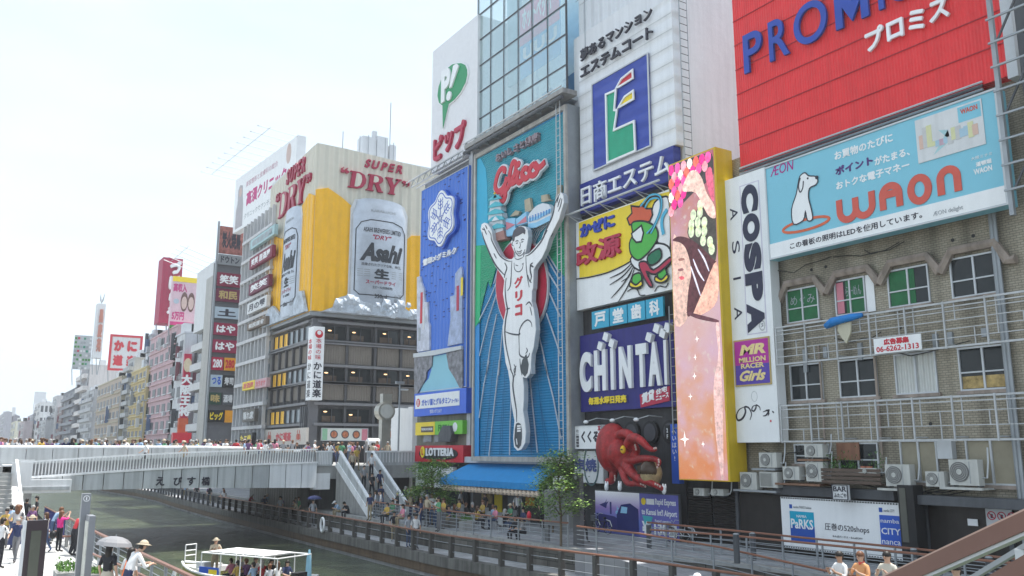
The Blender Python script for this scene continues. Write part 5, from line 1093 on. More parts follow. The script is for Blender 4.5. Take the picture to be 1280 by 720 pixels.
c = (f.w * .6, f.h * .55); part(M().stroke([(c[0] + .62*math.cos(2*math.pi*k/24), c[1] + 1.05*math.sin(2*math.pi*k/24)) for k in range(24)], .09, .012, .03, closed=True), 'emblem_ring', mat('slate', (.08, .13, .14)), f.root); text('串焼', f.root, .1, c[1] - .35, c[0] + .5, c[1] + .35, mat('faded blue', (.06, .08, .22)), z=.031, bold=.03)
f = facade(XF - .5, (838, 530), (848, 530), (840, 605), (848, 604), 'sign_board', 'narrow blue vertical sign with white kana left of the video screen', 'sign'); panel(f, BLUE, d=.3); vtext('へいはい!', f.root, .08, 1.0, f.w - .08, f.h - .2, WHITE, z=.003)
f = facade(XF - .4, (831, 531.5), (837, 531.5), (831.5, 552), (837, 552), 'sign_board', 'small black 2F sign above the octopus', 'sign'); panel(f, BLACK, d=.1); vtext('2F', f.root, .08, .1, f.w - .06, f.h - .1, WHITE, z=.003, bold=.03)
f = facade(XF - .7, (743.5, 613), (849, 617), (744.5, 668), (850, 675.5), 'poster_wall', 'large blue and violet airport train poster with a price of 1130 yen', 'poster')
w, h = f.w, f.h
pm_ = bpy.data.materials.new('poster dusk'); pm_.use_nodes = True; nt = pm_.node_tree; n, l = nt.nodes, nt.links; t_ = n.new('ShaderNodeTexCoord'); sx = n.new('ShaderNodeSeparateXYZ'); l.new(t_.outputs['Object'], sx.inputs[0]); mr = n.new('ShaderNodeMapRange'); mr.inputs['From Max'].default_value = h; l.new(sx.outputs['Y'], mr.inputs['Value']); cr_ = n.new('ShaderNodeValToRGB'); l.new(mr.outputs[0], cr_.inputs[0])
for p_, c_ in ((0, (.08, .09, .30)), (.35, (.45, .22, .32)), (.6, (.30, .20, .50)), (1, (.10, .15, .48))):
    e_ = cr_.color_ramp.elements.new(p_) if p_ not in (0, 1) else cr_.color_ramp.elements[int(p_)]; e_.color = c_ + (1,)
l.new(cr_.outputs[0], n['Principled BSDF'].inputs['Base Color']); n['Principled BSDF'].inputs['Roughness'].default_value = .35
xm = f.uv(800, 640)[0]
part(M().box(0, 0, -.12, w, h, 0), 'frame_board', DGREY, f.root); part(M().box(.05, .05, .002, xm, h - .05, .02), 'left_print', pm_, f.root); part(M().box(xm, .05, .002, w - .05, h - .05, .02), 'right_print', mat('poster violet', (.13, .13, .42)), f.root)
SIL = mat('poster dark blue', (.03, .03, .16))
part(M().prism([(.15, .3), (xm - .1, .15), (xm - .1, .45), (2.4, .62), (1.6, .9), (.15, 1.0)], .021, .03), 'silhouette', SIL, f.root); part(M().prism([(xm - 1.7, .3), (xm - .1, .3), (xm - .1, 1.35), (xm - .7, 1.6), (xm - 1.4, 1.5), (xm - 1.75, 1.0)], .031, .04), 'train_shape', mat('train blue', (.015, .02, .13)), f.root); part(M().prism([(xm - 1.45, 1.1), (xm - .95, 1.1), (xm - .9, 1.4), (xm - 1.35, 1.42)], .041, .045), 'train_window', PLB, f.root)
part(M().box(1.25, 1.0, .021, 1.38, 1.6, .03), 'tower_shape', SIL, f.root); part(M().prism([(.4, h - .75), (.9, h - .6), (1.0, h - .45), (.95, h - .62), (1.15, h - .55), (1.0, h - .72), (.95, h - .9)], .021, .03), 'plane_shape', SIL, f.root); text('ようこそ', f.root, 1.7, h - 1.15, 3.0, h - .75, PLB, z=.021, bold=.03)
text('Rapid Express', f.root, xm + 1.15, h - .62, w - .2, h - .25, WHITE, z=.021, bold=.02); text("to Kansai Int'l Airport", f.root, xm + .15, h - 1.12, w - .15, h - .75, WHITE, z=.021, bold=.02); text('¥1130', f.root, xm + .15, h - 1.95, xm + 1.95, h - 1.35, WHITE, z=.021, bold=.04)
part(M().disc((xm + .3, h - .42), .17, .021, .03), 'yellow_mark', YEL, f.root); part(M().box(xm + .52, h - .55, .021, xm + 1.08, h - .28, .03), 'white_plate', WHITE, f.root); part(M().box(xm + 2.05, h - 1.95, .021, w - .2, h - 1.4, .03), 'white_plate', WHITE, f.root); text('Namba', f.root, xm + 2.2, h - 1.6, w - .4, h - 1.47, INK, z=.031); text('ticket 45 min.', f.root, xm + 2.15, h - 1.87, w - .3, h - 1.72, INK, z=.031)
part(M().prism([(xm + .2, .45), (xm + .9, .4), (xm + .8, .75), (xm + .95, 1.05), (xm + .2, 1.08), (xm + .35, .75)], .021, .03), 'teal_mark', mat('teal mark', (.05, .4, .45)), f.root); text('Rapid service', f.root, xm + 1.1, .8, xm + 2.2, .95, WHITE, z=.021); text('every 30 min.', f.root, xm + 1.1, .5, xm + 2.0, .65, WHITE, z=.021)
t = body('building', 'plain grey concrete building at the right edge beyond the tiled building', 29.3, 4.0, 0, 50, 9.45, 22, mat('edge concrete', (.36, .36, .36), var=.1, dirt=.3))
g = thing('steel_tower', 'grey steel lattice tower with cross rungs at the right edge', 'tower', wallframe((28.3, PX(1250, 100, 28.3).y, 12.4), RIV))
for x, z in ((0, .2), (1.5, .2)): part(M().box(x, -.8, z, x + .14, 14, z + .15), 'channel_post', GREY, g)
for k in range(14): part(M().bar((.0, k * .85, .5), (2.6, k * .85 + .0, .5), .065), 'cross_bar', GREY, g)
for k in range(5): part(M().bar((.2, k * 2.6, .3), (1.5, k * 2.6 + 2.2, .3), .06), 'diagonal', DGREY, g)
part(M().box(.5, -3, -.6, .9, 14, -.4), 'back_post', DGREY, g)
# ================================================================== crab restaurant block and beer billboard
XK, YK = 27.5, 78.0
KX2 = 44.0
KD = mat('restaurant charcoal', (.085, .085, .09), var=.15, dirt=.15); KBE = mat('restaurant beige panel', (.18, .158, .135), var=.08, stripe=('x', .25, .25))
YW = bpy.data.materials.new('lit yellow curtain'); YW.use_nodes = True; b_ = YW.node_tree.nodes['Principled BSDF']; b_.inputs['Base Color'].default_value = (.55, .33, .03, 1); b_.inputs['Emission Color'].default_value = (.8, .5, .08, 1); b_.inputs['Emission Strength'].default_value = .2
mat_lamp = mat('warm lamp', (1.0, .62, .3), var=0, emit=1.2)
KB = thing('restaurant_building', 'charcoal four-storey crab restaurant block with lit yellow windows under the beer billboard', 'building', (XK, YK, 0))
Kinv = KB.matrix_basis.inverted()
part(M().box(.3, .3, 0, KX2 - XK, 13.8, 16.6), 'wall', KD, KB)
LF = Fr(wallframe((XK, YK + 14, 0), RIV)); RF = Fr(wallframe((XK, YK, 0), STR))
ML_, MR_ = Kinv @ LF.mw, Kinv @ RF.mw
def kp_(side, m, nm, mt): return part(m, nm, mt, KB, mw=ML_ if side == 'L' else MR_)
zs = [RF.uv(403, v)[1] for v in (406.4, 423, 430, 453.6, 459, 476, 480, 499.4, 510.6, 527, 534, 551)]
FL = [(zs[1], zs[0]), (zs[5], zs[4]), (zs[9], zs[8])]      # window bands
PB = [(zs[3], zs[2]), (zs[7], zs[6])]                      # beige panels
Wr = KX2 - XK
colr = [RF.uv(u, 430)[0] for u in (403, 433.5, 436, 466, 472, 500, 503, 521)]
colr += [colr[-1] + .5, colr[-1] + 4.2]
for i, (a, b) in enumerate(FL):
    for k in range(0, 10, 2):
        w_ = kp_('R', M().box(colr[k] + .1, a, -.28, colr[k + 1] - .1, b, -.22), 'window', GLASSD)
        for j in (1,): part(M().box((colr[k] + colr[k+1]) / 2 - .03, a, -.2, (colr[k] + colr[k+1]) / 2 + .03, b, -.12), 'mullion', DGREY, w_)
        for j in range(2):
            x = colr[k] + .8 + j * 1.9 + random.uniform(-.3, .3)
            if x < colr[k + 1] - .4: part(M().ell((x, a + (b - a) * random.uniform(.55, .8), -.16), (.2, .06, .05), 8, 4), 'lamp', mat_lamp, w_)
        part(M().box(colr[k] + .3, a, -.215, colr[k] + 1.6, a + .55, -.2), 'diner_silhouette', mat('warm dim', (.10, .07, .05), var=.5, sc=3), w_)
for a, b in PB:
    for k in range(0, 10, 2): kp_('R', M().box(colr[k] + .05, a, -.25, colr[k + 1] - .05, b, -.1), 'wall_panel', KBE)
for z in (zs[0] + .35, zs[1] - .25, zs[2] + .15, zs[4] + .2, zs[5] - .15, zs[6] + .12, zs[8] + .45, zs[9] - .25):
    kp_('R', M().box(.45, z - .12, -.2, Wr, z + .12, .25), 'ledge', mat('ledge grey', (.20, .20, .21), var=.1)); kp_('L', M().box(-.2, z - .12, -.2, 13.6, z + .12, .25), 'ledge', mat('ledge grey', (.2, .2, .21)))
for x in [colr[1] + .05, colr[3] + .3, colr[5] + .15, colr[7] + .25]: kp_('R', M().box(x - .12, 4.6, -.26, x + .12, 16.5, .05), 'column', KD)
kp_('R', M().box(0, 0, -.45, .9, 16.5, .0), 'corner_pier', mat('pier grey', (.14, .14, .15), var=.1))
for k in range(3): kp_('L', M().box(13.55 - k * .5, 3, -.3, 13.75 - k * .5, 8.2, .3), 'corner_fin', DGREY)
xl = [LF.uv(u, 460)[0] for u in (337, 364, 367, 388)]
for i, (a, b) in enumerate(FL):
    for k in range(8):
        x0 = .7 + k * 1.55; lit = k < 4
        w_ = kp_('L', M().box(x0, a, -.22, x0 + 1.5, b, -.16), 'window', YW if lit else GLASSL)
        part(M().box(x0 - .05, a, -.15, x0 + .05, b, -.02), 'mullion', KD, w_)
        if lit:
            for j in range(2): part(M().box(x0 + .4 + j * .6, a + .1, -.155, x0 + .47 + j * .6, b, -.14), 'curtain_fold', mat('curtain dark gold', (.25, .12, .02)), w_)
for a, b in PB:
    for k in range(6): kp_('L', M().box(.6 + k * 2.15, a + .1, -.2, 2.35 + k * 2.15, b - .1, -.08), 'wall_panel', KBE)
    for k in range(7): kp_('L', M().box(.3 + k * 2.15, a - .2, -.1, .5 + k * 2.15, b + .3, .15), 'fin', KD)
YS = 76.9; xS = PY(390.5, 450, YS).x; xE = PY(404.5, 450, YS).x; zS0, zS1 = PY(397, 500, YS).z, PY(397, 408, YS).z; dS = PX(384, 450, xS).y - YS; H = zS1 - zS0; ww = xE - xS
SGN = thing('vertical_sign', 'tall white corner sign of the crab restaurant with red and black brush characters', 'sign', wallframe((xS, YS, zS0), STR)); part(M().box(0, 0, -dS, ww, H, 0), 'case', WHITE, SGN)
vtext('本場の味', SGN, .25, H * .54, ww - .25, H * .84, RED, z=.004, d=.02); vtext('かに道楽', SGN, .12, .2, ww - .12, H * .52, INK, z=.004, d=.02, bold=.02); part(M().disc((ww / 2, H - .7), .38, .003, .03), 'crab_emblem', RED, SGN); part(M().disc((ww / 2, H - .58), .2, .031, .035), 'emblem_gap', WHITE, SGN)
mS = SGN.matrix_basis.inverted() @ wallframe((xS, YS + dS, zS0), RIV)
for a_, b_2 in (('本場の味', (.54, .84, RED)), ('かに道楽', (.03, .52, INK))):
    old = set(SGN.children); vtext(a_, SGN, dS * .15, H * b_2[0], dS * .85, H * b_2[1], b_2[2], z=.004, d=.02)
    for c in SGN.children:
        if c not in old: c.matrix_basis = mS
CRB = mat('crab red', (.50, .10, .07))
def crab(root, cx, cy, s, z, mw=None):
    q = M().disc((cx, cy), .36 * s, z, z + .03, 14, ry=.46 * s)
    for sg in (-1, 1):
        for k in range(4): q.stroke([(cx + sg * .3 * s, cy + (.25 - .18 * k) * s), (cx + sg * .75 * s, cy + (.42 - .2 * k) * s), (cx + sg * .9 * s, cy + (.05 - .22 * k) * s)], .08 * s, z + .001 * k, z + .02 + .001 * k)
        q.stroke([(cx + sg * .25 * s, cy + .35 * s), (cx + sg * .5 * s, cy + .75 * s), (cx + sg * .3 * s, cy + 1.0 * s)], .16 * s, z + .005, z + .026)
    o = part(q, 'crab_picture', CRB, root)
f = facade(XK - .4, (329, 539), (383, 533), (329, 556), (382, 556), 'sign_board', 'white restaurant banner with two red crabs facing the river', 'sign'); panel(f, mat('banner cream', (.55, .50, .45), var=.06), d=.25)
text('かに道楽', f.root, f.w * .32, f.h * .2, f.w * .68, f.h * .8, RED, z=.003, bold=.05); crab(f.root, f.w * .16, f.h * .45, f.h * .42, .003); crab(f.root, f.w * .84, f.h * .45, f.h * .42, .003)
for i, (ua, ub, nn) in enumerate(((402, 460, 3), (486, 497, 1))):
    f = facade(YK - .35, (ua, 534.5), (ub, 536), (ua, 550.5), (ub, 551.5), 'menu_board', ['long white menu board with round dish pictures on the street side', 'short white and pink menu board behind the clock post'][i], 'sign', xdir=STR); panel(f, mat('menu white', (.60, .62, .58), var=.05), d=.2, frame=LGREY, fw=.05)
    part(M().box(f.w * .86, .06, .003, f.w - .06, f.h - .06, .01), 'pink_strip', PNK, f.root); part(M().box(.06, .06, .003, f.w * .12, f.h - .06, .01), 'green_strip', mat('menu green', (.25, .45, .3)), f.root)
    for k in range(nn):
        c = (f.w * (.26 + .24 * k), f.h * .5); part(M().disc(c, f.h * .33, .003, .02, 16), 'dish_plate', DGREY, f.root); part(M().disc(c, f.h * .25, .021, .04, 12), 'dish_food', mat('dish food', (.45, .16, .08), var=.7, sc=5), f.root)
kp_('R', M().box(1.0, 3.0, -.3, 16, 4.6, -.05), 'shopfront', BLACK)
PLEAT = mat('pleated ivory', (.60, .57, .48), var=.05, stripe=('x', 1.0, .5)); BEER = mat('beer amber', (.82, .43, .008), rough=.45, var=.08, sc=.8, stripe=('x', 1.0, .4)); ICE = mat('ice print', (.42, .47, .53), var=.45, sc=1.6, bump=.5); SILV = mat('can silver', (.44, .48, .54), rough=.3, var=.18, sc=.7, metal=.35); SDR = mat('dry crimson', (.33, .012, .05), rough=.4); CANK = mat('can ink', (.03, .035, .045))
z0 = PY(400, 391, YK).z; z1 = PY(400, 181, YK).z
BB = thing('billboard', 'wraparound beer billboard with giant silver cans, amber beer and crimson serif letters', 'billboard', (XK - .4, YK - .4, z0)); H = z1 - z0; Binv = BB.matrix_basis.inverted()
part(M().box(.02, .02, .02, KX2 - XK, 14.4, H - .3), 'core', OFFW, BB)
FL_ = Fr(wallframe((XK - .4, YK + 14.3, z0), RIV)); FR_ = Fr(wallframe((XK - .4, YK - .4, z0), STR)); mL, mR = Binv @ FL_.mw, Binv @ FR_.mw
C4x = (320, 160, 2.88)
def bq(side, pts, za, zb, nm, mt, o=C4x):
    F = FL_ if side == 'L' else FR_
    q = [(min(max(x, 0 if side == 'R' else -.3), (14.68 if side == 'L' else 17.0)), max(min(y, H + .1), 0)) for x, y in F.poly(T(*o, pts), zb)]
    return part(M().prism(q, za, zb), nm, mt, BB, mw=mL if side == 'L' else mR)
Wl = 14.7
part(M().prism([(0, .02), (Wl, .02), (Wl, H), (Wl - 1.2, H + .02), (Wl - 4, H - .1), (0, H - .7)], -.1, 0), 'ivory_sheet', PLEAT, BB, mw=mL)
part(M().prism([(.02, .02), (16.9, .02), (16.9, H - 1.0), (11, H - .4), (3, H - .02), (.02, H)], -.1, 0), 'ivory_sheet', PLEAT, BB, mw=mR)
bq('L', [(20,655),(40,560),(50,385),(95,400),(140,330),(190,235),(262,205),(262,648),(180,668),(40,720),(20,720)], .003, .12, 'amber_beer', BEER)
bq('R', [(195,217),(260,215),(310,250),(355,290),(345,600),(520,640),(545,400),(560,388),(640,388),(640,690),(200,656)], .003, .12, 'amber_beer', BEER)
def can(side, x0, x1, y0, y1, zb, mw, bulge):
    q = M(); n = 20; prof = [(0, .86), (.03, .93), (.07, 1.0), (.86, 1.0), (.93, .90), (.965, .86), (1.0, .84)]
    vs = []; xc, hw = (x0 + x1) / 2, (x1 - x0) / 2
    for t, s in prof:
        for k in range(n + 1):
            a = math.pi * k / n; vs.append((xc - hw * s * math.cos(a), y0 + (y1 - y0) * t + .035 * (y1 - y0) * (math.sin(a) if t > .5 else -math.sin(a)) * (1 if t > .5 else .7), zb + bulge * s * math.sin(a)))
    fs = [(j * (n + 1) + k, j * (n + 1) + k + 1, (j + 1) * (n + 1) + k + 1, (j + 1) * (n + 1) + k) for j in range(len(prof) - 1) for k in range(n)]
    q.add(vs, fs); part(q, 'can', SILV, BB, smooth=True, mw=mw)
    rim = [(xc - hw * 1.04, y0 - .2), (xc - hw * 1.04, y1 - .8), (xc - hw * .9, y1 + .15), (xc, y1 + .5), (xc + hw * .9, y1 + .15), (xc + hw * 1.04, y1 - .8), (xc + hw * 1.04, y0 - .2)]
    part(M().prism(rim, .12, .2), 'can_outline', OFFW, BB, mw=mw)
    def bend(o):
        for v in o.data.vertices:
            t = max(-.98, min(.98, (v.co.x - xc) / hw)); v.co.z += zb + bulge * math.sqrt(1 - t * t) + .02
        o.matrix_basis = mw; return o
    h_ = y1 - y0; w_ = 2 * hw
    for kk in range(4):
        for xx in (.1, .70): bend(part(M().box(x0 + w_ * xx, y0 + h_ * (.275 + .02 * kk), 0, x0 + w_ * (xx + .21), y0 + h_ * (.282 + .02 * kk), .01), 'print_line', GREY, BB))
    def tt(s, fx0, fy0, fx1, fy1, m_, **k): return bend(text(s, BB, x0 + w_ * fx0, y0 + h_ * fy0, x0 + w_ * fx1, y0 + h_ * fy1, m_, **k))
    tt('Asahi', .13, .42, .90, .60, CANK, bold=.05, shear=.35); tt('"DRY"', .34, .635, .68, .68, SDR, bold=.02, shear=.3)
    tt('洗練されたクリアな味、辛口。', .16, .375, .88, .405, CANK); tt('生', .38, .26, .66, .355, CANK, bold=.05); tt('スーパードライ', .24, .205, .78, .245, SDR, bold=.02); tt('生ビール(非熱処理)', .36, .16, .72, .19, CANK); tt('350ml', .40, .075, .62, .115, CANK, bold=.02)
    tt('ASAHI BREWERIES LIMITED', .18, .70, .86, .745, CANK, bold=.01); tt('KARAKUCHI', .3, .90, .74, .925, GREY)
    tt('お酒', .76, .06, .90, .13, GREY);
    for pts in ([(.06, .14), (.06, .72), (.14, .79), (.3, .82), (.7, .82), (.88, .79), (.95, .72), (.95, .14), (.88, .10), (.14, .10)],):
        P = []
        for i in range(len(pts)):
            a, b2 = pts[i], pts[(i + 1) % len(pts)]
            for k in range(6): P.append((x0 + w_ * (a[0] + (b2[0] - a[0]) * k / 6), y0 + h_ * (a[1] + (b2[1] - a[1]) * k / 6)))
        bend(part(M().stroke(P, .09, 0, .015, closed=True), 'label_border', CANK, BB))
x0, y0 = FR_.uv(437, 385, .5); x1, y1 = FR_.uv(510, 262, .5); yt = FR_.uv(472, 254, .5)[1]
can('R', x0, x1, FR_.uv(475, 384, .5)[1], yt, .2, mR, .7)
x0 = FL_.uv(352.5, 330, .35)[0]; x1 = FL_.uv(372.5, 330, .35)[0]
can('L', x0, x1, FL_.uv(360, 392, .5)[1], FL_.uv(362, 266, .5)[1], .2, mL, .45)
bq('R', [(242,660),(290,640),(305,608),(345,598),(385,625),(430,635),(470,655),(500,650),(530,645),(560,665),(590,660),(600,690),(242,668)], .2, 1.05, 'ice_heap', ICE)
bq('L', [(20,720),(40,655),(58,640),(85,675),(120,666),(150,590),(163,585),(190,655),(180,668)], .2, .5, 'ice_heap', ICE)
for k in range(26):
    x = random.uniform(2.2, 11.5); y = random.uniform(.25, 1.3); s = random.uniform(.3, .6)
    part(M().add([(x + s * a, y + s * b, 1.05 + s * .5 * c) for a, b, c in ((-1, -.6, 0), (.2, -.9, 0), (1, -.2, 0), (.7, .8, 0), (-.5, .9, 0), (-.1, 0, 1))], [(0, 1, 5), (1, 2, 5), (2, 3, 5), (3, 4, 5), (4, 0, 5)]), 'ice_cube', ICE, BB, mw=mR)
def serif(ch):
    if ch == 'D': return [[(0,0),(.55,0),(.85,.12),(1,.38),(1,.62),(.85,.88),(.55,1),(0,1),(0,.93),(.12,.93),(.12,.07),(0,.07)]], [[(.36,.09),(.52,.09),(.68,.2),(.74,.42),(.74,.6),(.68,.8),(.52,.91),(.36,.91)]]
    if ch == 'R': return [[(0,0),(.46,0),(.46,.07),(.36,.07),(.36,.46),(.48,.46),(.74,0),(1.04,0),(1.04,.07),(.96,.07),(.72,.48),(.86,.56),(.94,.72),(.9,.88),(.76,.97),(.56,1),(0,1),(0,.93),(.12,.93),(.12,.07),(0,.07)]], [[(.36,.54),(.52,.54),(.66,.62),(.68,.76),(.6,.88),(.5,.92),(.36,.92)]]
    if ch == 'Y': return [[(.3,0),(.72,0),(.72,.07),(.63,.07),(.63,.42),(.9,.93),(1.0,.93),(1.0,1),(.66,1),(.66,.93),(.78,.93),(.57,.55),(.36,.93),(.46,.93),(.46,1),(0,1),(0,.93),(.08,.93),(.39,.42),(.39,.07),(.3,.07)]], []
def serif_word(F, mw, tl, bl, r, th, mt):
    p, q_, rr = F.uv(*tl, .2), F.uv(*bl, .2), F.uv(*r, .2); X0, Y0, X1, Y1 = q_[0], q_[1], rr[0], p[1]; w_ = (X1 - X0); h_ = Y1 - Y0; cw = w_ / 3.25
    for i, ch in enumerate('DRY'):
        o_, hl = serif(ch); tr = lambda P: [(X0 + cw * (1.08 * i + x) + .22 * h_ * y * .6, Y0 + h_ * y) for x, y in P]
        part(M().prism([(x, y) for x, y in tr(o_[0])], .002, .25), 'letter', mt, BB, mw=mw)
        for k in hl: part(M().prism(tr(k), .251, .256), 'letter_counter', PLEAT, BB, mw=mw)
    for sx, fl in ((X0 - .10 * w_, 1), (X1 + .06 * w_, -1)):
        for j in range(2):
            c = (sx + j * .075 * w_, Y1 - .12 * h_); part(M().disc(c, .035 * w_, .002, .25, 12, ry=.09 * h_), 'quote_mark', mt, BB, mw=mw)
            part(M().stroke([(c[0] - fl * .02 * w_, c[1]), (c[0] - fl * .022 * w_, c[1] + fl * .14 * h_ ), (c[0] + fl * .015 * w_, c[1] + fl * .24 * h_)], .02 * w_, .01, .24, taper=True), 'quote_mark', mt, BB, mw=mw)
serif_word(FR_, mR, (438, 213), (435, 233.5), (501, 240), .25, SDR)
p, q_, r = FR_.uv(457, 198, .2), FR_.uv(456, 208.5, .2), FR_.uv(503, 212, .2)
for o in text('SUPER', BB, q_[0], q_[1], r[0], p[1], SDR, z=.002, d=.2, bold=.03, shear=.3, per=True): o.matrix_basis = mR
serif_word(FL_, mL, (352, 242), (347.5, 274), (381, 245), .25, SDR)
p, q_, r = FL_.uv(357, 214, .2), FL_.uv(357, 232, .2), FL_.uv(380, 210, .2)
for o in text('SUPER', BB, q_[0], q_[1], r[0], p[1], SDR, z=.002, d=.2, bold=.03, shear=.3, per=True): o.matrix_basis = mL
part(M().box(-.05, -.05, -.35, KX2 - XK, 14.5, -.02), 'base_tray', GREY, BB)
g = thing('roof_plant', 'cluster of rooftop tanks and frames above the beer billboard', 'roof plant', PY(470, 190, 84) ); b0 = g.matrix_basis.translation.z
for x, y, w_, h_, d_ in ((-1.6, 0, 1.6, 1.6, 1.5), (.2, .2, 1.3, 2.0, 1.2), (1.7, 0, .7, 1.2, .8), (-.2, .5, .5, 2.6, .4)): part(M().box(x, y, -.6, x + w_, y + d_, h_), 'unit', LGREY, g)
for k in range(5): part(M().bar((-2 + k, -.2, -.6), (-2 + k, -.2, 1.4 + .3 * (k % 2)), .07), 'frame_bar', GREY, g)
for u, vt in ((487, 128), (428, 164)):
    p = PY(u, 190, 82); g = thing('aerial', 'thin lightning rod behind the beer billboard, ' + ('taller right-hand one' if u > 450 else 'shorter left-hand one'), 'aerial', p); part(M().tube([(0, 0, -2), (0, 0, PY(u, vt, 82).z - p.z)], .05, 5), 'mast', GREY, g)

# ================================================================== far right-bank row
def farb(label, u1, u0, vt, u2, Xp, col, col2=None, nf=0, nc=0, sf=0, sc_n=0, wc=None, zb=0.0, extra=None, balc=0, ledges=True):
    a = PX(u1, 550, Xp); Y0 = a.y; Y1 = PX(u0, 550, Xp).y; zt = PX(u1, vt, Xp).z; X2 = max(PY(u2, 550, Y0).x, Xp + 3)
    t = thing('building', label, 'building', (Xp, Y0, zb)); m1 = mat('wall %s' % (label[:24]), col, var=.08, sc=.5, dirt=.22, rough=.8); m2 = m1 if col2 is None else mat('side %s' % (label[:24]), col2, var=.08, sc=.5, dirt=.2, rough=.8)
    W, D, Ht = X2 - Xp, Y1 - Y0, zt - zb
    part(M().box(0, .002, 0, W, D, Ht), 'wall', m1, t)
    if col2 is not None: part(M().box(.05, -.15, 0, W, 0, Ht - .02), 'end_wall', m2, t)
    part(M().box(-.12, -.16, Ht + .002, W, D, Ht + .25), 'parapet', m2, t)
    wc = wc or mat('far window', (.05, .058, .065), rough=.35, var=.35, sc=.3, spec=.25)
    mwL = Matrix(((0, 0, -1, 0), (-1, 0, 0, D), (0, 1, 0, 0), (0, 0, 0, 1)))
    mwR = Matrix(((1, 0, 0, 0), (0, 0, -1, 0), (0, 1, 0, 0), (0, 0, 0, 1)))
    fh = (Ht - 4) / max(nf, 1)
    if nf:
        cw = D / nc; wm2 = M().box(-.28 * cw, -.22 * fh, 0, .28 * cw, .22 * fh, .05).mesh('window', wc); sm_ = M().box(-.33 * cw, -.28 * fh, 0, .33 * cw, -.23 * fh, .18).mesh('sill', LGREY)
        bl = None
        for i in range(nf):
            for j in range(nc):
                mw = mwL @ Matrix.Translation(((j + .5) * cw, 4 + (i + .5) * fh, 0)); w_ = put('window', wm2, t, mw); put('sill', sm_, w_)
            if balc:
                if bl is None: bl = M().box(.05, 0, 0, D - .05, fh * .35, balc).mesh('balcony', m2)
                put('balcony', bl, t, mwL @ Matrix.Translation((0, 4 + i * fh - .1, .02)))
            elif ledges:
                if bl is None: bl = M().box(.02, 0, 0, D - .02, .18, .2).mesh('ledge', m2)
                put('ledge', bl, t, mwL @ Matrix.Translation((0, 4 + i * fh - .1, .002)))
    if sf:
        fh2 = (Ht - 4) / sf; cw = W / sc_n; wm3 = M().box(-.3 * cw, -.26 * fh2, .16, .3 * cw, .26 * fh2, .2).mesh('window', wc)
        for i in range(sf):
            for j in range(sc_n): put('window', wm3, t, mwR @ Matrix.Translation(((j + .5) * cw, 4 + (i + .5) * fh2, 0)))
    r3 = random.Random(len(label) * 7 + int(u1))
    for k in range(4 if nf else 0):
        j_ = r3.randint(1, max(nf - 1, 1)); x = D * r3.uniform(.05, .95); part(M().box(x, 4 + j_ * fh, .02, x + .15, 4 + (j_ + r3.choice([.5, .8, 1.2])) * fh, .6), 'projecting_sign', r3.choice([mat('dull plum', (.22, .08, .10)), mat('dull blue', (.12, .17, .28)), OFFW, GREY, DGREY, LGREY]), t, mw=mwL)
    for k in range(7 if nf else 0):
        j_ = r3.randint(0, nf - 1); x = D * r3.uniform(.03, .95); part(M().box(x, 4 + j_ * fh, .05, x + .8, 4.6 + j_ * fh, .5), 'air_conditioner_box', LGREY, t, mw=mwL)
    for k in range(2 if nf else 0): x = r3.uniform(0, W - 1.5); part(M().box(x, D * .3, Ht, x + 1.4, D * .3 + 2, Ht + r3.uniform(1, 2.4)), 'roof_tank', LGREY, t)
    return t, Fr(wallframe((Xp, Y1, zb), RIV)), Fr(wallframe((Xp, Y0 - .15, zb), STR)), (W, D, Ht)
t, fL, fR, (W, D, Ht) = farb('pale grey framed block under the white clinic billboard', 333, 296, 268, 345, 27.3, (.34, .33, .32), None, 0, 0)
GB = mat('frame beam pale', (.55, .55, .56), var=.08, dirt=.15); D_ = D
mwL = t.matrix_basis.inverted() @ fL.mw
nfl = 11
for i in range(nfl):
    z = 4 + i * (Ht - 4) / nfl
    part(M().box(0, z, .3, D_ + .4, z + .35, .7), 'beam', GB, t, mw=mwL)
    for j in range(8): 
        if i == 0 and j == 0: wmm = M().box(.15, 0, .02, D_ / 8 - .15, 1.35, .08).mesh('window', GLASSL)
        put('window', wmm, t, mwL @ Matrix.Translation((j * D_ / 8, z + .6, 0)))
for j in range(9): part(M().box(j * D_ / 8 - .08, 2, .3 - .02, j * D_ / 8 + .08, Ht, .62), 'column', GB, t, mw=mwL)
def rsign(u0, u1, v0a, v0b, v1a, v1b, X, name, lab, m, s='', tm=None, bold=.03, emb=None):
    f = facade(X, (u0, v0a), (u1, v0b), (u0, v1a), (u1, v1b), 'sign_board', lab, 'sign'); panel(f, m, d=.4)
    if s: text(s, f.root, f.w * .08, f.h * .18, f.w * .92, f.h * .82, tm or WHITE, z=.003, bold=bold)
    return f
MAR = mat('maroon', (.20, .02, .05))
rsign(313, 343, 300, 281, 311, 294, 26.2, '', 'pale teal sign board, topmost on the framed block', mat('pale teal sign', (.35, .50, .52)), '個室居酒屋', GREY)
rsign(312, 340, 322, 308, 335, 322, 26.2, '', 'maroon sign board with white characters, second from top on the framed block', MAR, '笑笑 居酒屋')
rsign(311, 336, 355, 344, 368, 358, 26.2, '', 'darker maroon sign board below the other on the framed block', mat('maroon dark', (.14, .02, .05)), '笑笑')
rsign(309, 333, 378, 371, 391, 385, 26.2, '', 'white sign board with a black calligraphy mark on the framed block', OFFW, '月の雫', INK)
rsign(309, 332, 404, 396, 412, 406, 26.2, '', 'bronze lattice sign on the framed block', mat('bronze', (.16, .12, .09)), '和民居食', OFFW)
rsign(303, 318, 478, 475, 488, 486, 26.3, '', 'yellow sign board on the lower framed block', YEL, '居酒屋', RED); rsign(318.5, 333, 476, 471, 486, 483, 26.3, '', 'pink and white striped sign beside the yellow one', mat('stripe pink', (.55, .35, .38)), 'カラオケ', RED)
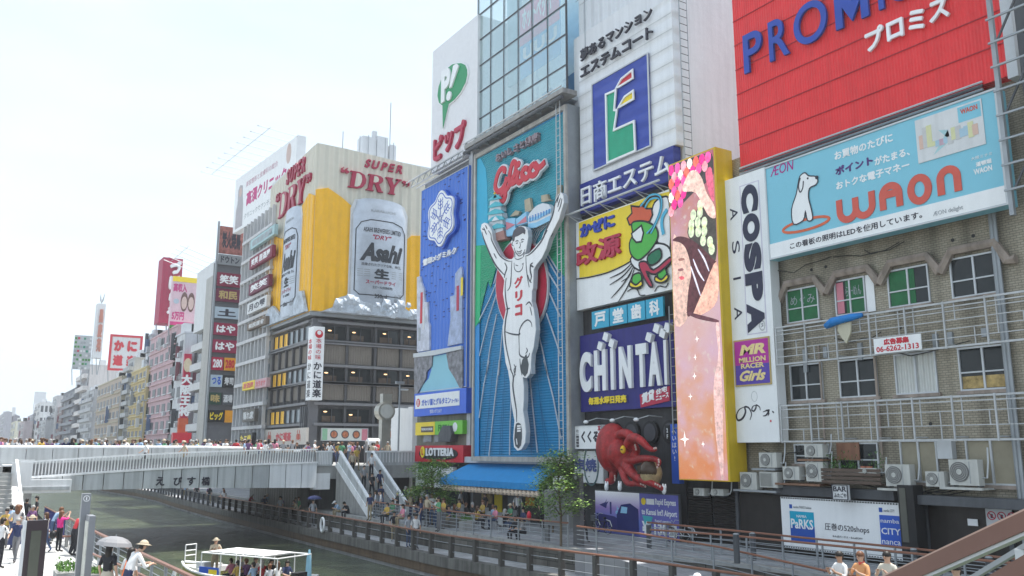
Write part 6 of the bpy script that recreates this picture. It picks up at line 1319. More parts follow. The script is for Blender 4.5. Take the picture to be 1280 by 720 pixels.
rsign(303, 318, 512, 511, 527, 527, 26.0, '', 'grey sign board with white script low on the framed block', mat('sign dark taupe', (.12, .11, .10)), '隠れ家', OFFW); rsign(299, 315, 541, 541, 556, 556, 25.6, '', 'yellow bubble lettering sign near the bridge crowd', BLACK, 'たこ焼', YEL, bold=.05)
A = PX(297, 293, 27.0); yy = A.y; tr_ = PY(373, 178, yy - 17)
x0v = Vector((A.x, yy, 0)); dirv = Vector((1.1, -16, 0)).normalized()
mw = wallframe((A.x - .6, yy, A.z), dirv); h_ = PX(297, 230, 27.0).z - A.z
f = Fr(mw, 17.0, h_, thing('billboard', 'long white clinic billboard with pink characters and floodlight arms on the framed block', 'billboard', mw)); x1 = f.uv(372, 178)[0]; f.w = min(x1, 22)
panel(f, WHITE, d=.9); part(M().box(f.w, 0, -.9, f.w + .1, h_, .05), 'end_panel', LGREY, f.root)
PKL = mat('clinic pink', (.50, .05, .20)); text('高須クリニック', f.root, f.w * .22, h_ * .36, f.w * .86, h_ * .62, PKL, z=.003, bold=.04); text('美容整形と皮膚科の総合', f.root, f.w * .2, h_ * .72, f.w * .72, h_ * .82, mat('faint pink', (.5, .28, .35)), z=.003); text('クリニックでアンチエイジング', f.root, f.w * .2, h_ * .14, f.w * .85, h_ * .24, GREY, z=.003)
part(M().prism([(f.w*.04, h_*.05), (f.w*.17, h_*.05), (f.w*.165, h_*.45), (f.w*.15, h_*.6), (f.w*.14, h_*.8), (f.w*.09, h_*.84), (f.w*.06, h_*.76), (f.w*.06, h_*.5), (f.w*.04, h_*.4)], .003, .01), 'person_picture', mat('picture grey', (.40, .38, .40)), f.root); part(M().disc((f.w*.105, h_*.70), h_*.07, .011, .015, 12, ry=h_*.09), 'face_picture', mat('picture skin', (.55, .42, .38)), f.root)
part(M().disc((f.w*.88, h_*.8), h_*.10, .003, .01, 14, ry=h_*.17), 'oval_picture', mat('picture skin', (.55, .42, .38)), f.root)
for k in range(10):
    x = f.w * k / 9.2; part(M().tube([(x, h_, -.1), (x, h_ + .25, 4.2)], .03, 4), 'lamp_arm', GREY, f.root); part(M().box(x - .05, h_ + .2, 4.1, x + .05, h_ + .27, 4.3), 'lamp_head', LGREY, f.root)
part(M().tube([(0, h_ + .2, 3.0), (f.w, h_ + .2, 3.0)], .035, 4), 'tie_pipe', GREY, f.root)
t, fL, fR, (W, D, Ht) = farb('grey concrete slab building with dark balconies behind the column of small signs', 267, 240, 352, 300, 26.6, (.23, .23, .235), (.36, .355, .35), 0, 0)
mwR = t.matrix_basis.inverted() @ fR.mw; mwL = t.matrix_basis.inverted() @ fL.mw
for i in range(6):
    part(M().box(.3, 4 + i * 2.6, .02, D * .6, 4.9 + i * 2.6, 1.0), 'balcony', GB, t, mw=mwL); part(M().box(.3, 5.0 + i * 2.6, .03, D * .6, 6.4 + i * 2.6, .1), 'dark_opening', GLASSD, t, mw=mwL)
part(M().box(D * .62, 0, .02, D, Ht, 1.1), 'concrete_fin', mat('fin concrete', (.40, .39, .37), dirt=.2), t, mw=mwL)
SG = thing('sign_column', 'tall steel column stacked with small restaurant signs', 'sign column', fR.mw); G_ = Fr(fR.mw)
zt = G_.uv(285, 283)[1]
xs0, xs1 = G_.uv(268, 400, 2.5)[0], G_.uv(299, 400, 2.5)[0]
part(M().box(xs0, 2, .4, xs1, G_.uv(285, 330, 1)[1], 1.8), 'backing', mat('column grey', (.13, .13, .14), var=.1), SG)
for x in (xs0 - .15, xs1 + .05): part(M().box(x, 2, 1.7, x + .2, zt, 2.0), 'side_post', GREY, SG)
SL = [(283, 317, 'orange patterned sign board with black script, topmost of the sign column', mat('sign multi', (.33, .12, .10), var=.8, sc=1.4), '炭火焼鳥', INK, 0), (318, 331, 'grey sign board with black katakana, second from top of the column', mat('signgrey', (.22, .23, .24)), 'ドウトン', INK, 0), (341, 358, 'maroon sign with two white characters in the upper column', MAR, '笑笑', WHITE, 0), (361, 377, 'dark maroon sign with gold script in the upper column', mat('maroon dark', (.14, .02, .05)), '和民', GOLD, 0), (384, 398, 'pale blue sign with black calligraphy in the column', mat('pale sign blue', (.40, .48, .55)), '土', INK, 0), (404, 419, 'upper of two plum signs with two white kana', mat('sign plum', (.27, .018, .06)), 'はや', WHITE, 0), (425, 441, 'lower of two plum signs with two white kana', mat('sign plum', (.27, .018, .06)), 'はや', WHITE, 0),
      (447, 463, 'crimson 280 yen sign, left of the orange one', CRIM, '280', WHITE, 1), (447, 463, 'orange 280 yen sign, right of the crimson one', mat('sign orange', (.70, .30, .02)), '280', RED, 2), (469, 484, 'pale blue sign with blue script, left of a black one', mat('pale sign blue', (.40, .48, .55)), 'つる', BLUE, 1), (469, 484, 'black sign with cream characters in the lower column', BLACK, '寿司', OFFW, 2), (491, 506, 'dark green sign with gold letters in the lower column', mat('sign dark green', (.03, .07, .05)), '味', GOLD, 1), (491, 506, 'charcoal sign with white letters in the lower column', DGREY, '酒場', OFFW, 2), (513, 528, 'black sign with yellow katakana at the foot of the column', BLACK, 'ビッグ', YEL, 3), (513, 528, 'small orange sign at the foot of the column', mat('sign orange', (.7, .3, .02)), '', RED, 4)]
for va, vb, lab, m_, s, tm, hf in SL:
    y1 = G_.uv(283, va, 2.2)[1]; y0 = G_.uv(283, vb, 2.2)[1]; xa, xb = xs0 + .1, xs1 - .02
    w_ = xb - xa
    xa, xb = {0: (xa, xb), 1: (xa, xa + w_ * .48), 2: (xa + w_ * .52, xb), 3: (xa, xa + w_ * .66), 4: (xa + w_ * .68, xb)}[hf]
    mw = G_.mw @ Matrix.Translation((xa, y0, 1.85)); g = thing('sign_board', lab, 'sign', mw, 'small restaurant signs on the column'); part(M().box(0, 0, 0, xb - xa, y1 - y0, .3), 'panel', m_, g)
    if s: text(s, g, (xb - xa) * .1, (y1 - y0) * .18, (xb - xa) * .9, (y1 - y0) * .85, tm, z=.303, bold=.04)
f = facade(25.6, (245, 339), (270.5, 329), (244, 412), (269, 408), 'billboard', 'blank white rooftop billboard with raking lamp rods', 'billboard'); panel(f, OFFW, d=.8)
for k in range(5): x = f.w * k / 4.4; part(M().tube([(x, f.h, 0), (x - .2, f.h + 1.4, 4.4)], .05, 4), 'lamp_arm', GREY, f.root)
part(M().tube([(0, f.h + 1.1, 3.6), (f.w, f.h + 1.1, 3.6)], .04, 4), 'tie_pipe', GREY, f.root)
for k in range(5): part(M().bar((f.w * k / 4, 0, -.5), (f.w * (k + .5) / 4, -3.5, -.5), .1), 'support', GREY, f.root)
t, fL, fR, (W, D, Ht) = farb('narrow white building carrying a red and orange vertical restaurant sign', 222, 209, 421, 241, 26.5, (.55, .56, .58), (.52, .54, .58), 5, 2, ledges=False)
o1 = fR.uv(224, 440, .3); o2 = fR.uv(240, 550, .3); f2 = thing('vertical_sign', 'tall red and orange vertical sign with white characters on the narrow white building', 'sign', fR.mw); xa = fR.uv(227, 500, .8)[0]; xb = fR.uv(236, 500, .8)[0]; yt = fR.uv(230, 442, .8)[1]; yb_ = fR.uv(230, 550, .8)[1]
part(M().box(xa, yb_ + (yt - yb_) * .25, .2, xb, yt, .8), 'red_panel', CRIM, f2); part(M().box(xa - .2, yb_, .2, xb + .1, yb_ + (yt - yb_) * .25, .9), 'orange_box', mat('orange lantern', (.50, .10, .04)), f2); vtext('大阪王将', f2, xa - .3, yb_ + (yt - yb_) * .27, xb + .3, yb_ + (yt - yb_) * .76, WHITE, z=.803, d=.12, bold=.05)
part(M().disc(((xa + xb) / 2, yt - 1.6), .55, .803, .9, 12, ry=1.0), 'cone_picture', mat('cream', (.6, .5, .35)), f2); part(M().box(xa - .9, yb_ - .4, .2, xb + .6, yb_ + 1.0, 1.2), 'red_awning', RED, f2)
farb('dark recessed block with pipes between the white and slab buildings', 243, 238, 430, 256, 28.5, (.16, .16, .17), None, 5, 1)
farb('pink rendered building with small balconies', 212, 179, 413, 222, 26.5, (.50, .35, .38), (.54, .38, .40), 7, 5, 0, 0, balc=0)
farb('pale blue-grey narrow building left of the pink one', 179, 175, 425, 182, 26.8, (.40, .43, .47), None, 7, 1, balc=.5)
farb('yellow ochre building with small square windows', 177, 158, 462, 184, 26.0, (.50, .40, .20), (.55, .46, .26), 7, 4, 3, 2)
farb('light grey building with ladder-like balconies', 160, 152, 452, 172, 26.2, (.42, .43, .44), None, 8, 1, balc=.8)
farb('beige corner building with tan upper frame', 146, 117, 474, 153, 25.4, (.42, .35, .29), (.45, .41, .31), 5, 7, 4, 3)
farb('tall pale slab with a dark edge under the advertising towers', 104, 94, 462, 145, 27.5, (.28, .27, .29), (.62, .59, .58), 7, 2, 0, 0, balc=1.2)
farb('silver corrugated low building with rounded roof tank', 112, 97, 490, 118, 25.0, (.45, .46, .48), (.42, .43, .45), 6, 2, balc=.5)
farb('dark slate terrace block beyond the silver one', 90, 74, 488, 100, 26.5, (.17, .18, .21), (.24, .25, .28), 7, 3, balc=.6)
farb('thin brown building in the far row', 74, 66, 510, 80, 26.0, (.28, .22, .22), None, 6, 2)
farb('white block with a red base sign in the far row', 66, 61, 498, 72, 25.4, (.52, .52, .53), (.56, .56, .57), 6, 1)
farb('tall white tower with a wire frame on its roof', 46, 39, 506, 62, 25.6, (.62, .62, .62), (.66, .66, .66), 7, 2, 4, 3)
farb('grey stepped block in the far row', 55, 46, 526, 62, 23.2, (.42, .43, .45), None, 5, 2)
farb('small grey office in the farthest row', 38, 32, 520, 46, 25.0, (.36, .37, .40), None, 6, 2)
farb('pinkish low block at the far end', 28, 22, 528, 34, 22.0, (.42, .36, .38), None, 4, 2)
farb('cream slab at the far end of the street', 17, 12, 528, 27, 22.5, (.55, .53, .42), (.60, .58, .46), 4, 2)
farb('dark apartment tower with a white roof tank at the far end', 13, 8, 522, 20, 23.5, (.26, .25, .29), None, 6, 2)
farb('round-edged distant apartment tower at the left edge', 3, -6, 518, 8, 20.0, (.36, .36, .40), None, 6, 2)
def towersign(lab, u0, u1, vt, vb, Y, m_, fn, dp=2.0, nm='billboard', cat='billboard'):
    a = PY(u0, vb, Y); b = PY(u1, vt, Y); mw = wallframe((a.x, Y, a.z), STR); f = Fr(mw, b.x - a.x, b.z - a.z, thing(nm, lab, cat, mw)); part(M().box(0, 0, -dp, f.w, f.h, 0), 'panel', m_, f.root); fn(f)
    for k in range(3): part(M().bar((f.w * k / 2, 0, -dp / 2), (f.w * k / 2 + (.4 if k < 2 else -.4), -4, -dp / 2), .18), 'support', GREY, f.root)
    return f
towersign('crimson rooftop tower sign with big white brush kana', 198, 229, 324, 403, 152, mat('tower crimson', (.36, .025, .075), dirt=.15), lambda f: vtext('づぼらや', f.root, f.w * .35, f.h * .04, f.w * .92, f.h * .97, WHITE, z=.01, d=.5, bold=.07), dp=4)
def pink_ad(f):
    part(M().box(0, f.h * .9, .01, f.w, f.h, .05), 'yellow_strip', YEL, f.root); part(M().box(0, 0, .01, f.w, f.h * .06, .05), 'green_strip', mat('deep green', (.03, .2, .03)), f.root); part(M().box(0, f.h*.06, .01, f.w, f.h * .13, .05), 'pink_strip', PKL, f.root)
    text('高収入', f.root, f.w * .05, f.h * .70, f.w * .6, f.h * .87, PKL, z=.02, bold=.05); text('5万円', f.root, f.w * .06, f.h * .16, f.w * .55, f.h * .32, PKL, z=.02, bold=.05)
    for x in (.52, .8): part(M().disc((f.w * x, f.h * .52), f.w * .145, .02, .05, 14, ry=f.h * .19), 'hair_picture', mat('picture brown', (.14, .08, .07)), f.root); part(M().disc((f.w * x, f.h * .5), f.w * .115, .051, .06, 12, ry=f.h * .125), 'face_picture', mat('picture skin', (.55, .42, .38)), f.root)
    part(M().disc((f.w * .2, f.h * .52), f.w * .11, .02, .05), 'blue_disc', mat('pale sign blue', (.4, .48, .55)), f.root)
towersign('pink and white rooftop job advert with two smiling faces', 211.5, 247, 348, 410, 138, mat('pink pale', (.62, .45, .50)), pink_ad, dp=1)
def kani(f):
    q = [(.1, .1), (f.w - .1, .1), (f.w - .1, f.h - .1), (.1, f.h - .1)]; part(M().stroke(q, .5, .01, .1, closed=True), 'red_border', RED, f.root)
    for i, ch in enumerate('かに道楽'): x = f.w * (.12 + .42 * (i % 2)); y = f.h * (.54 if i < 2 else .12); text(ch, f.root, x, y, x + f.w * .32, y + f.h * .32, RED, z=.02, d=.1, bold=.07, name='letter')
towersign('white rooftop sign with four red characters in a red border', 135, 178, 421, 462, 205, OFFW, kani, dp=1)
towersign('slim white tower sign with three rusty characters under a bird ornament', 116, 132.5, 380, 447, 232, OFFW, lambda f: (vtext('昌慶苑', f.root, f.w * .28, f.h * .10, f.w * .82, f.h * .90, mat('faded red', (.45, .17, .12)), z=.01, d=.3, bold=.05), part(M().tube([(f.w * .3, f.h + 2.4, -.5), (f.w * .38, f.h + .9, -.5), (f.w * .5, f.h + .3, -.5), (f.w * .62, f.h + .9, -.5), (f.w * .8, f.h + 2.6, -.5)], [.05, .2, .3, .2, .05], 6), 'bird_ornament', GREY, f.root)), dp=3)
def lattice(f):
    f.root.children[0].hide_render = False
    for i in range(8):
        for j in range(6): 
            if random.random() < .8: part(M().box(f.w * j / 6 + .05, f.h * i / 8, .01, f.w * (j + .8) / 6, f.h * (i + .5) / 8, .15), 'lattice_panel', random.choice([mat('deep green', (.03, .2, .03)), OFFW, CRIM if j < 3 else mat('neon green', (.04, .25, .16)), GREY]), f.root)
towersign('green and red lattice neon sign in front of the slim white tower', 90, 116, 420, 461, 238, mat('lattice grey', (.40, .42, .44)), lattice, dp=1)
f = towersign('empty wire billboard frame on the tall white tower', 42, 58, 490, 505, 410, mat('wire white', (.60, .62, .64)), lambda f: None, dp=.4)
f = towersign('small pale advertising tank on the dark far tower', 14, 20, 509, 522, 640, OFFW, lambda f: None, dp=2)
for k, (lab, u0, u1, vt, Y, c) in enumerate((('hazy low block closing the far end of the river', -14, 12, 536, 900, (.30, .31, .34)), ('hazy wide block behind the far row', 10, 60, 533, 860, (.36, .36, .38)))):
    a = PY(u0, 550, Y); b = PY(u1, vt, Y); g = thing('building', lab, 'building', (a.x, Y, -2)); part(M().box(0, 0, 0, b.x - a.x, 30, b.z + 2), 'wall', mat('haze block %d' % k, c, sc=.1), g)
struct(M().box(-290, 900, -2.5, 300, 1290, 3), 'far_ground', mat('far ground grey', (.3, .3, .3), sc=.02))
for i, (u, vt, Y) in enumerate(((146, 480, 150), (176, 500, 130), (498, 478, 62))):
    p = PY(u, 555, Y); t_ = PY(u, vt, Y); g = thing('street_lamp', ['tall grey street lamp in front of the beige building', 'slim pole beside the yellow ochre building', 'thin grey pole with small boxes by the clock tower'][i], 'street lamp', (p.x, p.y, 0)); hh = t_.z
    part(M().tube([(0, 0, 0), (0, 0, hh)], [.11, .06], 6), 'pole', GREY, g); part(M().box(-.35, -.12, hh - .1, .35, .12, hh + .08), 'lamp_head', GREY, g)
    if i == 2:
        for z in (hh - .6, hh - 2.0): part(M().box(.05, -.15, z, .7, .15, z + .12), 'bracket', LGREY, g)
# ================================================================== bridge
FAS = mat('bridge fascia', (.47, .49, .50), rough=.5, var=.10, sc=.7, dirt=.28); FASW = mat('bridge white', (.76, .77, .78), rough=.5, var=.06, sc=.8, dirt=.15)
br = thing('bridge', 'pale curved pedestrian bridge with white slatted parapet and grey panelled fascia lettered えびす橋', 'bridge', (0, 58, 0))
def zt_(x): return 2.65 + (x - 3.4) / 17.7 * .75 + .12 * math.sin((x - 3.4) / 17.7 * math.pi)     # deck edge of the front ramp
def ztop(x): return 3.47 + (x - 3.4) / 17.7 * .76 + .16 * math.sin((x - 3.4) / 17.7 * math.pi)
def zbt(x): return 1.84 - .19 * max(0, (x - 12) / 9)
XS = [3.4 + 17.9 * k / 16 for k in range(17)]
dk = M()
for a, b in zip(XS[:-1], XS[1:]):
    dk.add([(a, .3, zbt(a) + .25), (b, .3, zbt(b) + .25), (b, 3.4, zbt(b) + .25), (a, 3.4, zbt(a) + .25), (a, .3, zt_(a) - .05), (b, .3, zt_(b) - .05), (b, 3.4, zt_(b) - .05), (a, 3.4, zt_(a) - .05)], [(0, 3, 2, 1), (4, 5, 6, 7), (0, 1, 5, 4), (2, 3, 7, 6)] + ([(3, 0, 4, 7)] if a == XS[0] else []) + ([(1, 2, 6, 5)] if b == XS[-1] else []))
part(dk, 'ramp_deck', CONC, br)
for a, b in zip(XS[:-1], XS[1:]):
    a2, b2 = a + .025, b - .025
    def yo(x): return .3 * (1 - math.cos(max(0, (x - 18)) / 3.3 * 1.2)) 
    q = M().add([(a2, 0 + yo(a2), zbt(a)), (b2, yo(b2), zbt(b)), (b2, .28 + yo(b2), zbt(b)), (a2, .28 + yo(a2), zbt(a)), (a2, yo(a2), zt_(a2) - .12), (b2, yo(b2), zt_(b2) - .12), (b2, .28 + yo(b2), zt_(b2) - .12), (a2, .28 + yo(a2), zt_(a2) - .12)], [(0, 3, 2, 1), (4, 5, 6, 7), (0, 1, 5, 4), (1, 2, 6, 5), (2, 3, 7, 6), (3, 0, 4, 7)])
    part(q, 'fascia_panel', FAS if a < 17 else FASW, br)  # right-end panels whiter: the brighter light there is put into the colour
    q = M().add([(a, -.06 + yo(a), zt_(a) - .118), (b, -.06 + yo(b), zt_(b) - .118), (b, .3, zt_(b) - .118), (a, .3, zt_(a) - .118), (a, -.06 + yo(a), zt_(a)), (b, -.06 + yo(b), zt_(b)), (b, .3, zt_(b)), (a, .3, zt_(a))], [(0, 3, 2, 1), (4, 5, 6, 7), (0, 1, 5, 4), (1, 2, 6, 5), (2, 3, 7, 6), (3, 0, 4, 7)])
    part(q, 'edge_band', FASW, br)
    q = M().bar((a, .12 + yo(a), ztop(a)), (b, .12 + yo(b), ztop(b)), .22, .09); part(q, 'parapet_rail', FASW, br)
sl_ = M().add([(-.03, .05, 0), (.03, .05, 0), (.03, .12, 0), (-.03, .12, 0), (-.03, -.12, 1), (.03, -.12, 1), (.03, .0, 1), (-.03, .0, 1)], [(0, 3, 2, 1), (4, 5, 6, 7), (0, 1, 5, 4), (1, 2, 6, 5), (2, 3, 7, 6), (3, 0, 4, 7)]).mesh('slat', FASW)
for k in range(100):
    x = 3.5 + k * .1765; put('slat', sl_, br, Matrix.Translation((x, .08 + .3 * (1 - math.cos(max(0, (x - 18)) / 3.3 * 1.2)), zt_(x) + .002)) @ Matrix.Diagonal((1, 1, ztop(x) - zt_(x) - .06, 1)))
part(M().box(3.4, .35, zt_(4) - .4, 21.2, .42, zt_(4) + .75) if False else M().add([(3.4, .36, 2.6), (21.2, .36, 3.2), (21.2, .36, 4.1), (3.4, .36, 3.35)], [(0, 1, 2, 3)]), 'parapet_mesh', mat('mesh grey', (.30, .31, .32)), br)
for i, ch in enumerate('えびす橋'):
    p = PY((200, 222, 239, 257)[i], 601, 57.98); q = bpart if False else None
    g_ = bpy.data.objects.new('tmp', None); text(ch, g_, 0, 0, .52, .55, INK, z=.0, d=.03, bold=.03, name='letter')
    for c in [o for o in bpy.data.objects if o.parent == g_]: c.parent = br; c.matrix_basis = br.matrix_basis.inverted() @ wallframe((p.x - .25, 57.99, p.z - .3), STR)
    bpy.data.objects.remove(g_)
part(M().box(-8, 3.4, 2.3, 21.28, 18.49, 3.2), 'main_deck', CONC, br)
part(M().box(-8, 18.5, 2.1, 24.5, 18.8, 4.4), 'far_parapet', FAS, br)
MPX = [-8 + 1.5 * k for k in range(19)]
for a in MPX: part(M().box(a + .02, 5.7, 3.201, a + 1.48, 6.0, 4.3 - max(0, a - 15) * .04), 'parapet_panel', FAS, br)
part(M().tube([(-8, 5.85, 4.36), (15, 5.85, 4.38), (19, 5.4, 4.28), (21.2, 3.6, 4.10)], .10, 8), 'parapet_cap', FASW, br)
part(M().box(2.7, 3.4, 2.2, 3.4, 5.6, 3.3), 'ramp_end', FASW, br)
part(M().box(21.3, .6, 2.2, 30, 19.5, 3.1), 'landing', CONC, br)
part(M().box(21.35, .5, 3.1, 22.5, .62, 4.02), 'landing_parapet', FAS, br); part(M().box(21.3, .45, 4.02, 22.6, .68, 4.14), 'parapet_rail', FASW, br); part(M().box(21.2, .55, 1.5, 22.4, 1.2, 2.6), 'landing_beam', FASW, br)
part(M().box(25.3, .9, 3.1, 29.6, 1.02, 4.02), 'landing_parapet', FAS, br); part(M().box(25.2, .85, 4.02, 29.6, 1.08, 4.14), 'parapet_rail', FASW, br)
for k in range(14): part(M().box(26 + k * .25, .87, 3.3, 26.06 + k * .25, .899, 4.0), 'baluster', FASW, br)
for k in range(8): part(M().box(21.5 + k * .12, .44, 3.2, 21.55 + k * .12, .499, 4.0), 'baluster', FASW, br)
part(M().box(22.6, 3.0, -.05, 29.7, 18, 2.2), 'abutment', mat('abutment dark concrete', (.09, .09, .09), var=.15, dirt=.3), br)  # dark concrete mass below the landing
part(M().box(21.6, 5, -.05, 22.5, 17, 2.3), 'pier', mat('pier tile', (.20, .20, .19), dirt=.3, stripe=('y', .6, .3)), br)
for x in (8, 15): part(M().box(x, 9, 1.9, x + .8, 18, 2.3), 'cross_beam', CONC, br)
st = thing('staircase', 'steep staircase with pale steel parapets descending from the bridge to the promenade', 'staircase', (22.6, 52.0, 0))
N_ = 18
for k in range(N_): part(M().box(.15, .6 + k * .30, -.02 if k == 0 else 0.005 * k, 2.35, .6 + (k + 1) * .30 + (0 if k < N_ - 1 else .3), (k + 1) * 3.1 / N_), 'step', CONC, st)
for x, nm in ((0, 'left'), (2.4, 'right')):
    part(M().add([(x, 0, 0.05), (x + .12, 0, .05), (x + .12, 5.9, 3.05), (x, 5.9, 3.05), (x, 0, .9), (x + .12, 0, .9), (x + .12, 5.4, 4.0), (x, 5.4, 4.0)], [(0, 3, 2, 1), (4, 5, 6, 7), (0, 1, 5, 4), (1, 2, 6, 5), (2, 3, 7, 6), (3, 0, 4, 7)]), 'parapet', FAS, st)
    part(M().bar((x + .06, -.1, .92), (x + .06, 5.5, 4.10), .2, .1), 'parapet_rail', FASW, st)
    part(M().add([(x - .06, .2, -.02), (x + .14, .2, -.02), (x + .14, 6.1, 3.1), (x - .06, 6.1, 3.1), (x - .06, -.3, .25), (x + .14, -.3, .25), (x + .14, 5.6, 3.35), (x - .06, 5.6, 3.35)], [(0, 3, 2, 1), (4, 5, 6, 7), (0, 1, 5, 4), (1, 2, 6, 5), (2, 3, 7, 6), (3, 0, 4, 7)]), 'stringer', FASW, st)
st2 = thing('staircase', 'left-bank stair with a bright white handrail coming down from the bridge end', 'staircase', (2.3, 50.0, 0))
for k in range(14): part(M().box(-1.9, k * .45, 0, .6, (k + 1) * .45, (k + 1) * .21), 'step', CONC, st2)
part(M().bar((.75, -3.6, 1.2), (.8, 6.2, 3.62), .13, .12), 'handrail', FASW, st2); part(M().box(.6, 6.1, 2.2, 1.6, 6.3, 3.5), 'end_panel', FASW, st2)
part(M().bar((.8, 6.2, 3.6), (1.7, 6.2, 3.6), .1), 'handrail', FASW, st2); part(M().box(.66, -3.8, 0, .86, -3.5, 1.2), 'newel', FASW, st2)
g = thing('block', 'pale concrete end block of the bridge ramp on the left bank', 'wall', (3.5, 57.4, 0)); part(M().box(0, 0, 1.75, 2.6, .55, 2.5), 'block_body', FASW, g); part(M().box(.1, -.08, 1.9, 2.5, -.005, 2.1), 'ledge', FAS, g); part(M().box(.2, .1, -.1, .6, .5, 1.748), 'support', CONC, g)
p = PY(480, 566, 64); q_ = PY(480, 497, 64)
g = thing('clock_tower', 'tall steel column topped by a drum clock on the bridge plaza', 'clock', (p.x, 64, 3.1)); hh = q_.z - 3.1
MTL = mat('brushed clock metal', (.38, .37, .33), rough=.35, metal=.6, var=.1)
part(M().box(-.38, -.3, 0, .38, .3, hh - 1.6), 'column', MTL, g); part(M().tube([(-.05, -.45, hh - 1.1), (-.05, .45, hh - 1.1)], .72, 20), 'drum', MTL, g); part(M().tube([(-.05, -.5, hh - 1.1), (-.05, -.44, hh - 1.1)], .55, 20), 'clock_face', mat('clock glass', (.45, .46, .44), rough=.2), g); part(M().box(-.35, -.3, hh - .45, .45, .3, hh + .3), 'cap', MTL, g)
g = thing('traffic_mirror', 'white drum lamp on a short pole left of the clock tower', 'lamp', tuple(PY(470, 553, 63))); part(M().tube([(-.7, 0, 0), (.2, 0, 0)], .32, 10), 'drum', WHITE, g); part(M().tube([(.4, 0, .1), (.4, 0, -2.2)], .07, 6), 'pole', GREY, g)
g = thing('kiosk', 'white prefabricated box building with a small window left of the red burger sign', 'building', (31.2, 62.5, 0)); part(M().box(-.6, 0, 0, 5, 4, 7.6), 'wall', WHITE, g); part(M().box(.0, -.04, 5.5, .9, -.002, 6.4), 'window', GLASSD, g); part(M().box(-.7, -.3, 2.6, 3, -.001, 2.8), 'ledge', GREY, g); part(M().box(-.5, -.5, 0, 2.2, -.01, 2.5), 'dark_base', DGREY, g)
for k in range(8): part(M().box(-.55 + k * .4, -.12, 3.4, -.35 + k * .4, -.003, 3.7), 'bracket', GREY, g)

# ================================================================== awning, lanterns, cafe front
g = thing('awning', 'long bright blue canvas awning beneath the runner billboard', 'awning', (27.3, 40.3, 0)); AW = mat('awning blue', (.02, .24, .55), rough=.7, var=.08, sc=2)
part(M().add([(0, -.4, 2.35), (0, 11.2, 2.35), (2.0, 10.6, 3.35), (2.0, .3, 3.35), (0, -.4, 2.3), (0, 11.2, 2.3), (2.0, 10.6, 3.3), (2.0, .3, 3.3)], [(0, 1, 2, 3), (7, 6, 5, 4), (0, 3, 7, 4), (1, 0, 4, 5), (2, 1, 5, 6), (3, 2, 6, 7)]), 'canvas', AW, g)
for k in range(24): part(M().box(-.03, -.4 + k * .483, 1.98, -.005, .065 + k * .483, 2.35), 'valance', AW, g)
for k in range(8): part(M().tube([(.02, -.2 + k * 1.6, 2.28), (1.95, -.0 + k * 1.5, 3.25)], .03, 4), 'rib', GREY, g)
part(M().box(1.6, 0, 3.36, 2.1, 10.9, 3.75), 'roller_box', LGREY, g)
LN = mat('paper lantern', (.80, .64, .50), rough=.6, var=.12, sc=6); lm = M().ell((0, 0, 0), (.175, .175, .20), 10, 8, -.9, .9).mesh('lantern', LN, True); lc = M().disc((0, 0), .07, -.2, -.165, 8).mesh('cap', BLACK); lc2 = M().disc((0, 0), .07, .165, .2, 8).mesh('cap', BLACK); lt = M().box(-.16, -.05, -.09, -.150, .05, .09).mesh('brush_mark', INK)
ORD = 'first second third fourth fifth sixth seventh eighth ninth tenth eleventh twelfth thirteenth fourteenth fifteenth sixteenth seventeenth eighteenth nineteenth twentieth twenty-first twenty-second twenty-third twenty-fourth twenty-fifth twenty-sixth twenty-seventh'.split()
for k in range(27):
    g = thing('lantern', ORD[26 - k] + ' paper lantern from the left under the blue awning', 'lantern', (27.45, 40.3 + k * .415, 1.78), 'paper lanterns under the awning'); put('paper_globe', lm, g); put('cap', lc, g); put('cap', lc2, g); put('brush_mark', lt, g)
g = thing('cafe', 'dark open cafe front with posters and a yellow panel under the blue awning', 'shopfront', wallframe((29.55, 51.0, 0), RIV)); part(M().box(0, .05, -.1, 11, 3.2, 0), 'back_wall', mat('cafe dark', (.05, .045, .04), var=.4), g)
for x, w_, y, h_, m_ in ((1.2, 1.3, .8, 1.5, mat('poster mixed', (.35, .25, .1))), (2.8, .9, .1, 2.2, YEL), (4.4, 1.6, .3, 1.8, GLASSL), (6.4, .9, .9, 1.0, mat('sign orange', (.7, .3, .02))), (8.0, 1.5, .4, 1.6, DGREY), (9.9, .9, .1, 2.4, mat('ochre board', (.45, .28, .05)))): part(M().box(x, y, .003, x + w_, y + h_, .05), 'wall_board', m_, g)
g = thing('banner_stand', 'white vertical banner with black brush letters beside the awning', 'banner', wallframe((28.2, 40.9, .4), RIV)); part(M().box(0, 0, 0, .75, 2.0, .04), 'cloth', WHITE, g); vtext('串かつ酒', g, .12, .1, .62, 1.9, INK, z=.042, bold=.05)
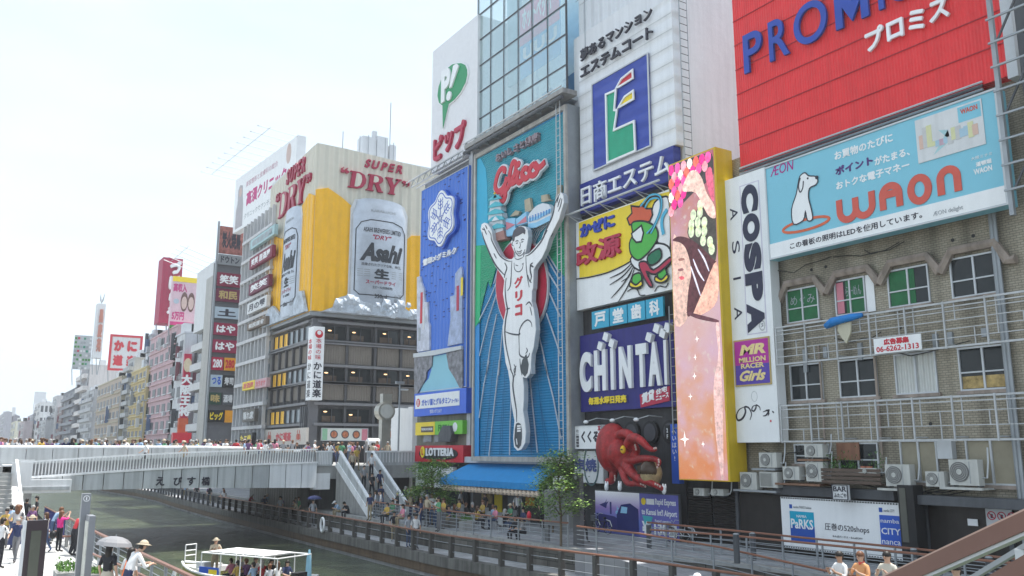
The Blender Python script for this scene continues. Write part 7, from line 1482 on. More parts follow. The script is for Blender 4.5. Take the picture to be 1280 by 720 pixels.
# ================================================================== octopus
def octo():
    D = 28.5; f = Fr(wallframe((D, 40, 0), RIV)); O = (740, 520, 7.2); q = M()
    def P(x, y, z): a = f.uv(*T(*O, [(x, y)])[0], z); return (a[0], a[1], z)
    s = .0185
    def arm(pts, r0, r1, n=10):
        pp = [P(*p) for p in pts]; sm = []
        for i in range(len(pp) - 1):
            a, b, c, d = pp[max(i-1, 0)], pp[i], pp[i+1], pp[min(i+2, len(pp)-1)]
            for k in range(5):
                t = k / 5; sm.append(tuple(.5 * ((2*b[j]) + (-a[j]+c[j])*t + (2*a[j]-5*b[j]+4*c[j]-d[j])*t*t + (-a[j]+3*b[j]-3*c[j]+d[j])*t**3) for j in range(3)))
        sm.append(pp[-1]); n_ = len(sm)
        q.tube(sm, [.84 * (r0 + (r1 - r0) * (i / (n_ - 1)) ** .8) for i in range(n_)], n)
    c = P(185, 285, .3); q.ell(c, (1.0, 1.25, .75), 20, 14)
    c = P(250, 330, .45); q.ell(c, (.75, .7, .6), 16, 10); c = P(290, 400, .4); q.ell(c, (.55, .6, .5), 14, 10)
    arm([(230,180,.5), (290,155,.7), (350,180,.8), (380,260,.7), (400,330,.6), (330,370,.4)], .30, .22); arm([(330,260,.8), (370,195,1.0), (440,220,1.1), (500,280,1.1), (545,305,1.1), (585,300,1.0)], .36, .10)
    arm([(260,380,.4), (350,400,.7), (450,385,.9), (550,385,1.0), (605,410,1.0), (590,460,1.0)], .34, .10); arm([(280,400,.4), (330,470,.7), (400,550,.9), (500,590,1.0), (590,630,1.0), (640,665,1.0)], .38, .13)
    arm([(260,420,.4), (285,520,.7), (320,600,.9), (400,615,.9), (480,630,.9)], .33, .09); arm([(240,420,.2), (200,470,.3), (190,540,.4), (170,590,.4), (130,580,.4)], .34, .18)
    arm([(170,420,.1), (130,400,.2), (95,415,.2), (100,450,.2), (135,450,.2)], .16, .09)
    me = q.mesh('oct_tmp', CRIM); o = bpy.data.objects.new('oct_tmp', me); COL.objects.link(o); md = o.modifiers.new('r', 'REMESH'); md.mode = 'VOXEL'; md.voxel_size = .05; md.use_smooth_shade = True
    sm_ = o.modifiers.new('s', 'SMOOTH'); sm_.iterations = 6; sm_.factor = .6
    dg = bpy.context.evaluated_depsgraph_get(); m2 = bpy.data.meshes.new_from_object(o.evaluated_get(dg)); bpy.data.objects.remove(o)
    m2.materials.clear(); m2.materials.append(mat('octopus red', (.36, .020, .022), rough=.4, var=.5, sc=3.5, bump=.6, dirt=.35)); m2.polygons.foreach_set('use_smooth', [True] * len(m2.polygons))
    t = thing('octopus_figure', 'giant red octopus figure with yellow eye clutching a ball on the black wall', 'octopus', f.mw); put('body', m2, t)
    e = P(280, 302, 1.0); part(M().ell(e, (.17, .2, .12), 14, 10), 'eye', mat('eye yellow', (.75, .45, .02)), t, smooth=True); part(M().box(e[0] - .04, e[1] - .03, e[2] + .10, e[0] + .09, e[1] + .03, e[2] + .13), 'pupil', BLACK, t)
    SU = mat('sucker pale', (.55, .40, .36)); sm2 = M().ell((0, 0, 0), (.06, .06, .04), 8, 5).mesh('sucker', SU, True)
    for x, y, z in ((600,395,1.16), (602,415,1.16), (598,440,1.12), (588,462,1.1), (560,292,1.2), (575,290,1.2), (440,612,1.05), (462,620,1.05), (480,635,1.0), (570,612,1.15), (590,622,1.15), (612,634,1.15), (388,262,.95), (392,280,.95), (396,300,.9), (205,540,.62), (207,560,.62), (205,578,.62), (125,438,.32)): put('sucker', sm2, t, Matrix.Translation(P(x, y, z)))
    c = P(532, 515, .75); b = thing('ball', 'mottled dough ball with black and cream splashes gripped by the octopus', 'ball', f.mw @ Matrix.Translation(c)); part(M().ell((0, 0, 0), (.55, .62, .5), 18, 12), 'ball_body', mat('dough', (.36, .27, .14), var=.4, sc=4), b, smooth=True)
    part(M().ell((0, .12, 0), (.57, .55, .52), 18, 8, .25, 1.0), 'sauce', mat('sauce', (.06, .035, .02), rough=.25), b, smooth=True)
    for k in range(7): a = -2.6 + k * .55; part(M().tube([(.5 * math.sin(a * .6), .35, .42 - .02 * abs(k - 3)), (.52 * math.sin(a * .6), -.05, .5 - .05 * abs(k - 3))], [.05, .02], 5), 'sauce_drip', mat('sauce', (.06, .035, .02)), b)
    for k in range(3): x, y = ((590, 655), (130, 640), (250, 640))[k] if k else (648, 668); p_ = P(x, y, .9); c_ = thing('figurine', ['small white hooded figurine under the octopus arm', 'pair of white rabbit-like ornaments at the octopus foot', 'small white ornament below the octopus'][k], 'ornament', f.mw @ Matrix.Translation(p_)); part(M().ell((0, 0, 0), (.12, .2, .1), 8, 6), 'figure_body', WHITE, c_, smooth=True); part(M().ell((.1, .15, 0), (.05, .16, .05), 6, 5), 'ear', WHITE, c_, smooth=True); part(M().ell((-.06, .16, 0), (.05, .16, .05), 6, 5), 'ear', WHITE, c_, smooth=True)
octo()

# ================================================================== trees
BARK = mat('bark', (.13, .10, .07), var=.3, bump=.3); LEAF = [mat('leaf light', (.24, .38, .08), var=.3, sc=1.2), mat('leaf dark', (.08, .17, .035), var=.3, sc=1.2)]
def tree(label, loc, h, spread, seed, n=5200):
    rr = random.Random(seed); t = thing('tree', label, 'tree', loc); tr = M(); tips = []
    tr.tube([(0, 0, 0), (.05, .05, h * .35), (-.05, .1, h * .7), (.05, .1, h * .92)], [.06, .05, .035, .015], 7)
    for k in range(16):
        z = h * (.30 + .62 * k / 16); a = k * 2.4; r = spread * (1.05 - .55 * (z / h)) * rr.uniform(.6, 1.1)
        e = Vector((math.cos(a) * r, math.sin(a) * r, z + h * .12 * rr.uniform(.2, 1.0))); m_ = Vector((math.cos(a) * r * .5, math.sin(a) * r * .5, z + h * .1))
        tr.tube([(0, .05, z), m_, e], [.03, .02, .008], 5); tips += [m_, m_.lerp(e, .5), e, e + Vector((rr.uniform(-.4, .4), rr.uniform(-.4, .4), rr.uniform(-.2, .3)))]
    tips.append(Vector((0, .1, h)))
    part(tr, 'trunk', BARK, t); V = []; F = []; MI = []
    for k in range(n):
        c = rr.choice(tips); off = Vector((rr.gauss(0, .24), rr.gauss(0, .24), rr.gauss(0, .13))); p = c + off
        if p.z < h * .28: continue
        a = rr.uniform(0, 6.28); s = rr.uniform(.055, .10); d = Vector((math.cos(a), math.sin(a), rr.uniform(-.5, .3))) * s * 1.6; w = Vector((-math.sin(a), math.cos(a), rr.uniform(-.3, .3))) * s * .55
        i = len(V); V += [tuple(p), tuple(p + d * .5 + w), tuple(p + d), tuple(p + d * .5 - w)]; F.append((i, i + 1, i + 2, i + 3)); MI.append(0 if rr.random() < .6 else 1)
    q = M(); q.v = V; q.f = F; q.mi = MI; q.mi = MI
    part(q, 'crown', LEAF, t)
p = PX(694, 682, 22.6)
tree('feathery green young tree standing before the runner billboard edge', (22.75, 31.6, 0), 4.1, 1.2, 3, 4800)
tree('feathery green young tree in front of the red burger sign', (23.4, 45.0, 0), 3.6, 1.7, 9, 6500)
tree('small tree behind the information board', (26.5, 37.5, 0), 3.6, 1.3, 5, 2600)
for lab, (x, y) in (('grey tree guard pole with a round disc by the nearer tree', (22.75, 31.4)),):
    g = thing('pole', lab, 'pole', (x + .18, y - .1, 0)); part(M().tube([(0, 0, 0), (0, 0, 1.4)], .05, 6), 'shaft', GREY, g)

# ================================================================== promenade furniture
g = thing('information_board', 'grey steel information board with a tall side post facing the river', 'sign', wallframe((23.9, 34.35, 0), RIV))
IB = mat('info grey', (.17, .175, .18), rough=.45, var=.06)
part(M().box(0, .75, 0, 2.35, 2.35, .12), 'panel', IB, g); part(M().box(0, 0, .01, .3, .75, .11), 'leg', IB, g); part(M().box(2.35, 0, -.05, 2.85, 3.15, .18), 'side_post', mat('info post', (.13, .13, .14)), g); part(M().disc((2.6, 2.95), .09, .182, .2, 12), 'info_mark', LGREY, g); text('Information', g, .75, 1.95, 1.75, 2.08, LGREY, z=.122); part(M().disc((.6, 2.02), .1, .122, .14, 12), 'info_mark', LGREY, g); text('i', g, .57, 1.94, .63, 2.1, IB, z=.141); part(M().box(.65, 2.36, .02, 1.55, 3.0, .06), 'map_sheet', OFFW, g)
text('道頓堀', g, .75, 2.5, 1.45, 2.8, INK, z=.061)
def bollard(x, y, lab, z=0.0):
    g = thing('bollard', lab, 'bollard', (x, y, z)); part(M().tube([(0, 0, 0), (0, 0, 1.0)], .11, 10), 'post', DGREY, g); part(M().ell((0, 0, 1.0), (.11, .11, .05), 10, 4, 0, 1), 'cap', GREY, g)
p = PZ(717, 702, 0); bollard(26.4, 24.0, 'dark steel post behind the inner railing gap'); bollard(24.0, 22.6, 'white and dark steel post between the ramp railings', .2); bollard(25.7, 29.2, 'dark post before the airport poster'); bollard(26.6, 17.4, 'dark post in front of the dark blue square'); bollard(26.5, 14.9, 'dark post near the right edge of the promenade')
g = thing('life_ring', 'white life ring hung on the lower walkway railing', 'life ring', PX(403, 656, 20.15)); part(M().tube([(0, .30 * math.cos(2*math.pi*k/16), .42 * math.sin(2*math.pi*k/16)) for k in range(17)], .075, 6, cap=False), 'ring', WHITE, g, smooth=True)
TB = mat('table top', (.42, .41, .38)); CH = mat('chair aluminium', (.42, .43, .44), metal=.4, rough=.35)
t0 = thing('cafe_table', 'round cafe table in front of the awning', 'table', (25, 47.5, 0)); part(M().disc((0, 0), .35, 0, .03, 16), 'top', TB, t0, mw=Matrix.Translation((0, 0, .70))); part(M().tube([(0, 0, 0), (0, 0, .7)], .03, 6), 'stem', CH, t0); part(M().disc((0, 0), .22, 0, .03, 12), 'foot', DGREY, t0)
c0 = thing('cafe_chair', 'aluminium cafe chair', 'chair', (25, 48.2, 0)); part(M().box(-.2, -.2, .42, .2, .2, .45), 'seat', CH, c0); part(M().box(-.2, .18, .46, .2, .21, .85), 'backrest', CH, c0)
for sx in (-1, 1):
    for sy in (-1, 1): part(M().tube([(sx * .18, sy * .18, 0), (sx * .18, sy * .18, .42)], .015, 4), 'leg', CH, c0)
seats = []
TS = [(24.4, 48.4), (24.3, 45.8), (24.6, 43.4), (24.6, 40.9), (26.0, 44.6), (26.2, 41.9), (24.9, 38.6), (26.3, 48.0)]
TL_ = ['at the left end of the terrace', 'behind the leafy tree by the burger sign', 'beside the pale planter box', 'near the middle of the thin railing', 'deeper under the awning, left one', 'deeper under the awning, right one', 'nearest the information board', 'deep at the left end under the awning']
for i, (x, y) in enumerate(TS):
    if i == 0: t0.matrix_basis = Matrix.Translation((x, y, 0)); t0['label'] = 'round cafe table ' + TL_[0]; t0['group'] = 'cafe tables under the awning'
    else: dup(t0, (x, y, 0), 'round cafe table ' + TL_[i], 'cafe tables under the awning')
    for k in range(2):
        a = rotz((x + (.65 if k else -.65), y + .1, 0), -1.57 if k else 1.57)
        lab = '%s-side aluminium chair at the table %s' % ('street' if k else 'river', TL_[i])
        if i == 0 and k == 0: c0.matrix_basis = a; c0['label'] = lab; c0['group'] = 'cafe chairs'
        else: dup(c0, a, lab, 'cafe chairs')
        seats.append((x + (.62 if k else -.62), y + .1, -1.57 if k else 1.57))
for i, (x, y, w_, lab) in enumerate(((22.9, 40.4, .6, 'small pale concrete planter cube by the thin railing'), (22.9, 42.6, .9, 'dark planter box beside the railing with low shrubs'))):
    g = thing('planter', lab, 'planter', (x, y, 0)); part(M().box(0, 0, 0, w_, w_, .5), 'box', CONC if i == 0 else DCONC, g)
    q = M(); rr = random.Random(i)
    for k in range(160): a = rr.uniform(0, 6.28); px, py, pz = rr.uniform(.05, w_ - .05), rr.uniform(.05, w_ - .05), .5 + abs(rr.gauss(0, .12)); q.add([(px, py, pz), (px + .06 * math.cos(a), py + .06 * math.sin(a), pz + .06), (px - .02, py + .03, pz + .09)], [(0, 1, 2)])
    part(q, 'foliage', LEAF[1], g)['kind'] = 'stuff'
def bicycle(lab, loc, rz, col):
    t = thing('bicycle', lab, 'bicycle', rotz(loc, rz))
    for x in (-.52, .52):
        w_ = part(M().tube([(x + .33 * math.cos(2*math.pi*k/20), 0, .34 + .33 * math.sin(2*math.pi*k/20)) for k in range(21)], .022, 5, cap=False), 'wheel', BLACK, t)
        sp_ = M(); 
        for k in range(8): sp_.tube([(x, 0, .34), (x + .32 * math.cos(math.pi*k/4), 0, .34 + .32 * math.sin(math.pi*k/4))], .006, 3)
        part(sp_, 'spokes', LGREY, w_); part(M().tube([(x - .36, 0, .42), (x - .2, 0, .68), (x + .1, 0, .72)], .025, 4), 'mudguard', LGREY, t)
    fr_ = M()
    for a, b in (((-.52, .34), (-.15, .32)), ((-.15, .32), (-.25, .75)), ((-.52, .34), (-.22, .62)), ((-.15, .32), (.38, .72)), ((-.22, .62), (.36, .60)), ((.38, .85), (.52, .34))): fr_.tube([(a[0], 0, a[1]), (b[0], 0, b[1])], .018, 5)
    part(fr_, 'frame', col, t); part(M().ell((-.27, 0, .80), (.14, .07, .05), 8, 5), 'saddle', BLACK, t, smooth=True); part(M().tube([(.28, -.26, .98), (.40, -.15, 1.0), (.38, 0, .90), (.40, .15, 1.0), (.28, .26, .98)], .014, 5), 'handlebar', LGREY, t)
    bk = M()
    for k in range(5): bk.box(.5, -.15, .62 + k * .06, .82, .15, .63 + k * .06)
    part(bk, 'basket', GREY, t)
bicycle('silver city bicycle parked against the black shutters right of the poster', (28.4, 30.1, 0), 1.75, LGREY)
bicycle('dark bicycle parked behind the information board', (28.2, 35.6, 0), 1.5, BLACK)

# ================================================================== left terrace
railing([Vector((5.35, 20.5, 0)), Vector((4.95, 36, 0)), Vector((4.85, 46.5, 0))], 1.1, 1.7, 'curving terrace railing with a thick copper handrail above the water', wires=5, post=(.06, .08), postm=GREY, rr=.06)
railing([Vector((4.55, 23.0, -.0)), Vector((4.25, 27.5, 0)), Vector((3.95, 31.0, 0))], 1.0, 1.1, 'inner terrace railing with paired copper rails beside the stairs', wires=3, post=(.06, .06), postm=LGREY, rr=.04)
railing([Vector((4.9, 47.5, 0)), Vector((4.8, 57, 0))], 1.0, .55, 'dark slatted fence by the bridge foot on the left bank', wires=1, post=(.12, .05), postm=NAVY, railm=COPPER)
railing([Vector((1.0, 27.6, 0)), Vector((1.45, 33.5, 0))], 1.05, .9, 'short railing with copper top at the lower left corner', wires=4, post=(.08, .08), postm=GREY, rr=.045)
def yz(u, v, Y): return PY(u, v, Y)
a = PY(27, 720, 25); b = PY(61, 650, 25); g = thing('display_board', 'tall dark framed display board seen from behind at the lower left', 'sign', wallframe((a.x, 25, 0), (1, .12, 0))); W_, H_2 = b.x - a.x, b.z
part(M().box(0, .0, -.12, W_, H_2, 0), 'frame', mat('display brown-black', (.035, .025, .03), rough=.3), g); part(M().box(W_ * .24, .3, .001, W_ * .72, H_2 - .25, .012), 'glass_panel', mat('display glass', (.075, .08, .065), rough=.2), g); part(M().box(-.06, 0, -.13, -.002, H_2, .0), 'edge_strip', LGREY, g)
a = PY(101, 720, 26); b = PY(120, 645, 26); g = thing('information_pillar', 'thick grey information pillar with a map face and a tall i mark mast', 'sign', wallframe((a.x, 26, 0), (1, .0, 0))); W_ = b.x - a.x
part(M().box(W_ * .35, 0, -.7, W_, b.z, 0), 'pillar_body', mat('pillar grey', (.21, .22, .24), rough=.4, var=.06), g); part(M().box(W_ * .30, .4, -.68, W_ * .349, b.z - .15, -.06), 'map_face', mat('map pale', (.55, .55, .50), var=.25, sc=6), g)
mz = PY(108, 617, 26.8).z; x_ = PY(103, 617, 26.8).x - a.x; part(M().box(x_ , 0, -1.0, x_ + .22, mz, -.75), 'mast', mat('pillar grey', (.21, .22, .24)), g); part(M().stroke([(x_ + .11 + .075 * math.cos(2*math.pi*k/14), mz - .13 + .075 * math.sin(2*math.pi*k/14)) for k in range(14)], .015, -.749, -.74, closed=True), 'info_ring', WHITE, g); text('i', g, x_ + .095, mz - .175, x_ + .125, mz - .085, WHITE, z=-.749, bold=.03)
for i, (x, y, w_, d_, lab) in enumerate(((2.95, 29.4, .9, 1.0, 'pale concrete planter with green plants right of the display board'), (3.45, 27.4, .55, .9, 'pale concrete plinth with a grassy top by the information pillar'))):
    g = thing('planter', lab, 'planter', (x, y, 0)); part(M().box(0, 0, 0, w_, d_, .75 if i else .6), 'box', CONC, g); q = M(); rr = random.Random(i + 5)
    for k in range(260): a_ = rr.uniform(0, 6.28); px, py, pz = rr.uniform(.05, w_ - .05), rr.uniform(.05, d_ - .05), (.75 if i else .6) + abs(rr.gauss(0, .03 if i else .13)); q.add([(px, py, pz), (px + .07 * math.cos(a_), py + .07 * math.sin(a_), pz + .05), (px - .02, py + .03, pz + .10)], [(0, 1, 2)])
    part(q, 'foliage', LEAF[1], g)['kind'] = 'stuff'
for i, (x, y, lab) in enumerate(((3.3, 46.5, 'wooden slatted bench near the bridge foot'), (3.6, 43.4, 'second wooden slatted bench nearer the pink jacket'))):
    g = thing('bench', lab, 'bench', (x, y, 0))
    for k in range(4): part(M().box(0, k * .13, .42, 1.2, k * .13 + .1, .47), 'slat', COPPER, g)
    for xx in (.1, 1.0): part(M().box(xx, .05, 0, xx + .1, .42, .42), 'leg', CONC, g)

# ================================================================== foreground stair handrail (right)
def onr(u, v, dist): return EYE + ray(u, v).normalized() * dist
A0, A1 = onr(1050, 758, 6.6), onr(1330, 632, 4.9)
g = thing('stair_handrail', 'thick brown stair handrail rising across the lower right corner', 'handrail', A0.copy())
d_ = A1 - A0; part(M().bar((0, 0, 0), d_, .075, .085), 'rail_body', mat('rail brown', (.17, .085, .065), rough=.4, var=.1), g); part(M().bar(Vector((0, 0, .050)), d_ + Vector((0, 0, .050)), .066, .012), 'rail_top', mat('rail top light', (.45, .30, .24), rough=.3), g); part(M().bar(Vector((.0, 0, -.054)), d_ + Vector((0, 0, -.054)), .05, .018), 'rail_underside', LGREY, g)
B0, B1 = onr(1195, 735, 8.0), onr(1300, 672, 7.0); g = thing('stair_rail', 'thin grey secondary stair rail behind the brown handrail', 'handrail', B0.copy()); part(M().bar((0, 0, 0), B1 - B0, .035), 'rail', GREY, g); pm2 = B0.lerp(B1, .80) - B0; part(M().bar(pm2, pm2 - Vector((0, 0, 1.2)), .06), 'post', LGREY, g); part(M().bar((0, 0, -.25), B1 - B0 + Vector((0, 0, -.25)), .03), 'lower_rail', LGREY, g)
C0, C1 = onr(1225, 742, 4.8), onr(1300, 700, 4.4); g = thing('stair_rail', 'short brown rail end at the bottom right corner', 'handrail', C0.copy()); part(M().bar((0, 0, 0), C1 - C0, .07), 'rail', mat('rail brown', (.17, .085, .065)), g)

# ================================================================== boat
def boat():
    bow, stern = PZ(228, 726, -2), PZ(372, 742, -2); ax = (bow - stern).normalized(); L = (bow - stern).length
    t = thing('tour_boat', 'open white tour boat with a white canopy frame full of passengers', 'boat', rotz(stern, math.atan2(ax.y, ax.x), .9)); L /= .9
    HU = mat('hull olive yellow', (.30, .29, .09), rough=.4, var=.15); HW = mat('boat white', (.72, .72, .72), rough=.4, var=.05)
    n = 12; SX = L / 8.6; V = []; prof = []
    for i in range(n + 1):
        s = i / n; x = L * s; w = 1.35 * (1 - max(0, (s - .55) / .45) ** 2.2 * .93); prof.append((x, w, .62 + .45 * max(0, s - .5) ** 1.5 * 2))
    q = M(); vs = []
    for x, w, h_ in prof: vs += [(x, -w * .75, -.25), (x, -w, h_), (x, w, h_), (x, w * .75, -.25)]
    fs = [(4*i + a, 4*i + 4 + a, 4*i + 5 + a, 4*i + 1 + a) for i in range(n) for a in (0, 2)] + [(0, 1, 2, 3)] + [(4*i + 3, 4*i + 7, 4*i + 4, 4*i) for i in range(n)]; q.add(vs, fs); q.add([(prof[-1][0], -prof[-1][1], prof[-1][2]), (prof[-1][0], prof[-1][1], prof[-1][2]), (prof[-1][0] + .15, 0, prof[-1][2])], [(0, 1, 2)]); part(q, 'hull', HU, t)
    dk_ = M(); dk_.prism([(x, w - .05) for x, w, h_ in prof] + [(x, -w + .05) for x, w, h_ in prof[::-1]], .02, .1); part(dk_, 'deck', HW, t, mw=Matrix.Translation((0, 0, .02)))
    gw = M()
    for sg in (-1, 1): gw.tube([(x, sg * w, h_ + .04) for x, w, h_ in prof], .07, 6)
    part(gw, 'gunwale', HW, t)
    part(M().prism([(L * .72, -.9), (L * .99, -.15), (L * .99, .15), (L * .72, .9)], .6, .85), 'foredeck', HW, t)
    zc = 1.72
    for x0, x1, ww in ((.6, 5.6, 1.15),):
        part(M().box(1.3, -.95, zc + .04, 5.3, .95, zc + .07), 'canopy', mat('canopy white', (.80, .80, .80), var=.02), t)
        for x in (.3, 1.4, 2.8, 4.2, 5.6):
            fm = M(); fm.tube([(x, -ww, .6), (x, -ww, zc), (x, ww, zc), (x, ww, .6)], .035, 5); part(fm, 'canopy_frame', HW, t)
        for y in (-ww, ww): part(M().tube([(.3, y, zc), (5.6, y, zc)], .035, 5), 'canopy_rail', HW, t)
    rl = M()
    for y in (-.35, .35): rl.tube([(L - .5, y, 1.0), (L - .5, y, 1.9)], .03, 5)
    for z in (1.35, 1.6, 1.9): rl.tube([(L - .5, -.35, z), (L - .5, .35, z)], .03, 5)
    part(rl, 'bow_rail', HW, t)
    for k, y in enumerate((-.55, .0, .55)):
        for x in (1.2, 2.3, 3.4, 4.5): part(M().box(x, y - .22, .1, x + .4, y + .22, .5), 'seat', DGREY, t)
    part(M().box(5.9, .2, .6, 6.5, .7, 1.15), 'locker', LGREY, t); part(M().box(6.0, -.6, .6, 6.4, -.2, 1.0), 'locker', HW, t); part(M().box(-.25, -.35, -.1, .15, .35, 1.0), 'outboard_motor', BLACK, t); part(M().box(4.2, 1.22, .62, 5.6, 1.26, 1.05), 'side_banner', BLUE, t); part(M().box(4.3, 1.261, .7, 4.9, 1.27, .95), 'banner_patch', YEL, t)
    for x, y in ((L - .6, 1.0), (.1, -1.4), (3.0, 1.5)): part(M().tube([(x, y, .7), (x + .05, y * 1.08, .2), (x + .05, y * 1.05, -.1)], [.09, .14, .1], 8), 'fender', HW, t)
    part(M().prism([(-.02, .0), (.30, .0), (.26, .9), (.14, 1.35), (.04, .9)], 0, .12), 'furled_parasol', mat('parasol pale blue', (.22, .42, .55)), t, mw=Matrix.Translation((.2, -1.0, .6)) @ Matrix.Rotation(math.pi/2, 4, 'X'))
    return t, L
BOAT, BL = boat()
# ================================================================== people
PM = {}
def pm(n, c, r=.75): return mat('cloth ' + n, c, rough=r, var=.12, sc=5)
TOPS = [('white', (.66, .66, .66)), ('white', (.66, .66, .66)), ('white', (.66, .66, .66)), ('black', (.025, .025, .03)), ('navy', (.03, .04, .10)), ('grey', (.28, .28, .29)), ('pink', (.60, .22, .30)), ('red', (.50, .04, .05)), ('beige', (.45, .38, .28)), ('pale blue', (.30, .42, .58)), ('striped grey', (.38, .40, .44)), ('green', (.10, .28, .15)), ('purple', (.20, .10, .22)), ('mustard', (.50, .34, .08))]
BOTS = [('jeans', (.06, .09, .17)), ('black trousers', (.022, .022, .028)), ('khaki trousers', (.28, .23, .15)), ('grey trousers', (.15, .15, .16)), ('navy shorts', (.03, .04, .09)), ('cream skirt', (.48, .44, .36))]
HAIRS = [('dark hair', (.018, .014, .012)), ('dark hair', (.018, .014, .012)), ('brown hair', (.08, .04, .022)), ('auburn hair', (.14, .06, .03)), ('grey hair', (.30, .29, .28))]
SKINM = mat('skin', (.52, .33, .24), rough=.6, var=.06, sc=5); SKIN2 = mat('skin tan', (.42, .25, .17), rough=.6, var=.06, sc=5); SHOE = mat('shoe dark', (.04, .035, .035)); SHOEW = mat('shoe white', (.55, .55, .55))
def skel(pose):
    P = {}; h = Vector
    J = dict(pel=(0,0,.95), spi=(0,0,1.14), che=(.01,0,1.34), nec=(.01,0,1.47), hb=(.03,0,1.54), hd=(.035,0,1.61), ht=(.02,0,1.68))
    def arm(s, e, w, hd): return {'sh%d' % s: (0, .165*s, 1.40), 'el%d' % s: e, 'wr%d' % s: w, 'ha%d' % s: hd}
    def leg(s, k, a, t, hp=None): return {'hp%d' % s: hp or (0, .085*s, .88), 'kn%d' % s: k, 'an%d' % s: a, 'to%d' % s: t}
    ST = {**leg(1, (.02,.095,.49), (0,.10,.08), (.16,.12,.03)), **leg(-1, (.02,-.095,.49), (0,-.10,.08), (.16,-.12,.03))}
    if pose == 'stand': J.update({**ST, **arm(1, (-.02,.25,1.13), (.06,.24,.90), (.09,.23,.81)), **arm(-1, (-.02,-.25,1.13), (.10,-.22,.92), (.14,-.20,.84))})
    if pose == 'walk': J.update({**leg(1, (.20,.09,.52), (.24,.09,.10), (.40,.10,.05)), **leg(-1, (-.06,-.09,.49), (-.28,-.09,.16), (-.14,-.10,.04)), **arm(1, (-.14,.24,1.15), (-.14,.25,.91), (-.12,.24,.82)), **arm(-1, (.12,-.24,1.15), (.30,-.22,1.0), (.38,-.20,.97))})
    if pose == 'phone': J.update({**ST, **arm(1, (.10,.26,1.16), (.30,.12,1.26), (.35,.08,1.33)), **arm(-1, (.10,-.26,1.16), (.30,-.10,1.26), (.35,-.06,1.33))})
    if pose == 'photo': J.update({**ST, **arm(1, (.16,.24,1.36), (.34,.10,1.56), (.37,.07,1.64)), **arm(-1, (.16,-.24,1.36), (.34,-.10,1.56), (.37,-.07,1.64))})
    if pose == 'lean':
        J.update({**leg(1, (.03,.095,.48), (-.06,.10,.08), (.10,.12,.03)), **leg(-1, (.05,-.095,.49), (-.14,-.10,.08), (.02,-.12,.03)), **arm(1, (.32,.22,1.06), (.52,.10,1.12), (.60,.06,1.11)), **arm(-1, (.32,-.22,1.06), (.52,-.12,1.12), (.60,-.08,1.11))})
        for k, d in (('spi', .06), ('che', .16), ('nec', .23), ('hb', .28), ('hd', .31), ('ht', .31), ('sh1', .17), ('sh-1', .17)): a = J[k]; J[k] = (a[0] + d, a[1], a[2] - d * .25)
    if pose == 'sit':
        lo = .50
        for k in ('pel', 'spi', 'che', 'nec', 'hb', 'hd', 'ht'): a = J[k]; J[k] = (a[0] + (.03 if k != 'pel' else 0) , a[1], a[2] - lo + .03)
        J.update({**leg(1, (.42,.12,.50), (.42,.12,.08), (.57,.13,.03), (.02,.09,.46)), **leg(-1, (.44,-.11,.50), (.36,-.12,.08), (.51,-.13,.03), (.02,-.09,.46)), 'sh1': (.03,.165,.93), 'el1': (.12,.24,.68), 'wr1': (.34,.14,.60), 'ha1': (.42,.10,.60), 'sh-1': (.03,-.165,.93), 'el-1': (.10,-.25,.68), 'wr-1': (.32,-.13,.62), 'ha-1': (.40,-.09,.62)})
    if pose == 'hunch':
        J.update({**leg(1, (.42,.14,.50), (.40,.14,.08), (.55,.15,.03), (.02,.09,.46)), **leg(-1, (.44,-.14,.50), (.38,-.15,.08), (.53,-.16,.03), (.02,-.09,.46)), 'pel': (0,0,.48), 'spi': (.08,0,.66), 'che': (.22,0,.83), 'nec': (.30,0,.93), 'hb': (.34,0,.98), 'hd': (.40,0,1.03), 'ht': (.42,0,1.10), 'sh1': (.22,.165,.86), 'el1': (.36,.22,.62), 'wr1': (.50,.08,.66), 'ha1': (.54,.03,.70), 'sh-1': (.22,-.165,.86), 'el-1': (.36,-.22,.62), 'wr-1': (.50,-.06,.64), 'ha-1': (.55,-.02,.67)})
    if pose == 'child': pass
    return {k: Vector(v) for k, v in J.items()}
RAD = dict(pel=(.145,.115), spi=(.125,.095), che=(.145,.105), nec=(.052,.052), hb=(.066,.070), hd=(.085,.098), ht=(.060,.072), sh=(.062,.062), el=(.042,.042), wr=(.028,.028), ha=(.036,.022), hp=(.088,.095), kn=(.058,.06), an=(.040,.042), to=(.036,.026))
REG = dict(pel=2, spi=1, che=1, nec=0, hb=0, hd=0, ht=0, sh=1, el=1, wr=0, ha=0, hp=2, kn=2, an=2, to=3)
def base(k): return k.rstrip('-10')
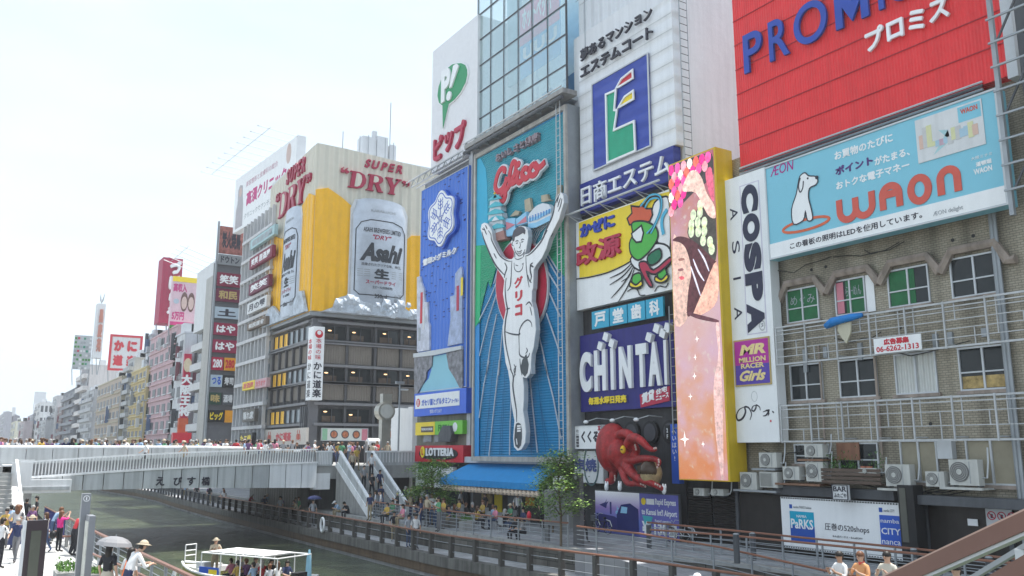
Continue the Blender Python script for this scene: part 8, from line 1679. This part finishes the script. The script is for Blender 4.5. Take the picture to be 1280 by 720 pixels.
def body_mesh(pose, hi=False, sleeves=False, shorts=False):
    key = (pose, hi, sleeves, shorts)
    if key in PM: return PM[key]
    J = skel(pose); names = list(J); E = [('pel','spi'), ('spi','che'), ('che','nec'), ('nec','hb'), ('hb','hd'), ('hd','ht')]
    for s in ('1', '-1'): E += [('che','sh'+s), ('sh'+s,'el'+s), ('el'+s,'wr'+s), ('wr'+s,'ha'+s), ('pel','hp'+s), ('hp'+s,'kn'+s), ('kn'+s,'an'+s), ('an'+s,'to'+s)]
    bm = bmesh.new(); lay = bm.verts.layers.skin.verify(); vv = {}
    for k in names:
        v = bm.verts.new(J[k]); v[lay].radius = RAD[base(k)]; v[lay].use_root = (k == 'pel'); vv[k] = v
    for a, b in E: bm.edges.new((vv[a], vv[b]))
    me = bpy.data.meshes.new('sk'); bm.to_mesh(me); bm.free(); o = bpy.data.objects.new('sk', me); COL.objects.link(o)
    m = o.modifiers.new('s', 'SKIN'); m.use_smooth_shade = True; m.branch_smoothing = .3
    s = o.modifiers.new('u', 'SUBSURF'); s.levels = 2 if hi else 1; s.render_levels = s.levels
    dg = bpy.context.evaluated_depsgraph_get(); r = bpy.data.meshes.new_from_object(o.evaluated_get(dg)); bpy.data.objects.remove(o); r.name = 'body'
    if hi:   # five separate bent fingers per hand, rooted in the palm
        b2 = bmesh.new(); b2.from_mesh(r); q = M()
        for sd in ('1', '-1'):
            w, h_ = J['wr'+sd], J['ha'+sd]; d = (h_ - w).normalized(); side = d.cross(Vector((0, 0, 1))); side = side.normalized() if side.length > .1 else Vector((0, 1, 0)); dn = d.cross(side)
            for i, L in enumerate((.062, .072, .068, .052)):
                a = h_ + side * (.026 - .0175 * i) - d * .01; bnd = dn * (.35 * L); q.tube([a, a + d * L * .6 + bnd * .3, a + d * L + bnd], [.0095, .0085, .0065], 5)
            a = w + d * .035 + side * .028; q.tube([a, a + d * .03 + side * .02, a + d * .058 + side * .016], [.011, .010, .008], 5)
        hd = J['hd']; q.tube([hd + Vector((.085, 0, .02)), hd + Vector((.108, 0, -.018))], [.008, .014], 5)
        for sd in (1, -1): q.ell(tuple(hd + Vector((-.005, sd * .085, -.005))), (.018, .012, .03), 6, 4)
        n0 = [b2.verts.new(v) for v in q.v]
        for f_ in q.f: b2.faces.new([n0[i] for i in f_])
        b2.to_mesh(r); b2.free()
    idx = []
    for p in r.polygons:
        c = p.center; bst = min(((c - (J[a] + (J[b] - J[a]) * t)).length, (a if t < .5 else b), a, b, t) for a, b in E for t in (0, .25, .5, .75, 1)); k = base(bst[1]); g = REG[k]
        if not sleeves and k in ('el',) and base(bst[2]) in ('el', 'sh') and (bst[4] > 0.8 or base(bst[2]) == 'el'): g = 0
        if shorts and k in ('kn', 'an') and (c.z < J['kn1'].z - .03 if pose in ('stand', 'walk', 'lean', 'phone', 'photo') else base(bst[2]) == 'kn' or k == 'an'): g = 0
        if k == 'nec' and c.z < J['nec'].z - .02: g = 1
        idx.append(g)
    r.materials.clear()
    for mm in (SKINM, TOPSM[0], BOTSM[0], SHOE): r.materials.append(mm)
    r.polygons.foreach_set('material_index', idx); r.polygons.foreach_set('use_smooth', [True] * len(r.polygons)); r.update()
    PM[key] = r; return r
TOPSM = [pm(n, c) for n, c in TOPS]; BOTSM = [pm(n, c) for n, c in BOTS]; HAIRSM = [mat('hair %d' % i, c, rough=.5, var=.15, sc=6) for i, (n, c) in enumerate(HAIRS)]
def cap_mesh(kind):
    k = ('hair', kind)
    if k in PM: return PM[k]
    q = M()
    if kind == 'short': q.ell((-.012, 0, .018), (.108, .098, .108), 12, 7, -.15, 1.0); q.ell((-.055, 0, -.03), (.06, .083, .09), 10, 5)
    if kind == 'long': q.ell((-.012, 0, .018), (.112, .102, .112), 12, 7, -.15, 1.0); q.ell((-.06, 0, -.10), (.065, .10, .20), 10, 6)
    if kind == 'hat': q.ell((-.0, 0, .03), (.112, .106, .11), 12, 6, 0, 1.0); q.tube([(0, 0, .02), (0, 0, .045)], [.20, .12], 14)
    if kind == 'cap': q.ell((-.0, 0, .03), (.110, .104, .10), 12, 6, -.1, 1.0); q.box(.06, -.07, .03, .19, .07, .045)
    PM[k] = q.mesh('hair' if kind in ('short', 'long') else 'hat', HAIRSM[0], True); return PM[k]
SKIRT = {}
def skirt_mesh(pose, ln_=.5):
    k = ('skirt', pose, ln_)
    if k in PM: return PM[k]
    q = M(); q.tube([(0, 0, 1.02), (0, 0, .92), (.01, 0, .92 - ln_)], [.13, .165, .25], 14, cap=False); PM[k] = q.mesh('skirt', BOTSM[0], True); return PM[k]
pn = 0
def person(pose, loc, face, label, group=None, top=None, bot=None, hair=None, hat=None, hs=None, scale=None, hi=False, shorts=False, sleeves=False, skirt=0, skin=None, shoes=None, bag=None):
    global pn; rr = random
    ti = top if top is not None else rr.randrange(len(TOPS)); bi = bot if bot is not None else rr.randrange(5); hi_ = hair if hair is not None else rr.randrange(len(HAIRS)); hs = hs or ('long' if rr.random() < .4 else 'short')
    mtop = ti if isinstance(ti, bpy.types.Material) else TOPSM[ti]; mbot = bi if isinstance(bi, bpy.types.Material) else BOTSM[bi]; sc = scale or rr.uniform(.93, 1.04)
    t = thing('person', label, 'person', rotz(loc, face, sc), group); pn += 1
    b = put('body', body_mesh(pose, hi, sleeves, shorts), t)
    for s_, mm in zip(b.material_slots, (skin or (SKINM if rr.random() < .6 else SKIN2), mtop, mbot, shoes or SHOE)): s_.link = 'OBJECT'; s_.material = mm
    hd = skel(pose)['hd']; tilt = Matrix.Rotation(.5 if pose == 'hunch' else .15 if pose == 'lean' else 0, 4, 'Y')
    kd = 'hat' if hat == 'hat' else 'cap' if hat == 'cap' else hs
    if hat: h0 = put('hair', cap_mesh('short'), t, Matrix.Translation(hd) @ tilt @ Matrix.Scale(.96, 4)); h0.material_slots[0].link = 'OBJECT'; h0.material_slots[0].material = HAIRSM[hi_]
    h1 = put('hat' if hat else 'hair', cap_mesh(kd), t, Matrix.Translation(hd) @ tilt); h1.material_slots[0].link = 'OBJECT'; h1.material_slots[0].material = (TOPSM[8] if hat == 'hat' else TOPSM[0]) if hat else HAIRSM[hi_]
    if skirt: s1 = put('skirt', skirt_mesh(pose, skirt), t); s1.material_slots[0].link = 'OBJECT'; s1.material_slots[0].material = mbot
    if hi:
        e_ = M()
        for sy in (-1, 1): e_.ell((hd.x + .083, sy * .032, hd.z + .018), (.008, .012, .007), 6, 4)
        part(e_, 'eyes', BLACK, t); part(M().box(hd.x + .078, -.02, hd.z - .045, hd.x + .088, .02, hd.z - .038), 'mouth', mat('lip', (.35, .12, .10)), t)
    if bag: part(M().ell((-.17, 0, 1.2), (.10, .15, .22), 10, 6), 'backpack', bag, t, smooth=True)
    return t
USED = set()
def desc(ti, bi, hi_, hs): return 'in %s with %s,' % (TOPS[ti][0], ('long ' if hs == 'long' else 'short ') + HAIRS[hi_][0])
def crowd(pts, poses, where, group, face=None, z=0, seed=1, kw=None):
    rr = random.Random(seed); st_ = random.getstate(); random.seed(seed)
    for i, p in enumerate(pts):
        ti, bi, hi_ = rr.randrange(len(TOPS)), rr.randrange(5), rr.randrange(len(HAIRS)); hs = 'long' if rr.random() < .4 else 'short'
        w_ = where[i] if isinstance(where, list) else where
        for _ in range(60):
            if desc(ti, bi, hi_, hs) + w_ not in USED: break
            ti, hi_, hs = rr.randrange(len(TOPS)), rr.randrange(len(HAIRS)), rr.choice(('long', 'short'))
        USED.add(desc(ti, bi, hi_, hs) + w_)
        f_ = p[3] if len(p) > 3 else (face if face is not None else rr.uniform(0, 6.28))
        lb = 'person ' + desc(ti, bi, hi_, hs) + ' ' + w_
        if len(lb.split()) > 16: lb = 'person in %s, %s' % (TOPS[ti][0], w_)
        person(rr.choice(poses), (p[0], p[1], p[2] if len(p) > 2 else z), f_, lb, group, ti, bi, hi_, hs=hs, hat=('hat' if rr.random() < .12 else None), **(kw or {}))
    random.setstate(st_)
rr = random.Random(21); pts = []; wh = []
SEC = ['bridge left end', 'left of bridge middle', 'bridge middle', 'right of bridge middle', 'bridge right end']
for k in range(110):
    x = 1.6 + 19.4 * k / 110 + rr.uniform(-.12, .12); y = 64.4 + rr.choice([0, 0, .6, 1.3, 2.2, 3.5]); pts.append((x, y, 3.2, rr.uniform(0, 6.28))); wh.append(('at the parapet, ' if y < 65.2 else 'in the crowd, ') + SEC[min(4, int((x - 1.6) / 3.9))])
crowd(pts, ['stand', 'phone', 'walk'], wh, 'crowd on the bridge', seed=3)
pts = [(17.5 + .45 * k + rr.uniform(-.1, .1), 61.5 + rr.uniform(0, 1.6), 3.2) for k in range(8)]; crowd(pts, ['stand', 'walk'], ['on the ramp top right of the bridge middle'] * 8, 'crowd on the bridge', seed=5)
pts = [(21.8 + .26 * k + rr.uniform(-.1, .1), 60 + rr.uniform(0, 5), 3.1) for k in range(26)]; crowd(pts, ['stand', 'phone', 'walk'], ['above the landing parapet, ' + ('left of the stair top' if k < 9 else 'at the stair top' if k < 16 else 'right of the clock tower') for k in range(26)], 'crowd on the landing', seed=8)
person('walk', (10.4, 59.6, 3.0), 3.1, 'person in a red cap and white top walking along the ramp behind the slats', None, 0, 1, 0, hat='cap')
person('walk', (12.8, 59.8, 3.0), 3.1, 'person in a pale sun hat behind the slatted parapet', None, 8, 2, 0, hat='hat')
def onst(y): return 3.1 * (y - .6) / (5.4)
for i, (x, y, ti, bi, hi_, lab) in enumerate(((.6, 4.6, 8, 1, 2, 'person in a beige jacket near the top of the stairs, left side'), (1.2, 5.3, 13, 2, 2, 'person in a mustard top at the very top of the stairs'), (.9, 3.2, 5, 1, 0, 'man in a grey shirt coming down the left of the stairs'), (1.1, 2.3, 3, 1, 0, 'man in a black waistcoat in the middle of the stairs'), (1.75, 2.5, 4, 1, 0, 'person in dark clothes by the right stair parapet'), (1.2, 1.0, 4, 0, 0, 'person in navy low on the stairs'), (1.9, 4.3, 0, 1, 0, 'person in white high on the right of the stairs'))):
    k_ = int((y - .6) / .3); person('walk' if i % 2 else 'stand', (22.6 + x, 52 + y, (k_ + 1) * 3.1 / 18), -1.57, lab, 'people on the stairs', ti, bi, hi_, hs='short')
pts = []; wh = []
for k in range(15):
    a = PZ(462 + k * 7.2 + rr.uniform(-2, 2), 651 + (k * 7.2) * .16 - (k % 3) * 3.6, 0); pts.append((a.x, a.y, 0, rr.uniform(2.6, 3.8))); wh.append('in the throng below the stairs' + (', left part' if k < 5 else ', middle' if k < 10 else ', right part near the tree'))
crowd(pts, ['stand', 'stand', 'sit', 'phone'], wh, 'throng below the stairs', seed=13)
pts = []; wh = []
for k in range(12):
    a = PZ(480 + k * 8 + rr.uniform(-2, 2), 640 + rr.uniform(-4, 1), 0); pts.append((min(a.x, 28.5), a.y, 0, rr.uniform(0, 6.28))); wh.append('deeper in the throng behind the railing' + (', left part' if k < 6 else ', right part'))
crowd(pts, ['stand', 'walk'], wh, 'throng below the stairs', seed=14)
crowd([(x, y, 0, 3.14 + f_ + (1.57 if f_ > 0 else 1.57)) for x, y, f_ in seats], ['sit'], ['at table ' + TL_[i // 2] + (', street side' if i % 2 else ', river side') for i in range(16)], 'cafe guests', seed=31)
person('stand', (22.6, 42.9, 0), 0.4, 'person in a white top and sun hat standing at the thin wire railing', None, 0, 0, 2, hs='long', hat='hat')
for i, (x, y, lab, ti) in enumerate(((27.8, 46.5, 'dark-clothed person standing in the cafe doorway', 3), (27.9, 43.0, 'person in white standing by the yellow panel', 0), (27.5, 49.0, 'person in grey at the left end of the cafe front', 5), (27.2, 39.5, 'person in black by the white banner', 3))): person('stand', (x, y, 0), 3.3 + i, lab, 'people at the cafe front', ti, 1, 0)
person('sit', (23.0, 35.6, -.12), 3.3, 'person in dark clothes crouching beside the red backpack at the railing', None, 3, 1, 0, hs='short'); person('hunch', (23.1, 34.9, -.1), 3.0, 'person with a red backpack hunched by the tree', None, 5, 1, 0, hs='short', bag=RED)
person('walk', (24.9, 32.9, 0), 4.8, 'person in black trousers walking behind the information board', None, 3, 1, 0)
a = PZ(519, 686, -.9); person('stand', (max(a.x, 20.9), a.y, -.9), -1.7, 'man in a white shirt and dark trousers with a strap on the lower walkway', None, 0, 3, 0, hs='short', hi=True, scale=1.03)
a = PZ(509, 684, -.9); person('stand', (max(a.x, 20.85), a.y - .1, -.9), -1.2, 'person in a pale grey top with a shoulder strap and jeans beside the white shirt', None, 10, 0, 0, hs='short', hi=True, scale=.98)
a = PZ(501, 676, -.9); person('stand', (21.6, a.y, -.9), -1.9, 'person in a black top and brown trousers on the lower walkway', None, 3, 2, 0, hs='short', hi=True)
a = PX(392, 655, 21.2); UMB = mat('umbrella navy', (.04, .05, .14)); person('stand', (21.1, a.y, -.9), -1.6, 'person in grey-violet standing under a navy umbrella on the lower walkway', None, 10, 3, 0, hs='short')
def umbrella(lab, loc, r, m_, tilt=0.0):
    t = thing('umbrella', lab, 'umbrella', Matrix.Translation(loc) @ Matrix.Rotation(tilt, 4, 'Y')); part(M().ell((0, 0, -.12), (r, r, .28), 8, 4, .15, 1.0), 'canopy', m_, t); part(M().tube([(0, 0, -.85), (0, 0, .2)], .012, 5), 'shaft', GREY, t)
    for k in range(8): part(M().tube([(0, 0, .155), (r * .96 * math.cos(k * math.pi/4), r * .96 * math.sin(k * math.pi/4), -.08)], .006, 3), 'rib', GREY, t)
    return t
umbrella('navy umbrella held over the lower walkway', (21.15, a.y - .1, .98), .52, UMB)
pts = [(20.9 + .5 * (k % 3), 60.5 + k * 1.35, -.9, 2.8 + .3 * k) for k in range(10)]; crowd(pts, ['stand', 'lean', 'walk'], ['under the bridge, ' + ('near side' if k < 4 else 'middle' if k < 7 else 'far side') for k in range(10)], 'people under the bridge', seed=17)
pts = [(20.9 + .6 * (k % 2), 80.5 + k * 2.6, -.9, 1.5 + 3.14 * (k % 2)) for k in range(8)]; crowd(pts, ['walk', 'stand'], ['on the far walkway' + (', nearer ones' if k < 4 else ', farther ones') for k in range(8)], 'strollers beyond the bridge', seed=18)
for i, (u, lab, ti, bi) in enumerate(((424, 'man in a pale blue shirt and cap hunched on the wall edge under the stairs', 9, 2), (435, 'person in black sitting on the wall edge under the stairs', 3, 1))):
    a = PX(u, 645, 22.25); person('hunch', (22.3, a.y, -.30), 3.14 + .3 * i, lab, None, ti, bi, 0, hs='short', hat='cap' if i == 0 else None, hi=True)
B_ = mat('cloth orange', (.62, .30, .13)); RDS = mat('scarf red', (.55, .08, .06))
struct(M().box(17.4, 3, -.35, 23.2, 17.5, -.01), 'bank_platform', CONC)
sp_ = []
for i, (u, v) in enumerate(((1053, 690), (1079, 690), (1112, 690))):
    r_ = ray(u, v); X_3 = 18.7; p_ = EYE + r_ * (X_3 / r_.x); sp_.append(p_)
for i, (p_, lab, mt_, hr) in enumerate(zip(sp_, ('young man in a white shirt at the lower right railing, leftmost of three', 'young man in an orange shirt and red scarf between two in white', 'dark-haired man in a cream jacket with a hand to his mouth'), (TOPSM[0], B_, mat('cloth cream', (.50, .47, .40))), (0, 3, 0))):
    t = person('phone', (p_.x - .1, p_.y, p_.z - 1.70), 2.95 + .15 * i, lab, None, mt_, [0, 2, 2][i], hr, hs='short', hi=True, sleeves=True, scale=1.0)
    if i == 1: part(M().tube([(.0, .06, 1.47), (.07, 0, 1.45), (.0, -.06, 1.47), (-.06, 0, 1.49), (.0, .06, 1.47)], .035, 6), 'scarf', RDS, t)
r_ = ray(1195, 702); p_ = EYE + r_.normalized() * 19; person('stand', (p_.x, p_.y, p_.z - 1.72), 3.0, 'dark-haired man in a navy jacket at the bottom edge under the brown handrail', None, 4, 1, 0, hs='short', hi=True, sleeves=True)
p_ = EYE + ray(873, 713).normalized() * 22; person('stand', (p_.x, p_.y, p_.z - 1.72), 2.6, 'person in a pale red-striped hat cut by the bottom edge on the walkway', None, 0, 1, 0, hs='short', hat='cap')
def L_(u, v, z=0.0): return PZ(u, v, z)
GW = mat('cloth heather', (.42, .41, .42)); NVS = mat('cloth navy skirt', (.035, .045, .12)); HPK = mat('cloth hot pink', (.78, .04, .26), .7)
a = L_(17, 687); person('phone', a, 1.7, 'woman in a heather grey top and long navy skirt on the left terrace', None, GW, NVS, 3, hs='long', hi=True, skirt=.72, scale=1.08)
a = L_(72, 690); person('photo', a, .55, 'woman in a bright pink jacket raising a camera on the left terrace', None, HPK, 1, 3, hs='long', hi=True, sleeves=True, scale=.97); p2 = a
g = thing('handbag', 'black shoulder bag hanging at the hip of the pink-jacketed woman', 'bag', (a.x - .25, a.y - .1, .72)); part(M().ell((0, 0, 0), (.14, .17, .18), 10, 6), 'bag_body', BLACK, g, smooth=True); part(M().tube([(0, -.1, .1), (.05, 0, .62), (0, .1, .1)], .012, 4), 'strap', BLACK, g)
a = L_(4, 683); person('stand', a, 1.2, 'small child in a white top at the left edge', None, 0, 1, 0, hs='short', scale=.62); a = L_(-3, 676); person('hunch', (a.x, a.y, 0), 1.0, 'dark-clothed person beside the pushchair at the left edge', None, 3, 1, 0, scale=1.0)
for i, (u, v) in enumerate(((30, 660), (36, 659), (43, 660))):
    a = L_(u, v + 2); person('stand' if i != 1 else 'hunch', (a.x, a.y, 0), 1.2 + i, ('left', 'middle', 'right')[i] + ' one of three people in black by the navy slatted fence', 'three people in black', 3, 1, 0, hs='short')
a = L_(63, 680); person('lean', (min(a.x, 4.35), a.y, 0), .2, 'person in a white top with blue sleeves leaning on the terrace railing', None, 9, 0, 3, hs='short', hi=True)
a = L_(92, 694); person('lean', (min(a.x, 4.5), a.y, 0), .4, 'dark-haired person in a red and white top leaning over the railing', None, 7, 1, 0, hs='short', hi=True); a = L_(99, 694); person('lean', (min(a.x + .1, 4.6), a.y - .2, 0), .2, 'brown-haired person in black leaning over the railing beside the mast', None, 3, 1, 2, hs='long', hi=True)
a = L_(10, 676); person('stand', a, 1.5, 'person in a pale blue top raising an arm near the white stair rail', None, 9, 0, 0, hs='short')
p_ = EYE + ray(179, 680).normalized() * 24.2; person('lean', (p_.x - .32, p_.y, p_.z - 1.66), .25, 'man in a white long-sleeved shirt and sun hat leaning on the copper railing', None, 0, 4, 0, hs='short', hat='hat', hi=True, sleeves=True, scale=1.05)
g = thing('shoulder_bag', 'orange shoulder bag carried by the man in the sun hat', 'bag', (p_.x - .50, p_.y - .28, p_.z - .95)); part(M().ell((0, 0, 0), (.12, .08, .19), 10, 6), 'bag_body', mat('bag orange', (.62, .15, .04)), g, smooth=True); part(M().tube([(0, 0, .15), (.12, .12, .6)], .012, 4), 'strap', mat('bag orange', (.62, .15, .04)), g)
p_ = EYE + ray(169, 685).normalized() * 24.9; person('stand', (p_.x - .1, p_.y, p_.z - 1.66), .6, 'person in a white blouse half hidden behind the man in the sun hat', None, 0, 1, 0, hs='long')
p_ = EYE + ray(137, 682).normalized() * 25.5; person('stand', (p_.x, p_.y, p_.z - 1.6), .8, 'woman in a black top under a silver grey parasol by the railing', None, 3, 5, 0, hs='long', hi=True, skirt=.4)
umbrella('silver grey parasol with a white rim tilted over the woman in black', (p_.x + .1, p_.y - .1, p_.z + .08), .46, mat('umbrella silver', (.22, .22, .23), rough=.4), .12)
pts = [(1.2 + .5 * (k % 5) + .1 * k, 35.5 + 1.5 * k, 0) for k in range(9)]; crowd(pts, ['stand', 'walk', 'phone'], ['on the left terrace, ' + ('nearer part' if k < 3 else 'middle part' if k < 6 else 'far part') for k in range(9)], 'people on the left terrace', seed=44)
def OB(x, y, z): return BOAT.matrix_basis @ Vector((x, y, z))
ba = math.atan2(BOAT.matrix_basis[1][0], BOAT.matrix_basis[0][0])
person('phone', OB(5.75, .15, .35), ba + 2.6, 'boatman in a beige shirt and white bucket hat standing in the tour boat', None, 8, 2, 0, hs='short', hat='hat', hi=True, scale=1.04)
k = 0
for x in (1.35, 2.45, 3.55, 4.65):
    for y in (-.55, 0, .55):
        if (x, y) in ((4.65, .55),): continue
        ti = [4, 0, 10, 3, 7, 9, 0, 12, 13, 5, 6][k]; person('sit', OB(x, y, .02), ba + (0 if k % 3 else 3.0), 'seated passenger in a %s top, %s row of the tour boat' % (TOPS[ti][0], ('stern', 'second', 'third', 'front')[int((x - 1.3) / 1.1)]), 'tour boat passengers', ti, 1, [0, 2, 3, 0, 4][k % 5]); k += 1

# ================================================================== haze
hz = M().box(-310, -60, -4.2, 360, 1320, 62); hm = bpy.data.materials.new('haze'); hm.use_nodes = True; nt = hm.node_tree; nt.nodes.clear(); ou = nt.nodes.new('ShaderNodeOutputMaterial'); pv = nt.nodes.new('ShaderNodeVolumePrincipled'); pv.inputs['Color'].default_value = (.93, .96, 1, 1); pv.inputs['Density'].default_value = .0005; pv.inputs['Anisotropy'].default_value = .3; nt.links.new(pv.outputs[0], ou.inputs['Volume'])
ho = part(hz, 'haze', hm, None); ho['kind'] = 'stuff'
SC.cycles.volume_bounces = 0
